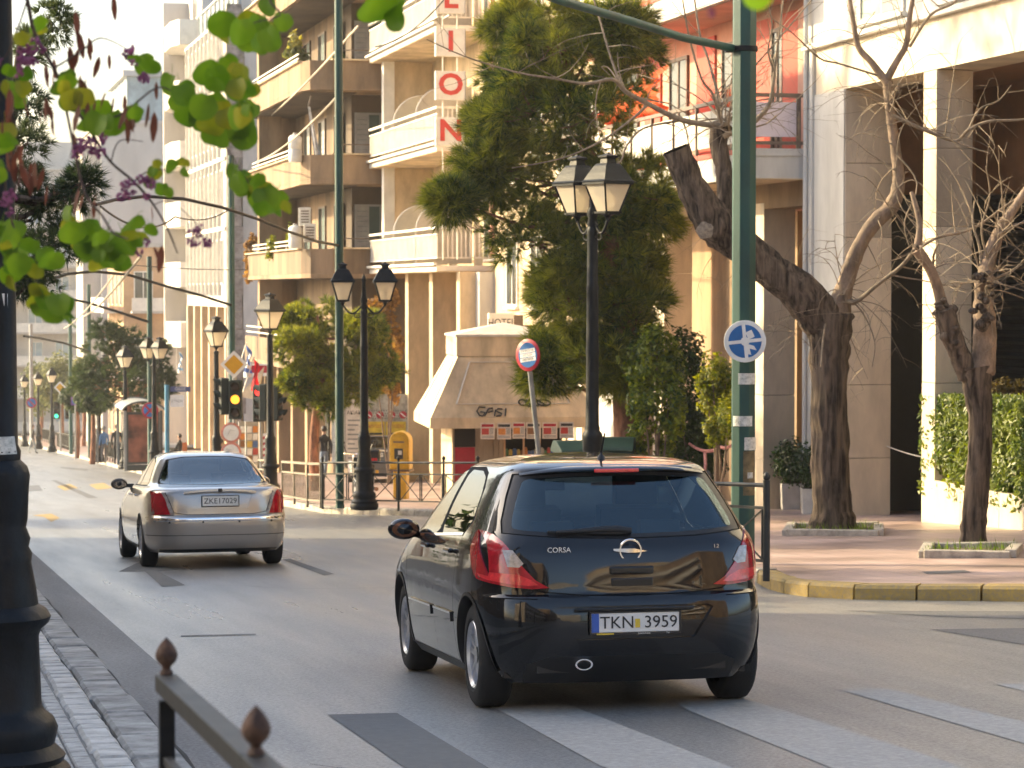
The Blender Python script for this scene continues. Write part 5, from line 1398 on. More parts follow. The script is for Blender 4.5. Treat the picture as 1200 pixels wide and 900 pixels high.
# --- tall poles that carry the overhead lines
def tall_pole(px, d, r, H, label, m=MAT_POLE, n=12, name='overhead_line_pole', group='tall poles carrying overhead lines'):
    p = atD(px, 500, d); p.z = zg(p.y)+.14
    t = thing(name, p, label, 'pole', group)
    b = MB(); b.lathe([(r*1.06,0),(r*1.06,.05),(r,.08),(r*.99,H*.5),(r*.95,H)], (0,0,0), n); b.build('shaft', m, t, smooth=40)
    return t
def octpole(px, d, wd, H, label):
    p = atD(px, 500, d); p.z = zg(p.y)+.14
    t = thing('overhead_line_pole', p, label, 'pole', 'tall poles carrying overhead lines', rz=R(-13.28))
    b = MB(); b.lathe([(wd*.53,0),(wd*.53,H)], (0,0,0), 8, rot=pi/8); b.build('shaft', MAT_POLE, t, bevel=.008)
    return t
pg = octpole(871, 28.7, .262, 9.5, 'thick dark green pole with a blue round sign behind the black hatchback')
s_ = 3000/28.7
def zpole(y): return (CAMZ + (340-y)/s_) - pg.location.z
def wrap_sticker(t, r, z0, z1, a0, a1, m, name, n=10):
    b = MB()
    for k in range(n):
        u, v = R(a0+(a1-a0)*k/n), R(a0+(a1-a0)*(k+1)/n); b.add([(r*cos(u),r*sin(u),z0),(r*cos(v),r*sin(v),z0),(r*cos(v),r*sin(v),z1),(r*cos(u),r*sin(u),z1)], [(0,1,2,3)])
    return b.build(name, m, t)
wrap_sticker(pg, .141, zpole(450), zpole(437), -120, -20, MAT_STICK, 'torn_sticker')
wrap_sticker(pg, .141, zpole(499), zpole(487), -150, -50, MAT_STICK, 'torn_sticker')
wrap_sticker(pg, .141, zpole(527), zpole(512), -90, -10, MAT_STICK, 'torn_sticker')
wrap_sticker(pg, .141, zpole(580), zpole(528), -95, -30, MAT_POLERUST, 'rust_patch')
q = MB(); q.lathe([(.140,zpole(62)),(.150,zpole(62)+.005),(.150,zpole(56)),(.140,zpole(56)+.005)], (0,0,0), 16); q.cbox((-.17,0,zpole(59)),(.09,.10,.07)); q.build('clamp', MAT_IRON, pg, smooth=40)
wrap_sticker(pg, .141, zpole(560), zpole(553), -75, -45, MAT_STICK, 'torn_sticker')
pm = tall_pole(398, 53, .09, 10.5, 'green pole behind the railing left of the double lantern lamp')
p3 = tall_pole(272, 78, .10, 10, 'green pole rising from behind the amber traffic light')
p4 = tall_pole(176, 95, .10, 8, 'green pole with a red and blue round sign by the bus shelter')
p5 = tall_pole(105, 125, .10, 8.5, 'slim pole left of the round crowned pine')
p6 = tall_pole(37, 165, .12, 8, 'grey pole far down the street with a small round sign', MAT_METAL)
p7 = tall_pole(83, 138, .10, 7.5, 'slim pole between the small diamond sign and the far lamps')

# --- overhead tubes and wires, drawn through points of the place
def wire(name, pts, r, m, label, cat='cable', n=6, group=None):
    b = MB(); b.tube(pts, r, n); o = b.build(name, m, None, smooth=60); return tag(o, label, cat, group)
def sag(a, b, s, n=16):
    a, b = Vector(a), Vector(b)
    return [a.lerp(b, i/n)-Vector((0,0,s*4*(i/n)*(1-i/n))) for i in range(n+1)]
MAT_WIRE = mat('cable_black', (.02,.02,.02), .6, var=0)
MAT_WIREL = mat('cable_pale', (.42,.36,.28), .6, var=.1)
wire('support_arm', [atD(861,57,28.7), atD(800,44,27.6), atD(740,25,26.4), atD(655,0,25), atD(600,-20,24)], .045, MAT_POLE, 'dark green tube arm clamped to the thick green pole, reaching over the street', 'support arm', 8)
wire('support_arm', [atD(398,288,53)]+[atD(x,y,d) for x, y, d in ((372,283,51.5),(340,272,50),(300,256,48),(260,243,46.5),(215,233,45),(170,230,44),(135,234,43),(112,240,42))], .030, MAT_IRON, 'long dark curved arm from the green pole by the double lamp over the road', 'support arm', 8)
wire('support_arm', [atD(272,358,78)]+[atD(x,y,d) for x, y, d in ((235,346,76),(190,334,74),(150,322,72),(110,318,70),(80,321,68),(50,330,66))], .042, MAT_IRON, 'lower curved arm from the pole by the traffic light over the road', 'support arm', 8)
wire('support_arm', [atD(176,378,95)]+[atD(x,y,d) for x, y, d in ((140,366,94),(100,354,92),(70,348,90))], .05, MAT_IRON, 'far short arm from the pole by the bus shelter over the road', 'support arm', 8)
wire('support_arm', [atD(105,412,125)]+[atD(x,y,d) for x, y, d in ((75,402,123),(45,396,120),(28,394,118))], .055, MAT_IRON, 'farthest arm from the slim pole over the road', 'support arm', 8)
wire('span_wire', sag(atD(398,110,53), atD(300,190,90), .2), .025, MAT_WIREL, 'pale span wire slanting down from the top of the green pole past the tan balconies')
wire('span_wire', sag(atD(420,30,60), atD(318,135,95), .1), .03, MAT_WIREL, 'pale wire slanting across the upper tan balcony')
wire('span_wire', sag(atD(520,0,60), atD(440,55,62), .2), .018, MAT_WIRE, 'thin black wire crossing the top hotel balcony')
wire('trolley_wire', sag(atD(118,242,43), atD(205,254,60), .3), .02, MAT_WIRE, 'thin trolley wire hung below the long curved arm')
wire('trolley_wire', sag(atD(205,254,60), atD(272,243,78), .2), .02, MAT_WIRE, 'thin trolley wire running on to the pole by the traffic light')
wire('trolley_wire', sag(atD(165,300,45), atD(95,372,120), .2), .03, MAT_WIREL, 'pale trolley wire running away down the street')
wire('trolley_wire', sag(atD(135,320,72), atD(75,385,125), .2), .03, MAT_WIREL, 'pale trolley wire beside the lower arm')
wire('span_wire', sag(atD(60,300,60), atD(290,316,80), .1), .012, MAT_WIRE, 'hair thin wire across the white arcade building')

# --- the blue round sign on the thick green pole
def disc(root, r, m, y, name, n=32, t=.012, sc=1.0):
    b = MB(); b.lathe([(r*.985,0),(r,.003),(r,t-.003),(r*.985,t)], (0,0,0), n); o = b.build(name, m, root, smooth=40); o.rotation_euler = (R(90),0,0); o.location = (0,y,0); return o
MAT_SBLUE = mat('sign_blue', (.010,.12,.36), .4, var=.08, scale=5); MAT_SRED = mat('sign_crimson', (.36,.008,.03), .4, var=.08, scale=5)
MAT_SWHITE = mat('sign_face_white', (.74,.74,.72), .4, var=.07, scale=6); MAT_SGREY = mat('sign_back', (.20,.21,.21), .5, var=.12, scale=5)
c = atD(873,400,28.5)
t = thing('round_sign', c, 'blue and white round wheel sign on the thick green pole', 'sign', rz=-HEAD-R(2))
disc(t, .235, MAT_SWHITE, 0, 'plate'); disc(t, .185, MAT_SBLUE, -.0135, 'blue_field', t=.003)
q = MB()
for a in (R(6),R(96)): q.cbox((0,-.0185,0),(.40,.004,.038), ry=-a+0)
q.build('wheel_spokes', MAT_SWHITE, t)
q = MB(); q.lathe([(.05,0),(.05,.004)], (0,0,0), 16); o = q.build('wheel_hub', MAT_SWHITE, t); o.rotation_euler = (R(90),0,0); o.location = (0,-.018,0)
q = MB(); q.cbox((.055,-.0185,.075),(.075,.004,.085), ry=R(-25)); q.build('torn_sticker', MAT_SWHITE, t); q = MB(); q.add([(0,-.019,-.02),(.10,-.019,-.05),(.13,-.019,-.10),(.05,-.019,-.08),(.07,-.019,-.15),(.02,-.019,-.14)], [(0,1,2,3),(0,3,4,5)]); q.build('torn_sticker', MAT_SWHITE, t)
q = MB(); q.box(-.03,.03,.014,.12,-.03,.03); q.build('bracket', MAT_IRON, t)

# --- kiosk
KD = 58.0
kc = atD(590,500,KD)
MAT_CANV = mat('kiosk_canvas', (.62,.50,.33), .8, var=.2, scale=1.6, bump=.55, bscale=3.5, streak=.35)
MAT_CANVW = mat('kiosk_trim', (.60,.56,.49), .6, var=.1, scale=4)
MAT_CANVB = mat('kiosk_side_panel', (.34,.38,.40), .4, var=.18, scale=2.5)
MAT_KRED = mat('kiosk_red', (.36,.006,.025), .5, var=.12, scale=3)
MAT_KWALL = mat('kiosk_wall', (.34,.27,.19), .7, var=.15, scale=3, streak=.3)
ks = 3000/KD
kz = zg(kc.y)+.14
k = thing('newspaper_kiosk', (kc.x, kc.y, kz), 'cream canvas hooded street kiosk with graffiti and a red side door', 'kiosk', rz=-HEAD+R(8))
def kzp(y): return (CAMZ+(340-y)/ks)-kz
zb, ze, zn, zt, zr = kzp(497), kzp(485), kzp(416), kzp(391), kzp(383)      # valance bottom, eave, neck, cap, ridge
def frus(w0, d0, z0, w1, d1, z1):
    return [(-w0,-d0,z0),(w0,-d0,z0),(w0,d0,z0),(-w0,d0,z0),(-w1,-d1,z1),(w1,-d1,z1),(w1,d1,z1),(-w1,d1,z1)]
W0, D0, W1, D1 = 1.85, 1.75, 1.16, 1.02
V = frus(W0,D0,ze,W1,D1,zn)
for f_ in ((0,1,5,4),(1,2,6,5),(2,3,7,6),(3,0,4,7)):
    q = MB(); q.poly([V[i] for i in f_]); o = q.build('hood_side', MAT_CANV, k); sm = o.modifiers.new('thick','SOLIDIFY'); sm.thickness = .03
q = MB(); v2 = frus(W0+.01,D0+.01,zb,W0+.01,D0+.01,ze-.003)
q.add(v2, [(0,1,5,4),(1,2,6,5),(2,3,7,6),(3,0,4,7)]); o = q.build('valance', MAT_CANV, k); sm = o.modifiers.new('thick','SOLIDIFY'); sm.thickness = .02
q = MB(); q.add(frus(W1+.03,D1+.03,zn+.003,W1+.03,D1+.03,zt), [(0,1,5,4),(1,2,6,5),(2,3,7,6),(3,0,4,7)]); q.build('hood_neck', MAT_CANV, k)
q = MB(); q.add([(-W1-.06,-D1-.06,zt),(W1+.06,-D1-.06,zt),(W1+.06,D1+.06,zt),(-W1-.06,D1+.06,zt),(0,0,zr+.10),(-W1-.06,-D1-.06,zt-.05),(W1+.06,-D1-.06,zt-.05),(W1+.06,D1+.06,zt-.05),(-W1-.06,D1+.06,zt-.05)], [(0,1,4),(1,2,4),(2,3,4),(3,0,4),(5,6,1,0),(6,7,2,1),(7,8,3,2),(8,5,0,3)]); q.build('roof_cap', MAT_CANVW, k)
def onface(f_, u, v, e):
    a, b, c, d = [Vector(V[i]) for i in f_]; p = (a*(1-u)+b*u)*(1-v)+(d*(1-u)+c*u)*v
    n_ = (b-a).cross(d-a).normalized(); return p+n_*e
for f_, m, us in (((0,1,5,4),MAT_CANV,(.13,.87)),((3,0,4,7),MAT_CANVB,(.22,.80))):
    u0, u1 = us; P = [onface(f_,u0,.22,.012), onface(f_,u1,.22,.012), onface(f_,u1-(.0),.90,.012), onface(f_,u0,.90,.012)]
    if m is MAT_CANVB: q = MB(); q.poly(P); q.build('side_panel', m, k)
    q = MB()
    for a_, b_ in zip(P, P[1:]+P[:1]): q.bar(a_, b_, .035, .02)
    q.build('panel_frame', MAT_CANVW, k)
def gstroke(f_, pts, wd, name='graffiti'):
    b = MB(); P = [onface(f_, u, v, .026) for u, v in pts]; b.tube(P, wd, 5); return b.build(name, MAT_INK, k)
for pts in ([(.34,.16),(.30,.17),(.29,.10),(.31,.03),(.33,.02),(.34,.08),(.31,.09)],[(.34,.02),(.36,.14),(.385,.15),(.39,.10),(.36,.08)],[(.40,.02),(.405,.12)],[(.45,.13),(.42,.14),(.41,.10),(.445,.06),(.44,.03),(.41,.02)],[(.47,.14),(.465,.02)]):
    gstroke((0,1,5,4), [((u-.02), v) for u, v in pts], .018)
for pts in ([(.565+.03*cos(a*.7)-.0,.24+.05*sin(a*.7)) for a in range(10)],[(.61+.03*cos(a*.7),.22+.05*sin(a*.7)) for a in range(10)],[(.65+.028*cos(a*.7),.23+.05*sin(a*.7)) for a in range(9)],[(.70+.045*cos(a*.7),.23+.05*sin(a*.7)) for a in range(10)],[(.57,.28),(.62,.18),(.66,.28),(.71,.19)]):
    gstroke((0,1,5,4), pts, .020)
# body
q = MB(); q.box(-1.25,-.15,-1.1,1.1,0,zb+.2); o = q.build('body_wall', MAT_KWALL, k)
q = MB()
for i in range(7): q.box(-.95+.115*i,-.95+.115*i+.105,-1.125,-1.102,.02,zb+.1)
q.build('wall_boards', MAT_KWALL, k)
q = MB(); q.box(-1.30,-1.255,-1.12,1.1,0,zb+.2); q.build('corner_board', MAT_CANV, k)
q = MB(); q.box(-1.24,-.80,-1.16,-1.128,.05,zb-.45); o = q.build('door', MAT_KRED, k); q = MB(); q.box(-.86,-.84,-1.19,-1.161,.7,.85); q.build('handle', MAT_METAL, o)
q = MB(); q.box(-1.25,-.79,-1.15,-1.129,zb-.44,zb+.15); q.build('door_head', MAT_DARK, k)
q = MB(); q.box(-.148,1.25,-.6,1.1,0,zb+.2); q.build('body_wall', MAT_DARK, k)
q = MB(); q.box(-.148,1.3,-1.15,-.61,0,.55); q.build('counter', MAT_KWALL, k)
gr = random.Random(21)
goods_m = [mat('pack_'+n_, c_, .4, var=.15, scale=30) for n_, c_ in (('red',(.45,.05,.04)),('yellow',(.55,.40,.08)),('blue',(.06,.14,.35)),('white',(.6,.58,.52)),('brown',(.25,.12,.05)),('green',(.08,.22,.08)),('orange',(.6,.22,.04)))]
sh_z = [.56,.83,1.08]
for i, zz in enumerate(sh_z[1:]):
    q = MB(); q.box(-.12,1.28,-1.12,-.62,zz-.03,zz-.008); q.build('shelf', MAT_RAILB, k)
q = MB()
for xx in (-.13,.30,.66,1.27): q.box(xx-.02,xx+.02,-1.14,-1.10,.56,zb+.1)
q.build('shelf_post', MAT_ORANGE, k)
_pm = {}
for i, zz in enumerate(sh_z):
    x = -.09; cn_ = 0
    while x < 1.2:
        w_ = gr.uniform(.05,.085); h_ = gr.uniform(.10,.20); mm = gr.choice(goods_m); key = (round(w_*50), round(h_*40), mm.name)
        if key not in _pm: b = MB(); b.box(-w_/2,w_/2,-.05,.05,0,h_*.85); b.box(-w_*.3,w_*.3,-.03,.03,h_*.85+.001,h_); _pm[key] = b.mesh('packet', mm)
        o = inst('packet', _pm[key], None, Matrix.Rotation(k.rotation_euler.z,3,'Z') @ Vector((x+w_/2,-1.02,zz-.006)) + k.location, (0,0,k.rotation_euler.z))
        cn_ += 1; tag(o, '%s packet on the %s shelf under the kiosk hood, %s from the left' % (mm.name[5:], ('lowest','middle','top')[i], ('first','second','third','fourth','fifth','sixth','seventh','eighth','ninth','tenth','eleventh','twelfth','thirteenth','fourteenth','fifteenth','sixteenth','seventeenth','eighteenth','nineteenth','twentieth','twenty first','twenty second','twenty third')[cn_-1]), 'packet', 'goods on the kiosk shelves')
        x += w_+.012
# newspapers hung from the hood's front edge
np_l = ['leftmost of the newspapers hung along the kiosk hood, next to the door','second newspaper from the left hung along the kiosk hood','narrow newspaper third from the left along the kiosk hood','newspaper hung just left of the leaning sign post','newspaper hung just right of the leaning sign post','pale newspaper at the right end of the kiosk hood']
MAT_NEWS = [mat('newsprint', (.66,.58,.48), .8, var=.1, scale=8), mat('newsprint_grey', (.58,.56,.52), .8, var=.1, scale=8)]
for i, (px0, px1) in enumerate(((551,567),(570,586),(587.5,602),(603.5,620),(622,639),(642,658))):
    a_, b_ = (px0-590)/ks, (px1-590)/ks; w_ = (b_-a_)
    loc = Matrix.Rotation(k.rotation_euler.z,3,'Z') @ Vector(((a_+b_)/2, -1.80, 0)) + k.location; zt_ = CAMZ+(340-(490+gr.uniform(-1,1)))/ks+.0; 
    t = thing('newspaper', (loc.x,loc.y,zt_-.38), np_l[i], 'newspaper', 'newspapers hung along the kiosk hood', rz=-HEAD+gr.uniform(-.05,.05))
    q = MB(); q.box(-w_/2,w_/2,-.006,.006,0,.36); o = q.build('sheet', MAT_NEWS[i == 5], t)
    q = MB(); q.box(-w_*.42,w_*.42,-.0075,-.0065,.27,.33); q.build('headline', MAT_KRED if i in (0,2,4) else MAT_INK, t)
    q = MB(); q.box(-w_*.42,w_*.1,-.0075,-.0065,.10,.24); q.build('front_photo', goods_m[gr.choice((0,4,6))], t)
    q = MB()
    for r_ in range(5): q.box(w_*.14,w_*.42,-.0075,-.0065,.11+.03*r_,.125+.03*r_)
    for r_ in range(2): q.box(-w_*.42,w_*.42,-.0075,-.0065,.03+.03*r_,.045+.03*r_)
    tag(q.build('print_lines', MAT_SGREY, t), kind='stuff')

# --- yellow postbox
p = atD(470,572,60); p.z = zg(p.y)+.14; ps = 3000/60
t = thing('postbox', p, 'yellow round topped postbox on a post behind the railing', 'postbox', rz=-HEAD-R(12))
MAT_PBY = mat('postbox_yellow', (.50,.29,.015), .45, var=.15, scale=5)
def arch(w, z0, z1, n=14): return [(-w,z0),(w,z0)]+[(w*cos(a),z1-w+w*sin(a)) for a in [pi*i/n for i in range(n+1)]]
q = MB(); q.prism([(x,-.17,z) for x, z in arch(.24,.70,1.60)], (0,.36,0)); q.build('body', MAT_PBY, t, bevel=.025)
q = MB(); q.prism([(x,-.20,z) for x, z in arch(.19,.76,1.50)], (0,.028,0)); o = q.build('front_panel', MAT_PBY, t, bevel=.01)
q = MB(); q.box(-.11,.10,-.206,-.2005,.95,1.20); q.build('notice', MAT_INK, o); q = MB(); q.box(-.02,.07,-.209,-.2065,1.05,1.15); q.build('notice_photo', MAT_GREYW, o)
q = MB(); q.box(-.13,.13,-.22,-.201,1.33,1.37); q.build('slot_flap', MAT_RAILB, t)
q = MB(); q.box(-.16,.16,-.14,.16,0,.698); q.build('post', MAT_PBY, t, bevel=.02); q = MB(); q.box(-.26,.26,-.2,.2,.66,.70); q.build('base_plate', MAT_RAILB, t)

# --- leaning round sign
d = 44; b0 = atD(640,560,d); b0.z = zg(b0.y)+.14; tp = atD(619,416,d)
t = thing('leaning_sign', b0, 'leaning grey post with a red and blue round notice in front of the kiosk', 'sign')
b = MB(); e = tp-b0; b.tube([(0,0,-.05), e*.5, e*1.05], .045, 10); b.build('post', MAT_SGREY, t, smooth=60)
s = bpy.data.objects.new('sign_plate', None); COL.objects.link(s); s.parent = t; s.location = e+RGT*(-.002)-FWD*.07; s.rotation_euler = (0,R(-8),-HEAD-R(42))
def sdisc(r, m, y, n_, th=.008):
    o = disc(s, r, m, y, n_, t=th); return o
sdisc(.28,MAT_SRED,0,'red_rim'); sdisc(.215,MAT_SBLUE,-.0095,'blue_field',.003)
for z_, tx in ((.075,'ΕΠΙΤΡΕΠΕΤΑΙ'),(-.0,'Η ΣΤΑΣΗ'),(-.075,'ΑΝΑΠΗΡΩΝ')):
    q = MB(); q.box(-.175,.175,-.0145,-.0135,z_-.032,z_+.032); o = q.build('notice_strip', MAT_SWHITE, s)
    text(tx, .055, MAT_INK if z_ else MAT_SRED, o, (0,-.0155,z_), (R(90),0,0), 'lettering', .0006, sx=.85)

# --- green bins
for i, (px0, px1, d, lab) in enumerate(((653,690,46,'dark green wheeled bin behind the black hatchback roof, left of the lamp column'),(690,742,46.6,'dark green wheeled bin beside the pine trunk, right of the lamp column'))):
    a_, b_ = atD(px0,560,d), atD(px1,560,d); w_ = (b_-a_).length/2; c_ = (a_+b_)/2; z0 = zg(c_.y)+.14
    t = thing('wheeled_bin', (c_.x,c_.y,z0), lab, 'bin', 'green bins near the kiosk', rz=-HEAD+R(-6 if i else 10)); zt_ = CAMZ+(340-(513 if i else 517))/(3000/d)-z0
    MAT_BIN = bpy.data.materials.get('bin_green') or mat('bin_green', (.010,.045,.026), .45, var=.15, scale=4)
    MAT_BINL = bpy.data.materials.get('bin_lid') or mat('bin_lid', (.03,.075,.052), .6, var=.12, scale=4)
    q = MB(); q.add(frus(w_*.88,.38,.2,w_,.48,zt_-.22), [(0,3,2,1),(4,5,6,7),(0,1,5,4),(1,2,6,5),(2,3,7,6),(3,0,4,7)]); q.build('body', MAT_BIN, t, bevel=.03)
    q = MB(); q.prism([(-w_-.03,-.52,zt_-.215),(-w_-.03,-.50,zt_-.14),(-w_-.03,-.05,zt_),(-w_-.03,.3,zt_),(-w_-.03,.52,zt_-.14),(-w_-.03,.52,zt_-.215)], (2*w_+.06,0,0)); q.build('lid', MAT_BINL, t, bevel=.015)
    for sx in (-1,1):
        for sy in (-1,1): q = MB(); q.tube([(sx*w_*.7-.03,sy*.3,.1),(sx*w_*.7+.03,sy*.3,.1)], .1, 12); q.build('wheel', MAT_TYRE, t)

# --- railings
def brace_railing(P, label, group, h=1.0, m=MAT_RAIL, post=.05, x_brace=True, finial=True, name='railing', low=.18):
    P = [Vector(p) for p in P]; t = thing(name, P[0], label, 'railing', group); o0 = P[0]
    for p in P:
        b = MB(); q = p-o0; b.tube([q+Vector((0,0,-.02)), q+Vector((0,0,h))], post/2, 10); pst = b.build('post', m, t, smooth=60)
        if finial: b = MB(); b.lathe([(.02,0),(.035,.02),(.04,.045),(.02,.075),(.0,.09)], q+Vector((0,0,h)), 10); b.build('finial', m, pst, smooth=60)
    for a, c in zip(P, P[1:]):
        a, c = a-o0, c-o0; up = Vector((0,0,1)); d_ = (c-a).normalized()*post*.52; a2, c2 = a+d_, c-d_
        b = MB(); b.tube([a2+up*(h-.05), c2+up*(h-.05)], .022, 8); b.build('top_rail', m, t, smooth=60)
        b = MB(); b.bar(a2+up*(h-.28), c2+up*(h-.28), .02,.03); b.bar(a2+up*low, c2+up*low, .02,.03); b.build('mid_rail', m, t)
        L = (c-a).length; n = max(1, round(L/.95))
        if x_brace:
            for i in range(n):
                u, v = a2.lerp(c2, i/n), a2.lerp(c2, (i+1)/n); e_ = (v-u)*.04
                b = MB(); b.bar(u+e_+up*(h-.295), v-e_+up*(low+.015), .014,.014); b.bar(u+e_+up*(low+.015)+Vector((0.012,0.012,0)), v-e_+up*(h-.295)+Vector((0.012,0.012,0)), .014,.014)
                for w_ in (u+e_, v-e_): b.bar(w_+up*low, w_+up*(h-.28), .022,.022)
                b.build('cross_brace', m, t)
    return t
def gp(px, py): p = atG(px, py, .14); p.z = zg(p.y)+.14; return p
brace_railing([gp(378,595.5), gp(467,597.5), gp(520,599), gp(560,600)], 'dark railing with crossed braces in front of the double lantern lamp and postbox', 'railings along the kerb')
brace_railing([gp(762,664), gp(829,671), gp(898,678.5)], 'dark railing with a knobbed end post right of the black hatchback', 'railings along the kerb', h=1.0, post=.075)
# ornamental pale railing to the left
def orn_railing(P, label, h=.95, m=MAT_RAILG, nb=9):
    P = [Vector(p) for p in P]; t = thing('ornamental_railing', P[0], label, 'railing', 'railings along the kerb'); o0 = P[0]; up = Vector((0,0,1))
    for p in P: q = p-o0; b = MB(); b.bar(q-up*.02, q+up*h, .05,.05); b.build('post', m, t)
    for a, c in zip(P, P[1:]):
        a, c = a-o0, c-o0; d_ = (c-a).normalized()*.027; a, c = a+d_, c-d_
        b = MB(); b.bar(a+up*(h-.03), c+up*(h-.03), .05,.05); b.bar(a+up*(h-.26), c+up*(h-.26), .03,.04); b.bar(a+up*.14, c+up*.14, .03,.04); b.build('rail', m, t)
        for i in range(nb):
            p = a.lerp(c, (i+.5)/nb); e_ = (c-a).normalized()*.03
            b = MB(); b.tube([p+up*(.16+(h-.44)*k/8)+e_*sin(k*pi/4) for k in range(9)], .010, 5); b.build('twisted_bar', m, t)
    return t
orn_railing([gp(331,587.5), gp(345,590), gp(360.5,593.5), gp(376,594.5)], 'pale ornamental railing with twisted bars just right of the silver sedan')
orn_railing([gp(303,582), gp(320,583.5)], 'short pale railing segment behind the silver sedan by the single lantern lamp', nb=5)
# low dark railings farther along
def far_railing(px, label):
    P = [gp(*p) for p in px]; t = thing('kerb_railing', P[0], label, 'railing', 'railings along the kerb'); o0 = P[0]; up = Vector((0,0,1))
    for a, c in zip(P, P[1:]):
        a, c = a-o0, c-o0; n = max(2, int((c-a).length/1.6))
        for i in range(n+1): b = MB(); p = a.lerp(c, i/n); b.bar(p-up*.02, p+up*.95, .06,.06); b.build('post', MAT_RAIL, t)
        b = MB(); b.bar(a+up*.93, c+up*.93, .05,.05); b.bar(a+up*.2, c+up*.2, .04,.04); b.build('rail', MAT_RAIL, t)
        b = MB(); m_ = max(4, int((c-a).length/.16))
        for i in range(m_): p = a.lerp(c, (i+.5)/m_); b.bar(p+up*.22, p+up*.9, .02,.02)
        tag(b.build('bars', MAT_RAIL, t), kind='stuff')
far_railing(((50,517),(64,521)), 'low dark railing farthest along the kerb')
far_railing(((67,523),(88,530)), 'low dark railing near the thin trunks beyond the round crowned pine')
far_railing(((126,540),(148,546)), 'dark railing left of the bus shelter')
# foreground railing with spade finials
R0, R1 = atD(195,757,5.9), atD(300,840,4.38)
dv = (R1-R0); dv.z = 0; dv = dv/ dv.length
ft = thing('foreground_railing', (R0.x,R0.y,zg(R0.y)+.03), 'dark iron railing with rusty spade finials in the near left foreground', 'railing'); fo = -Vector(ft.location)
ztop = lambda p: R0.z-.065 + (R1.z-R0.z)*((Vector((p.x,p.y,0))-Vector((R0.x,R0.y,0))).length/((R1-R0).xy.length)) if (p-R0).dot(R1-R0) > 0 else R0.z-.065
for i in range(4):
    p = R0 + (R1-R0)*i; zt_ = p.z-.065; zb_ = zg(p.y)-.05
    b = MB(); b.cbox((p.x,p.y,(zt_+zb_)/2-.03),(.036,.036,zt_-zb_-.06), rz=-R(0)); o = b.build('post', MAT_IRON, ft, bevel=.004); o.location = fo
    b = MB(); b.lathe([(.013,-.0),(.016,.004),(.013,.010),(.0095,.014),(.011,.020),(.021,.030),(.0255,.040),(.026,.048),(.022,.060),(.014,.073),(.005,.083),(.0,.088)], (p.x,p.y,zt_-.002), 18); f_ = b.build('finial', MAT_IRONR, ft, smooth=50); f_.location = fo
    if i < 3:
        n = p+(R1-R0); e_ = (n-p).normalized()
        b = MB(); b.bar(Vector((p.x,p.y,zt_-.022))-e_*.02, Vector((n.x,n.y,n.z-.065-.022))-e_*.022, .050,.040); o = b.build('top_rail', MAT_RAIL, ft, bevel=.003); o.location = fo
        b = MB(); b.bar(Vector((p.x,p.y,zt_-.20))+e_*.02, Vector((n.x,n.y,n.z-.065-.20))-e_*.02, .022,.020); o = b.build('mid_rail', MAT_RAIL, ft, bevel=.003); o.location = fo
        b = MB(); b.bar(Vector((p.x,p.y,zb_+.2))+e_*.02, Vector((n.x,n.y,zg(n.y)+.15))-e_*.02, .022,.020); o = b.build('mid_rail', MAT_RAIL, ft, bevel=.003); o.location = fo
# ------------------------------------------------------------------ trees and plants
def barkmat(name, lo, hi, sc=13, zs=.11, dist=.05):
    m = bpy.data.materials.new(name); m.use_nodes = True; n = m.node_tree; b = n.nodes['Principled BSDF']; b.inputs['Roughness'].default_value = .92; b.inputs['Specular IOR Level'].default_value = .25
    g = n.nodes.new('ShaderNodeNewGeometry'); mp = n.nodes.new('ShaderNodeMapping'); mp.inputs['Scale'].default_value = (1,1,zs); n.links.new(g.outputs['Position'], mp.inputs[0])
    a = n.nodes.new('ShaderNodeTexNoise'); a.inputs['Scale'].default_value = sc; a.inputs['Detail'].default_value = 6; a.inputs['Roughness'].default_value = .6; a.inputs['Distortion'].default_value = .4; n.links.new(mp.outputs[0], a.inputs['Vector'])
    c = n.nodes.new('ShaderNodeTexNoise'); c.inputs['Scale'].default_value = 2.2; c.inputs['Detail'].default_value = 5; n.links.new(g.outputs['Position'], c.inputs['Vector'])
    ad = n.nodes.new('ShaderNodeMath'); ad.operation = 'MULTIPLY_ADD'; ad.inputs[1].default_value = .35; n.links.new(c.outputs['Fac'], ad.inputs[0]); n.links.new(a.outputs['Fac'], ad.inputs[2])
    r = n.nodes.new('ShaderNodeValToRGB'); r.color_ramp.elements[0].position = .54; r.color_ramp.elements[0].color = (*lo,1); r.color_ramp.elements[1].position = .80; r.color_ramp.elements[1].color = (*hi,1)
    n.links.new(ad.outputs[0], r.inputs[0]); n.links.new(r.outputs[0], b.inputs['Base Color'])
    bp = n.nodes.new('ShaderNodeBump'); bp.inputs['Strength'].default_value = 1.0; bp.inputs['Distance'].default_value = dist; n.links.new(a.outputs['Fac'], bp.inputs['Height']); n.links.new(bp.outputs[0], b.inputs['Normal'])
    return m
MAT_BARK = barkmat('old_bark', (.022,.016,.013), (.155,.118,.09))
MAT_BARKL = mat('young_bark', (.235,.165,.115), .8, var=.3, scale=8, bump=.6, bscale=40, streak=.4)
MAT_TWIG = mat('twig_bark', (.25,.19,.13), .75, var=.25, scale=9)
MAT_PBARK = mat('pine_bark', (.27,.12,.07), .9, var=.35, scale=9, bump=1.0, bscale=22, streak=.3)
MAT_PINE = leafmat('pine_needles', (.28,.28,.045), (.016,.048,.012), .42, .55, .9)  # gold and dark tones put sunlit tips and inner shade into the colour
MAT_PINEF = leafmat('pine_needles_far', (.075,.095,.035), (.018,.038,.018), .35, .6, .7)
MAT_CONIF = leafmat('conifer_needles', (.07,.10,.03), (.02,.04,.015), .45, .6, 1.2)
MAT_HEDGE = leafmat('hedge_leaf', (.21,.25,.025), (.06,.10,.015), .42, .38, 1.6)
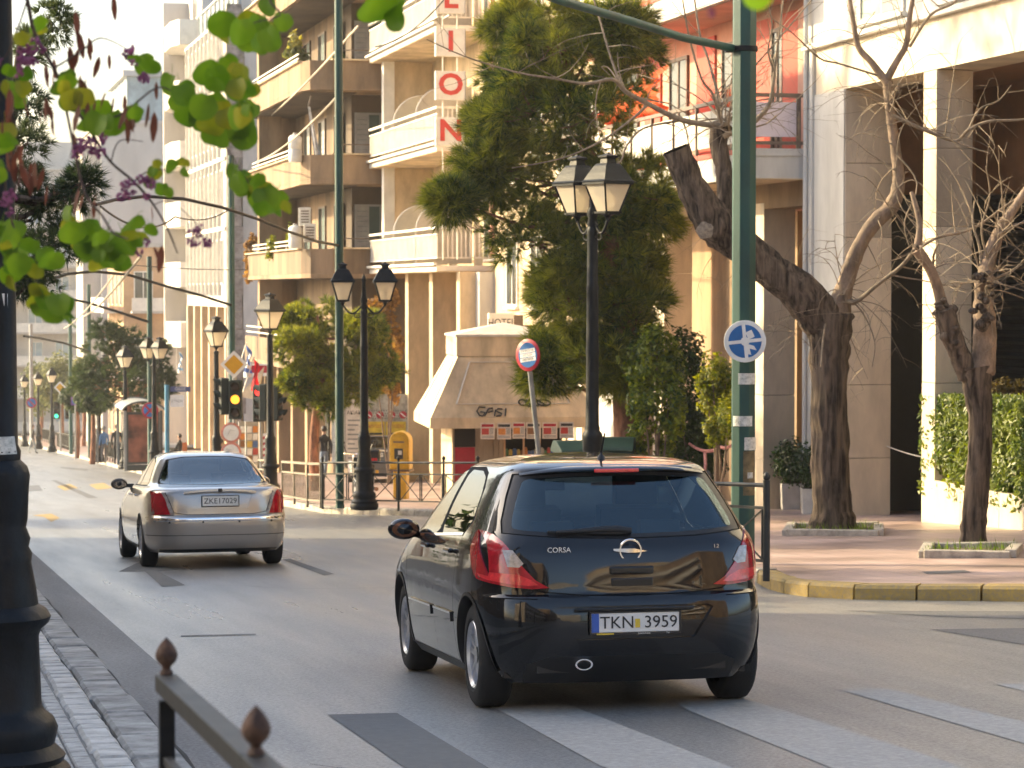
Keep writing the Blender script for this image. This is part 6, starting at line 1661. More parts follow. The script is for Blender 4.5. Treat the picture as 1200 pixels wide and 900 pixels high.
MAT_IVY = leafmat('ivy_leaf', (.25,.29,.035), (.035,.075,.015), .40, .35, 1.2)
MAT_SHRUB = leafmat('dark_shrub_leaf', (.05,.085,.022), (.012,.028,.010), .35, .4, 1.4)
MAT_YSHRUB = leafmat('yellow_shrub_leaf', (.26,.26,.03), (.08,.11,.018), .45, .4, 1.4)
MAT_DRYV = leafmat('dry_vine_leaf', (.38,.22,.07), (.13,.075,.03), .45, .6, 1.5)
MAT_FARTREE = leafmat('far_tree_leaf', (.20,.20,.08), (.08,.10,.05), .45, .6, .3)

def rvec(r):
    while True:
        v = Vector((r.uniform(-1,1), r.uniform(-1,1), r.uniform(-1,1)))
        if .05 < v.length <= 1: return v
def needles(mb, p, d, n, L, w, r, spread=.9):
    """one tuft: thin blades fanned round direction d"""
    for _ in range(n):
        q = (d + rvec(r)*spread).normalized(); s = q.cross(rvec(r))
        if s.length < 1e-3: continue
        s = s.normalized()*w; l = L*r.uniform(.6,1.1); b = p + q*(l*.06)
        o = len(mb.v); mb.v += [tuple(b-s), tuple(b+s), tuple(p+q*l+Vector((0,0,-.12*l)))]; mb.f.append((o,o+1,o+2)); mb.m.append(0)
def leafquad(mb, p, n, up, L, W):
    s = n.cross(up)
    if s.length < 1e-4: s = n.orthogonal()
    s = s.normalized(); u = s.cross(n).normalized()
    o = len(mb.v); f = n*(L*.12)
    mb.v += [tuple(p-u*L*.5), tuple(p+s*W*.5-f), tuple(p+u*L*.5), tuple(p-s*W*.5-f)]; mb.f.append((o,o+1,o+2,o+3)); mb.m.append(0)
def trunk_mesh(P, rad, n=14, rough=.12, seed=0, sub=4):
    """tapered, knobbly tube through P"""
    P = [Vector(p) for p in P]; Q, Rr = [], []
    for i in range(len(P)-1):
        p0, p1, p2, p3 = P[max(i-1,0)], P[i], P[i+1], P[min(i+2,len(P)-1)]
        for k in range(sub):
            t = k/sub; Q.append(.5*((2*p1)+(p2-p0)*t+(2*p0-5*p1+4*p2-p3)*t*t+(3*p1-p0-3*p2+p3)*t**3)); Rr.append(rad[i]*(1-t)+rad[i+1]*t)
    Q.append(P[-1]); Rr.append(rad[-1])
    b = MB(); b.tube(Q, Rr, n)
    if rough:
        for i, v in enumerate(b.v):
            k = min(i//n, len(Q)-1); c = Q[k]; d = Vector(v)-c
            if d.length < 1e-6: continue
            q = Vector(v)*3.0/ max(.25, Rr[k]*4) + Vector((seed,0,0)); a = atan2(d.y, d.x)
            if rough > .13: d = d*(1+.075*noise.noise(Vector((a_*7 if False else atan2(d.y,d.x)*7, Vector(v).z*1.6, seed+9)))+.035*noise.noise(Vector((atan2(d.y,d.x)*17, Vector(v).z*4, seed))))
            m = 1 + rough*(noise.noise(q) + .6*noise.noise(Vector((a*5, Vector(v).z*1.2, seed))))
            b.v[i] = tuple(c+d*m)
    return b, Q, Rr
def pine(name, base, tpts, trad, clumps, d, label, nm, tufts=26, subs=14, L=.17, w=.008, nn=24, depth=.75, seed=1, subr=.34, limbs=True, group=None, bark=None):
    r = random.Random(seed); s = 3000/d
    t = thing(name, base, label, 'tree', group); off = -Vector(base)
    b, Q, Rr = trunk_mesh(tpts, trad, 14, .10, seed); o = b.build('trunk', bark or MAT_PBARK, t, smooth=60); o.location = off
    lb = MB(); cr = MB()
    for (px, py, rx, ry) in clumps:
        dd = d + r.uniform(-.5,.5)*depth*2; c = atD(px, py, dd); RX, RZ = rx/s, ry/s; RY = max(RX, RZ)*depth
        if limbs:
            j = min(range(len(Q)), key=lambda i: (Q[i]-c).length+abs(Q[i].z-(c.z-RZ))*1.2); a = Q[j]
            m_ = a.lerp(c, .5)+Vector((0,0,-.12*(c-a).length)); lb.tube([a, m_, c], [min(Rr[j]*.55,.07), .035, .015], 6)
        for _ in range(subs):
            v = rvec(r); k = .45+.55*r.random(); v = v.normalized()*k; v.z = v.z*.9+.05
            q = c + Vector((v.x*RX*CH+v.y*RY*SH, -v.x*RX*SH+v.y*RY*CH, v.z*RZ))
            if limbs and r.random() < .5: lb.tube([c.lerp(q,.1), c.lerp(q,.6)+Vector((0,0,-.04)), q], [.018,.012,.006], 4)
            sr = subr*r.uniform(.7,1.2); out = (q-c).normalized()
            for _ in range(tufts):
                u = rvec(r).normalized(); u = (u + out*.5 + Vector((0,0,.35))).normalized()
                p = q + Vector((u.x*sr, u.y*sr, u.z*sr*.75))*r.uniform(.35,1)
                needles(cr, p, (u+Vector((0,0,.25))).normalized(), nn, L, w, r)
    o = cr.build('crown', MAT_PINE if seed < 10 else MAT_PINEF, t); o.location = off
    if lb.v: o = lb.build('limbs', bark or MAT_PBARK, t, smooth=60); o.location = off
    return t
D = 48.0
bp = atD(740,600,D); bp.z = zg(bp.y)+.1
pine('large_pine', bp, [bp, atD(738,540,D), atD(735,470,D), atD(738,420,D), atD(722,330,D), atD(700,230,D), atD(680,140,D), atD(660,60,D), atD(650,20,D)], [.36,.29,.27,.25,.22,.17,.12,.08,.03],
     [(645,55,56,45),(612,82,36,44),(690,60,58,45),(580,150,24,26),(628,135,58,50),(688,140,56,55),(742,62,22,26),(722,38,26,22),(585,200,45,40),(655,215,80,52),(735,222,46,48),(562,200,18,12),(530,235,9,10),(630,285,58,46),(695,300,70,52),(760,258,26,28),(660,335,30,24),(672,362,46,40),(725,372,52,42),(748,325,22,28),(664,412,34,20),(640,437,18,16),(700,425,44,30),(728,440,18,20),(598,35,20,22)],
     D, 'large bushy pine with golden lit tips between the hotel and the red building', 0, tufts=24, subs=21, L=.30, w=.0085, nn=22, seed=1, subr=.46)
D = 70.0
bp = atD(369,577,D); bp.z = zg(bp.y)+.1
pine('small_pine', bp, [bp, atD(368,520,D), atD(371,480,D), atD(376,430,D), atD(372,370,D)], [.16,.13,.12,.09,.03],
     [(372,372,34,24),(352,405,24,24),(388,410,34,28),(345,380,16,14),(375,445,36,26),(352,448,18,14),(378,474,20,12),(424,425,32,28),(440,438,26,20),(425,385,24,20),(418,456,24,14)],
     D, 'smaller bushy pine behind the green pole and the double lantern lamp', 0, tufts=20, subs=22, L=.22, w=.012, nn=18, seed=2, subr=.36)
D = 106.0
bp = atD(152,545,D); bp.z = zg(bp.y)+.1
pine('round_pine', bp, [bp, atD(154,520,D), atD(150,480,D), atD(146,430,D)], [.2,.17,.15,.08],
     [(140,398,34,20),(118,425,28,24),(160,415,32,22),(150,440,40,26),(118,455,30,20),(172,452,26,20),(105,440,14,14),(150,470,36,14),(190,447,14,14),(126,392,16,12),(178,425,16,16)],
     D, 'dark round crowned pine behind the bus shelter', 0, tufts=16, subs=11, L=.30, w=.022, nn=14, seed=12, subr=.5)
D = 30.0
bp = atD(-60,640,D); bp.z = zg(bp.y)+.03
pine('roadside_conifer', bp, [bp, atD(-45,450,D), atD(-20,330,D), atD(0,230,D), atD(15,120,D), atD(25,40,D)], [.16,.14,.12,.09,.05,.03],
     [(55,300,36,30),(85,280,24,24),(30,260,30,30),(60,235,36,20),(85,228,24,14),(20,210,26,22),(40,330,36,18),(18,330,26,26),(30,170,22,20),(22,120,22,22),(60,25,22,22),(35,60,18,20),(95,215,14,12)],
     D, 'feathery dark conifer behind the foreground lamp post', 0, tufts=14, subs=8, L=.17, w=.006, nn=15, seed=13, subr=.20, bark=MAT_BARK)

def foliage_mass(mb, r, n, centre, radii, L, shell=.35, flat=0.0, clump=.22):
    """leaves set through an uneven ellipsoid; radii along right, depth, up"""
    c = Vector(centre); seeds = [rvec(r).normalized()*r.uniform(.55,1.0) for _ in range(26)]
    for _ in range(n):
        s = seeds[r.randrange(len(seeds))]; v = s + rvec(r)*clump*2
        p = c + RGT*(v.x*radii[0]) + FWD*(v.y*radii[1]) + Vector((0,0,v.z*radii[2]))
        out = (p-c).normalized(); nrm = (out*.7+rvec(r)*.9+Vector((0,0,.35))).normalized(); l = L*r.uniform(.65,1.25)
        leafquad(mb, p, nrm, (rvec(r)+Vector((0,0,-.5))).normalized(), l, l*.62)
def shrub(name, label, d, blobs, n, L, m, cat='shrub', group=None, stems=True, seed=3):
    r = random.Random(seed); s = 3000/d; mb = MB()
    px = sum(b[0] for b in blobs)/len(blobs); base = atD(px, 560, d); base.z = zg(base.y)+.14
    t = thing(name, base, label, cat, group); off = -Vector(base); st = MB(); A = sum(b[2]*b[3] for b in blobs)
    for (x, y, rx, ry) in blobs:
        c = atD(x, y, d+r.uniform(-.3,.3)); foliage_mass(mb, r, int(n*rx*ry/A), c, (rx/s, max(rx,ry)/s*.7, ry/s), L)
        st.tube([base+Vector((r.uniform(-.1,.1),r.uniform(-.1,.1),0)), base.lerp(c,.5)+Vector((r.uniform(-.1,.1),0,0)), c], [.03,.02,.008], 5)
    o = mb.build('foliage', m, t); o.location = off
    if stems: o = st.build('stems', MAT_BARKL, t, smooth=60); o.location = off
    return t
shrub('climbing_ivy', 'bright green ivy climbing the pale pier beside the pine trunk', 46.6, [(757,425,26,26),(780,430,24,36),(755,470,22,30),(783,480,20,36),(752,515,16,22),(780,520,12,26),(770,400,20,20)], 5200, .11, MAT_IVY, 'ivy', seed=4)
shrub('tall_dark_shrub', 'tall dark green shrub in shade left of the green pole', 47.5, [(800,420,24,36),(812,460,24,40),(800,505,24,40),(825,500,22,42),(815,545,28,28),(835,540,20,30),(790,545,18,24)], 6500, .10, MAT_SHRUB, seed=5)
shrub('yellow_shrub', 'yellow green leafy shrub just left of the green pole', 43.0, [(835,440,18,24),(850,450,14,24),(838,475,18,24),(853,490,12,28),(840,505,16,18),(826,450,10,16)], 3400, .085, MAT_YSHRUB, seed=6)
shrub('dry_vine', 'dry golden brown vine hanging under the hotel balcony', 76.0, [(458,345,10,16),(450,375,14,20),(462,400,10,22),(455,440,10,22),(440,360,12,14),(463,460,6,14)], 2400, .16, MAT_DRYV, 'vine', seed=7)
# clipped hedge in the long planter
r = random.Random(8); mb = MB(); t = thing('clipped_hedge', (FX+.6, 36.5, -1.45), 'sunlit clipped green hedge growing in the long stone planter', 'hedge'); off = -Vector(t.location)
for i in range(25000):
    y = r.uniform(32.6,38.45); zt = .0+.12*noise.noise(Vector((y*1.3,1,0)))-.0*(38-y); x = FX+.02+r.random()**1.7*1.1+.09*noise.noise(Vector((y*2,r.random(),4)))
    z = -1.62+(zt+1.62)*r.random()**.75 if r.random() < .7 else zt-r.random()*.12
    if x > FX+.35 and z < zt-.3 and y < 38.1: x = FX-.02+r.random()*.3
    k = noise.noise(Vector((x*3,y*3,z*3)))
    if k < -.12 and r.random() < .8: continue
    nrm = (Vector((-.9,-.25,.35))+rvec(r)*1.0).normalized(); l = r.uniform(.075,.145)
    leafquad(mb, Vector((x-.06*k, y, z)), nrm, (rvec(r)+Vector((0,0,.3))).normalized(), l, l*.5)
o = mb.build('foliage', MAT_HEDGE, t); o.location = off
mb = MB()
for k in range(14): y = 33+k*.38; mb.tube([(FX+.6,y,-1.48),(FX+.5+r.uniform(-.2,.2),y+r.uniform(-.1,.1),-.9),(FX+.5+r.uniform(-.3,.3),y+r.uniform(-.2,.2),-.35)], [.02,.014,.006], 5)
o = mb.build('stems', MAT_BARKL, t, smooth=60); o.location = off
shrub('brown_shrub', 'brownish shrub behind the clipped hedge at the right edge', 41.0, [(1180,455,24,14),(1215,462,30,18)], 900, .08, leafmat('brown_shrub_leaf',(.16,.12,.04),(.06,.05,.02)), seed=9)
# square white tubs with round shrubs
MAT_TUB = mat('white_tub', (.60,.58,.54), .6, var=.1, scale=4)
for i, (x0, x1, yt, yb, lab) in enumerate(((902,914,562,593,'white tub with a dark round shrub, leftmost of the three by the pier'),(914.5,938,566,597,'white tub with a dark round shrub, largest and middle of the three by the pier'),(938.5,961,572,602,'white tub with a dark shrub partly behind the thick bare trunk'))):
    p = gp((x0+x1)/2, yb); d = (p-CAM).dot(FWD); s = 3000/d; w_ = (x1-x0)/s/2; h = (yb-yt)/s
    t = thing('shrub_tub', p, lab, 'planter', 'white shrub tubs by the pier', rz=-HEAD)
    q = MB(); q.add(frus(w_*.88,w_*.88,0,w_,w_,h), [(0,3,2,1),(4,5,6,7),(0,1,5,4),(1,2,6,5),(2,3,7,6),(3,0,4,7)]); q.build('tub', MAT_TUB, t, bevel=.01)
    q = MB(); q.box(-w_*.9,w_*.9,-w_*.9,w_*.9,h,h+.01); q.build('soil', MAT_SOIL, t)
    r = random.Random(30+i); mb = MB(); foliage_mass(mb, r, 1500, (0,0,h+.36), (.30,.30,.38), .09, clump=.3); mb.build('foliage', MAT_SHRUB if i else MAT_SHRUB, t)
    q = MB(); q.tube([(0,0,h-.02),(.02,0,h+.2),(0,.02,h+.4)], .02, 6); q.build('stem', MAT_BARKL, t)

# --- bare trees
def bare_tree(name, label, d, pit_pt, limbs, twig_roots, seed, ntw, scale=1.0, fat=MAT_BARK):
    """limbs: (px polyline, radii in px, material, depth offsets)"""
    r = random.Random(seed); s = 3000/d; base = pit_pt; t = thing(name, base, label, 'tree'); off = -Vector(base)
    sources = []
    for i, (pl, rad, m, nm, dz, n) in enumerate(limbs):
        P = [atD(x, y, d+dz*(k/max(1,len(pl)-1))) for k, (x, y) in enumerate(pl)]
        b, Q, Rr = trunk_mesh(P, [q/s*.90 for q in rad], n, .16 if n > 10 else .10, seed+i, 6 if n > 10 else 4)
        o = b.build(nm, m, t, smooth=70); o.location = off
        sources.append((Q, Rr))
    tw = MB()
    def shoot(p, dr, L, rad, lvl, droop):
        n = 9 if lvl == 0 else 6; P = [p]; q = p.copy(); v = dr.normalized(); bend = rvec(r)*.42
        for k in range(n):
            v = (v + bend*.35 + rvec(r)*.16 + Vector((0,0,droop*(k/n)))).normalized(); q = q + v*(L/n); P.append(q.copy())
        tw.tube(P, [rad*(1-.75*k/n) for k in range(n+1)], 5 if lvl == 0 else 3, cap=False)
        if lvl < 2:
            for k in range(2, n+1):
                if r.random() < (.34 if lvl == 0 else .3):
                    side = rvec(r).normalized(); shoot(P[k], (v*.6+side*.9).normalized(), L*r.uniform(.25,.55), rad*.5, lvl+1, droop*.8)
    for (pts, rad, cnt, L, up, droop) in twig_roots:
        P = [atD(x, y, d+r.uniform(-.2,.2)) for x, y in pts]
        for _ in range(int(cnt*1.15)):
            k = r.randrange(len(P)); a = P[k]; b_ = P[min(k+1,len(P)-1)]; p = a.lerp(b_, r.random()) if len(P) > 1 else a
            dr = rvec(r).normalized()+Vector((0,0,up)); shoot(p, dr, L*r.uniform(.6,1.3), rad*.40*r.uniform(.7,1.3)/s, 0, droop)
    for (pl, rad, dz) in ntw:
        P = [atD(x, y, d+dz*(k/max(1,len(pl)-1))) for k, (x, y) in enumerate(pl)]
        b, Q, Rr = trunk_mesh(P, [q/s*.62 for q in rad], 6, 0, seed, 4); o0 = len(tw.v); tw.v += b.v; tw.f += [tuple(i+o0 for i in f) for f in b.f]; tw.m += b.m
        for k in range(2, len(Q)-1, 2):
            if r.random() < .75: shoot(Q[k], (rvec(r)+Vector((0,0,.3))).normalized(), r.uniform(.4,1.3), Rr[k]*.5, 1, r.uniform(-.25,.1))
    o = tw.build('twigs', MAT_TWIG, t, smooth=70); o.location = off; o['kind'] = 'stuff'
    return t
bp = atG(975,622,.14)
T = bare_tree('leaning_bare_tree', 'thick old bare tree with a sawn off leaning limb in the tree pit', 38.0, bp,
    [([(975,626),(974,590),(972,520),(972,450),(972,400),(975,365)], [33,25,24,24,27,30], MAT_BARK, 'trunk', 0, 52),
     ([(968,385),(945,350),(905,318),(865,285),(838,262),(812,222),(792,175)], [25,27,23,24,25,19,16.5], MAT_BARK, 'leaning_limb', -.6, 44),
     ([(842,268),(850,235),(848,200),(842,165),(846,148)], [15,12,11,12,15], MAT_BARK, 'stub_limb', .3, 16),
     ([(982,372),(990,335),(1004,295),(1022,264),(1046,240),(1053,215),(1050,180),(1044,140),(1040,95)], [17,12,10,10,10,8.5,7,6.5,6.5], MAT_BARKL, 'limb', .3, 12),
     ([(1040,98),(1022,74),(1006,55),(1000,25),(992,-25)], [6,4.6,4.2,3.4,2.5], MAT_BARKL, 'limb', .2, 8),
     ([(1040,92),(1052,70),(1062,52),(1066,20),(1074,-25)], [5.5,4.6,4.2,3.6,2.5], MAT_BARKL, 'limb', -.2, 8)],
    [([(845,150),(850,140)],2.6,14,1.4,.9,-.1),([(842,150)],2.2,8,1.2,.4,-.1),([(985,360),(990,340)],2,14,1.3,.2,-.35),([(1050,215),(1042,120)],2,16,1.2,.2,-.2),([(1010,290),(1040,240)],1.8,7,1.0,0,-.3),([(1000,30),(1006,55)],1.8,8,.9,.6,-.1),([(1064,30),(1062,55)],1.8,8,.9,.5,-.1),([(905,318),(865,285)],1.4,10,.9,.1,-.3),([(960,420),(965,380)],1.6,5,.9,.1,-.3)],
    21,
    [([(846,148),(800,141),(760,122),(733,107),(718,93),(687,98),(650,92),(607,85),(547,67),(500,46)], [6,5.5,5,4.2,3.6,3,2.4,1.9,1.4,.9], -1.5),
     ([(733,107),(722,85),(712,55),(702,20),(690,-20)], [3.4,2.8,2.4,2,1.4], .5),
     ([(760,122),(740,140),(705,165),(660,185),(600,197)], [3,2.6,2.2,1.6,.9], -1),
     ([(800,141),(755,150),(735,170),(720,195),(655,207)], [2.8,2.2,1.8,1.4,.8], -.6),
     ([(843,150),(840,110),(830,70),(820,40),(812,-15)], [4,3.4,2.8,2.3,1.6], .4),
     ([(846,148),(836,112),(822,92),(808,45),(800,0)], [3.4,3,2.4,1.9,1.3], -.5),
     ([(885,142),(900,125),(905,105),(908,80),(913,40),(918,0)], [5,4.4,3.8,3,2.2,1.4], .2),
     ([(848,160),(865,152),(885,142)], [6,5.5,5], 0),
     ([(872,90),(900,60),(930,25),(960,-10)], [2,1.7,1.3,1], .3),
     ([(908,85),(900,60),(905,30),(900,5)], [2.4,2,1.6,1], -.2),
     ([(1040,92),(985,75),(960,68),(930,40),(905,22)], [2.4,2,1.8,1.4,.8], -.5),
     ([(1046,135),(1075,148),(1100,158),(1130,170),(1160,180)], [3.4,2.8,2.4,1.8,1], -.4),
     ([(1044,135),(1090,155),(1120,165),(1135,152),(1160,142),(1200,140),(1230,130)], [3.5,3.4,3,3,2.6,2.2,1.4], -.5),
     ([(1135,152),(1148,128),(1170,118),(1185,100)], [2.4,2,1.5,.9], .2),
     ([(1050,180),(1075,215),(1060,260),(1066,290)], [2.2,1.8,1.5,1], -.3),
     ([(985,345),(1000,355),(1030,332),(1056,312),(1072,292)], [5,5,4.4,4,4], -.6),
     ([(970,365),(965,395),(962,430)], [2,1.8,1.2], -1.2),
     ([(988,345),(1010,365),(1025,400),(1022,430)], [1.8,1.5,1.2,.8], -.6),
     ([(1066,55),(1090,18),(1115,5),(1130,-8)], [3.2,2.8,2.4,1.6], .2)])
q = MB(); e0 = atD(792,175,37.4); e1 = atD(812,222,37.4); ax = (e0-e1).normalized(); sx_ = ax.cross(Vector((0,0,1))).normalized(); sy_ = sx_.cross(ax)
q.poly([e0+ax*.012+(sx_*cos(2*pi*k/20)+sy_*sin(2*pi*k/20))*(.205+.012*sin(k*2.1)) for k in range(20)]); MAT_CUT = mat('sawn_wood', (.27,.22,.17), .8, var=.25, scale=25)
o = q.build('sawn_end', MAT_CUT, T); o.location = -Vector(bp)
q = MB(); c0 = atD(826,270,37.05); n_ = (CAM-c0).normalized(); u_ = n_.orthogonal().normalized(); v_ = n_.cross(u_); q.add([tuple(c0+n_*.0)]+[tuple(c0+(u_*cos(2*pi*k/16)+v_*sin(2*pi*k/16))*.125*(1+.1*sin(k*1.9))-n_*.02) for k in range(16)], [(0,1+k,1+(k+1)%16) for k in range(16)])
o = q.build('sawn_knot', MAT_CUT, T); o.location = -Vector(bp)
bp = atG(1141,645,.14)
T2 = bare_tree('slim_bare_tree', 'slim bare tree with burled pollarded limbs by the clipped hedge', 31.8, bp,
    [([(1140,650),(1142,610),(1147,550),(1149,500),(1146,460),(1142,430)], [19,16,15.5,15,18,22], MAT_BARK, 'trunk', 0, 40),
     ([(1135,440),(1124,415),(1114,390),(1106,362)], [15,13,14,13], MAT_BARK, 'burled_limb', -.2, 16),
     ([(1106,365),(1098,335),(1088,312),(1074,292)], [9,7,7,8], MAT_BARKL, 'limb', -.2, 10),
     ([(1150,438),(1154,400),(1154,375),(1152,350),(1153,325)], [18,15,15,11,12], MAT_BARKL, 'burled_limb', .2, 16),
     ([(1153,330),(1160,300),(1172,270),(1188,245),(1208,215)], [11,10,8,6,5], MAT_BARKL, 'limb', .3, 10),
     ([(1074,294),(1078,265),(1072,238),(1068,225)], [6,4.5,3.6,2.4], MAT_BARKL, 'limb', .1, 8)],
    [([(1106,365),(1110,385)],2.0,8,.5,0,-.2),([(1152,375),(1155,330)],2.2,12,.8,.2,-.2),([(1074,292)],2,5,.7,.3,-.1),([(1185,248),(1172,270)],2.2,9,1.0,.4,-.15),([(1153,325),(1150,318)],2.6,8,1.2,.6,-.1),([(1098,335),(1090,315)],1.6,5,.8,.2,-.2)],
    44,
    [([(1074,292),(1100,278),(1140,268),(1180,240),(1205,225)], [3.2,2.8,2.4,2,1.4], .4),
     ([(1150,322),(1148,290),(1140,262),(1142,235)], [3.6,3,2.2,1.4], .2),
     ([(1160,310),(1150,270),(1160,230),(1155,195)], [2.6,2.2,1.7,1], -.3),
     ([(1155,330),(1185,318),(1205,300)], [3,2.4,2], .2),
     ([(1170,275),(1195,262),(1230,255)], [2.6,2.2,1.8], .2),
     ([(1094,325),(1094,300),(1100,285)], [3.2,2.6,1.8], -.2),
     ([(1152,345),(1170,340),(1200,350)], [2,1.5,1], .2)])
q = MB(); rr = random.Random(9)                                      # burls on the pollarded limbs
for (x, y, rad, k) in ((1108,372,13,9),(1116,392,12,8),(1104,358,9,6),(1152,372,13,9),(1156,352,9,6),(1153,328,10,6),(1074,292,7,5)):
    for _ in range(k):
        c = atD(x+rr.uniform(-rad,rad)*.9, y+rr.uniform(-rad,rad)*.9, 31.8-.20+rr.uniform(-.05,.05)); s_ = 3000/31.8; q.ball(c, (rr.uniform(.3,.62)*rad/s_, rr.uniform(.3,.62)*rad/s_, rr.uniform(.25,.55)*rad/s_), 7, 5)
o = q.build('burls', MAT_BARK, T2, smooth=60); o.location = -Vector(bp); o['kind'] = 'stuff'

# --- balcony plants
shrub('balcony_succulent', 'spiky yellow green succulent on the upper tan balcony corner', 88, [(346,55,10,18),(350,70,12,14),(340,62,6,10)], 500, .26, leafmat('succulent',(.30,.27,.07),(.12,.14,.04)), 'plant', stems=False, seed=15)
shrub('balcony_vine', 'trailing dry vine over the end of the lower tan balcony', 97, [(292,295,6,14),(291,315,6,14),(296,280,6,6)], 420, .22, MAT_DRYV, 'vine', stems=False, seed=16)
shrub('balcony_plant', 'small bright plant on the lower tan balcony, left of the air conditioners', 90, [(319,285,6,10),(317,298,5,7)], 220, .18, MAT_YSHRUB, 'plant', stems=False, seed=17)
shrub('balcony_plant', 'small bright plant right in front of the air conditioners', 88, [(341,272,4,10),(338,280,4,6)], 160, .16, MAT_YSHRUB, 'plant', stems=False, seed=18)
shrub('balcony_planting', 'row of small dark plants along the side parapet of the upper tan balcony', 86, [(400,70,10,5),(425,66,6,8),(412,72,6,4)], 300, .18, MAT_SHRUB, 'plant', stems=False, seed=19)
# --- trees closing the street
for i, (x, y, rx, ry, d, lab) in enumerate(((72,445,26,28,185,'golden green leafy tree behind the far lamps'),(48,455,22,26,195,'leafy tree farthest along the street by the grey pole'),(98,452,18,30,170,'leafy tree between the far lamps and the round pine'))):
    base = atD(x, 520, d); base.z = zg(base.y)+.1
    t = thing('street_tree', base, lab, 'tree', 'leafy trees at the end of the street'); off = -Vector(base); s = 3000/d; r = random.Random(60+i)
    mb = MB(); foliage_mass(mb, r, 2600, atD(x,y,d), (rx/s, rx/s, ry/s), .34, clump=.25); o = mb.build('crown', MAT_FARTREE, t); o.location = off
    b, Q, Rr = trunk_mesh([base, atD(x+1,490,d), atD(x,y,d)], [.16,.13,.05], 8, .1, i); o = b.build('trunk', MAT_PBARK, t, smooth=60); o.location = off
for i, (x, d, lab) in enumerate(((108,112,'thin reddish trunk of a young street tree left of the no stopping signs'),(90,128,'thin dark trunk of a young street tree by the dark railing'))):
    base = atD(x, 540, d); base.z = zg(base.y)+.1; t = thing('street_tree', base, lab, 'tree', 'young trees along the pavement'); off = -Vector(base); s = 3000/d; r = random.Random(70+i)
    mb = MB(); foliage_mass(mb, r, 1400, atD(x,466,d), (16/s,16/s,14/s), .28, clump=.3); o = mb.build('crown', MAT_PINEF, t); o.location = off
    b, Q, Rr = trunk_mesh([base, atD(x+1.5,505,d), atD(x,466,d)], [.13,.11,.05], 8, .1, i); o = b.build('trunk', MAT_PBARK, t, smooth=60); o.location = off
r = random.Random(80); mb = MB()
for (x, y, rx, ry) in ((40,400,40,30),(85,395,40,34),(120,410,36,30),(10,410,40,30),(60,370,50,24),(100,350,30,20),(150,400,30,30)):
    s = 3000/420; foliage_mass(mb, r, 1500, atD(x,y,420+r.uniform(-20,20)), (rx/s, rx/s, ry/s), 1.2, clump=.3)
tag(mb.build('hillside_wood', leafmat('wood_leaf',(.14,.16,.09),(.07,.09,.06),.4,.7,.1)), kind='stuff')

# --- the flowering tree whose branches hang into the picture at the upper left
JD = 6.3; js = 3000/JD
MAT_JLEAF = leafmat('flowering_tree_leaf', (.15,.235,.034), (.055,.125,.018), .48, .45, 9)
MAT_JLEAF2 = leafmat('flowering_tree_old_leaf', (.27,.26,.04), (.13,.17,.025), .48, .45, 9)
MAT_BLOS = leafmat('purple_blossom', (.40,.17,.31), (.26,.09,.20), .5, .5, 20)
MAT_POD = leafmat('dry_pod', (.16,.055,.035), (.07,.03,.022), .35, .5, 12)
MAT_JBARK = mat('flowering_tree_bark', (.085,.055,.045), .8, var=.3, scale=30, bump=.5, bscale=120)
base = atD(-190,450,JD); base.z = zg(base.y)+.02
jt = thing('flowering_tree', base, 'flowering tree with round green leaves, purple blossom and dry pods at the upper left', 'tree'); joff = -Vector(base)
up = Vector((0,0,1))
b, Q, Rr = trunk_mesh([base, base+up*.9+RGT*.05, base+up*1.6+RGT*.1, atD(-110,80,JD), atD(-40,-90,JD-.1)], [.10,.085,.08,.06,.045], 14, .12, 5); o = b.build('trunk', MAT_JBARK, jt, smooth=60); o.location = joff
jr = random.Random(17)
br = [([(-40,-90),(-5,-45),(20,-25),(32,0),(40,37),(63,80),(80,113),(110,160),(130,190),(157,213),(180,240),(197,270),(208,297)], [22,14,8,5,4.6,4.2,3.8,3.4,3.2,3.4,2.6,2.2,1.4], .2),
      ([(70,95),(80,140),(88,180),(100,227),(120,253),(133,273),(150,280)], [3.4,3.2,3,3,2.8,2.4,1.5], -.4),
      ([(72,100),(77,120),(127,137),(150,128),(183,103),(205,108),(223,113),(245,118),(262,150),(266,172),(280,196),(296,222)], [3,2.8,2.4,2.3,2.1,2,2,1.8,1.7,1.5,1.4,1], .2),
      ([(-40,-90),(80,-60),(200,-45),(300,-20),(318,4),(328,18),(300,26),(284,32)], [14,9,7,4,2.6,2,1.6,1], -.2),
      ([(300,-20),(380,-40),(440,-24),(452,-6)], [4,3,2.2,1.2], -.3),
      ([(-40,-90),(-30,20),(-12,80),(8,115),(18,160),(6,210),(14,260),(28,300),(48,340),(58,352)], [14,8,5,4.2,3.8,3.2,2.8,2.4,1.8,1], .5),
      ([(63,80),(95,60),(115,45),(135,50),(155,62)], [2.6,2.2,2,1.6,1], -.2),
      ([(130,190),(140,165),(168,166)], [1.8,1.4,.8], 0),
      ([(157,213),(175,200),(200,198),(212,190)], [1.8,1.5,1.2,.8], .1),
      ([(32,0),(22,30),(10,60),(-4,80)], [2.4,2,1.6,1], .1),
      ([(180,240),(200,236),(230,262),(236,275)], [1.4,1.2,1,.7], 0)]
for pl, rad, dz in br:
    P = [atD(x, y, JD+dz*k/len(pl)) for k, (x, y) in enumerate(pl)]; b, Q, Rr = trunk_mesh(P, [q/js*.5 for q in rad], 7, .12, 3, 4); o = b.build('branch', MAT_JBARK, jt, smooth=60); o.location = joff
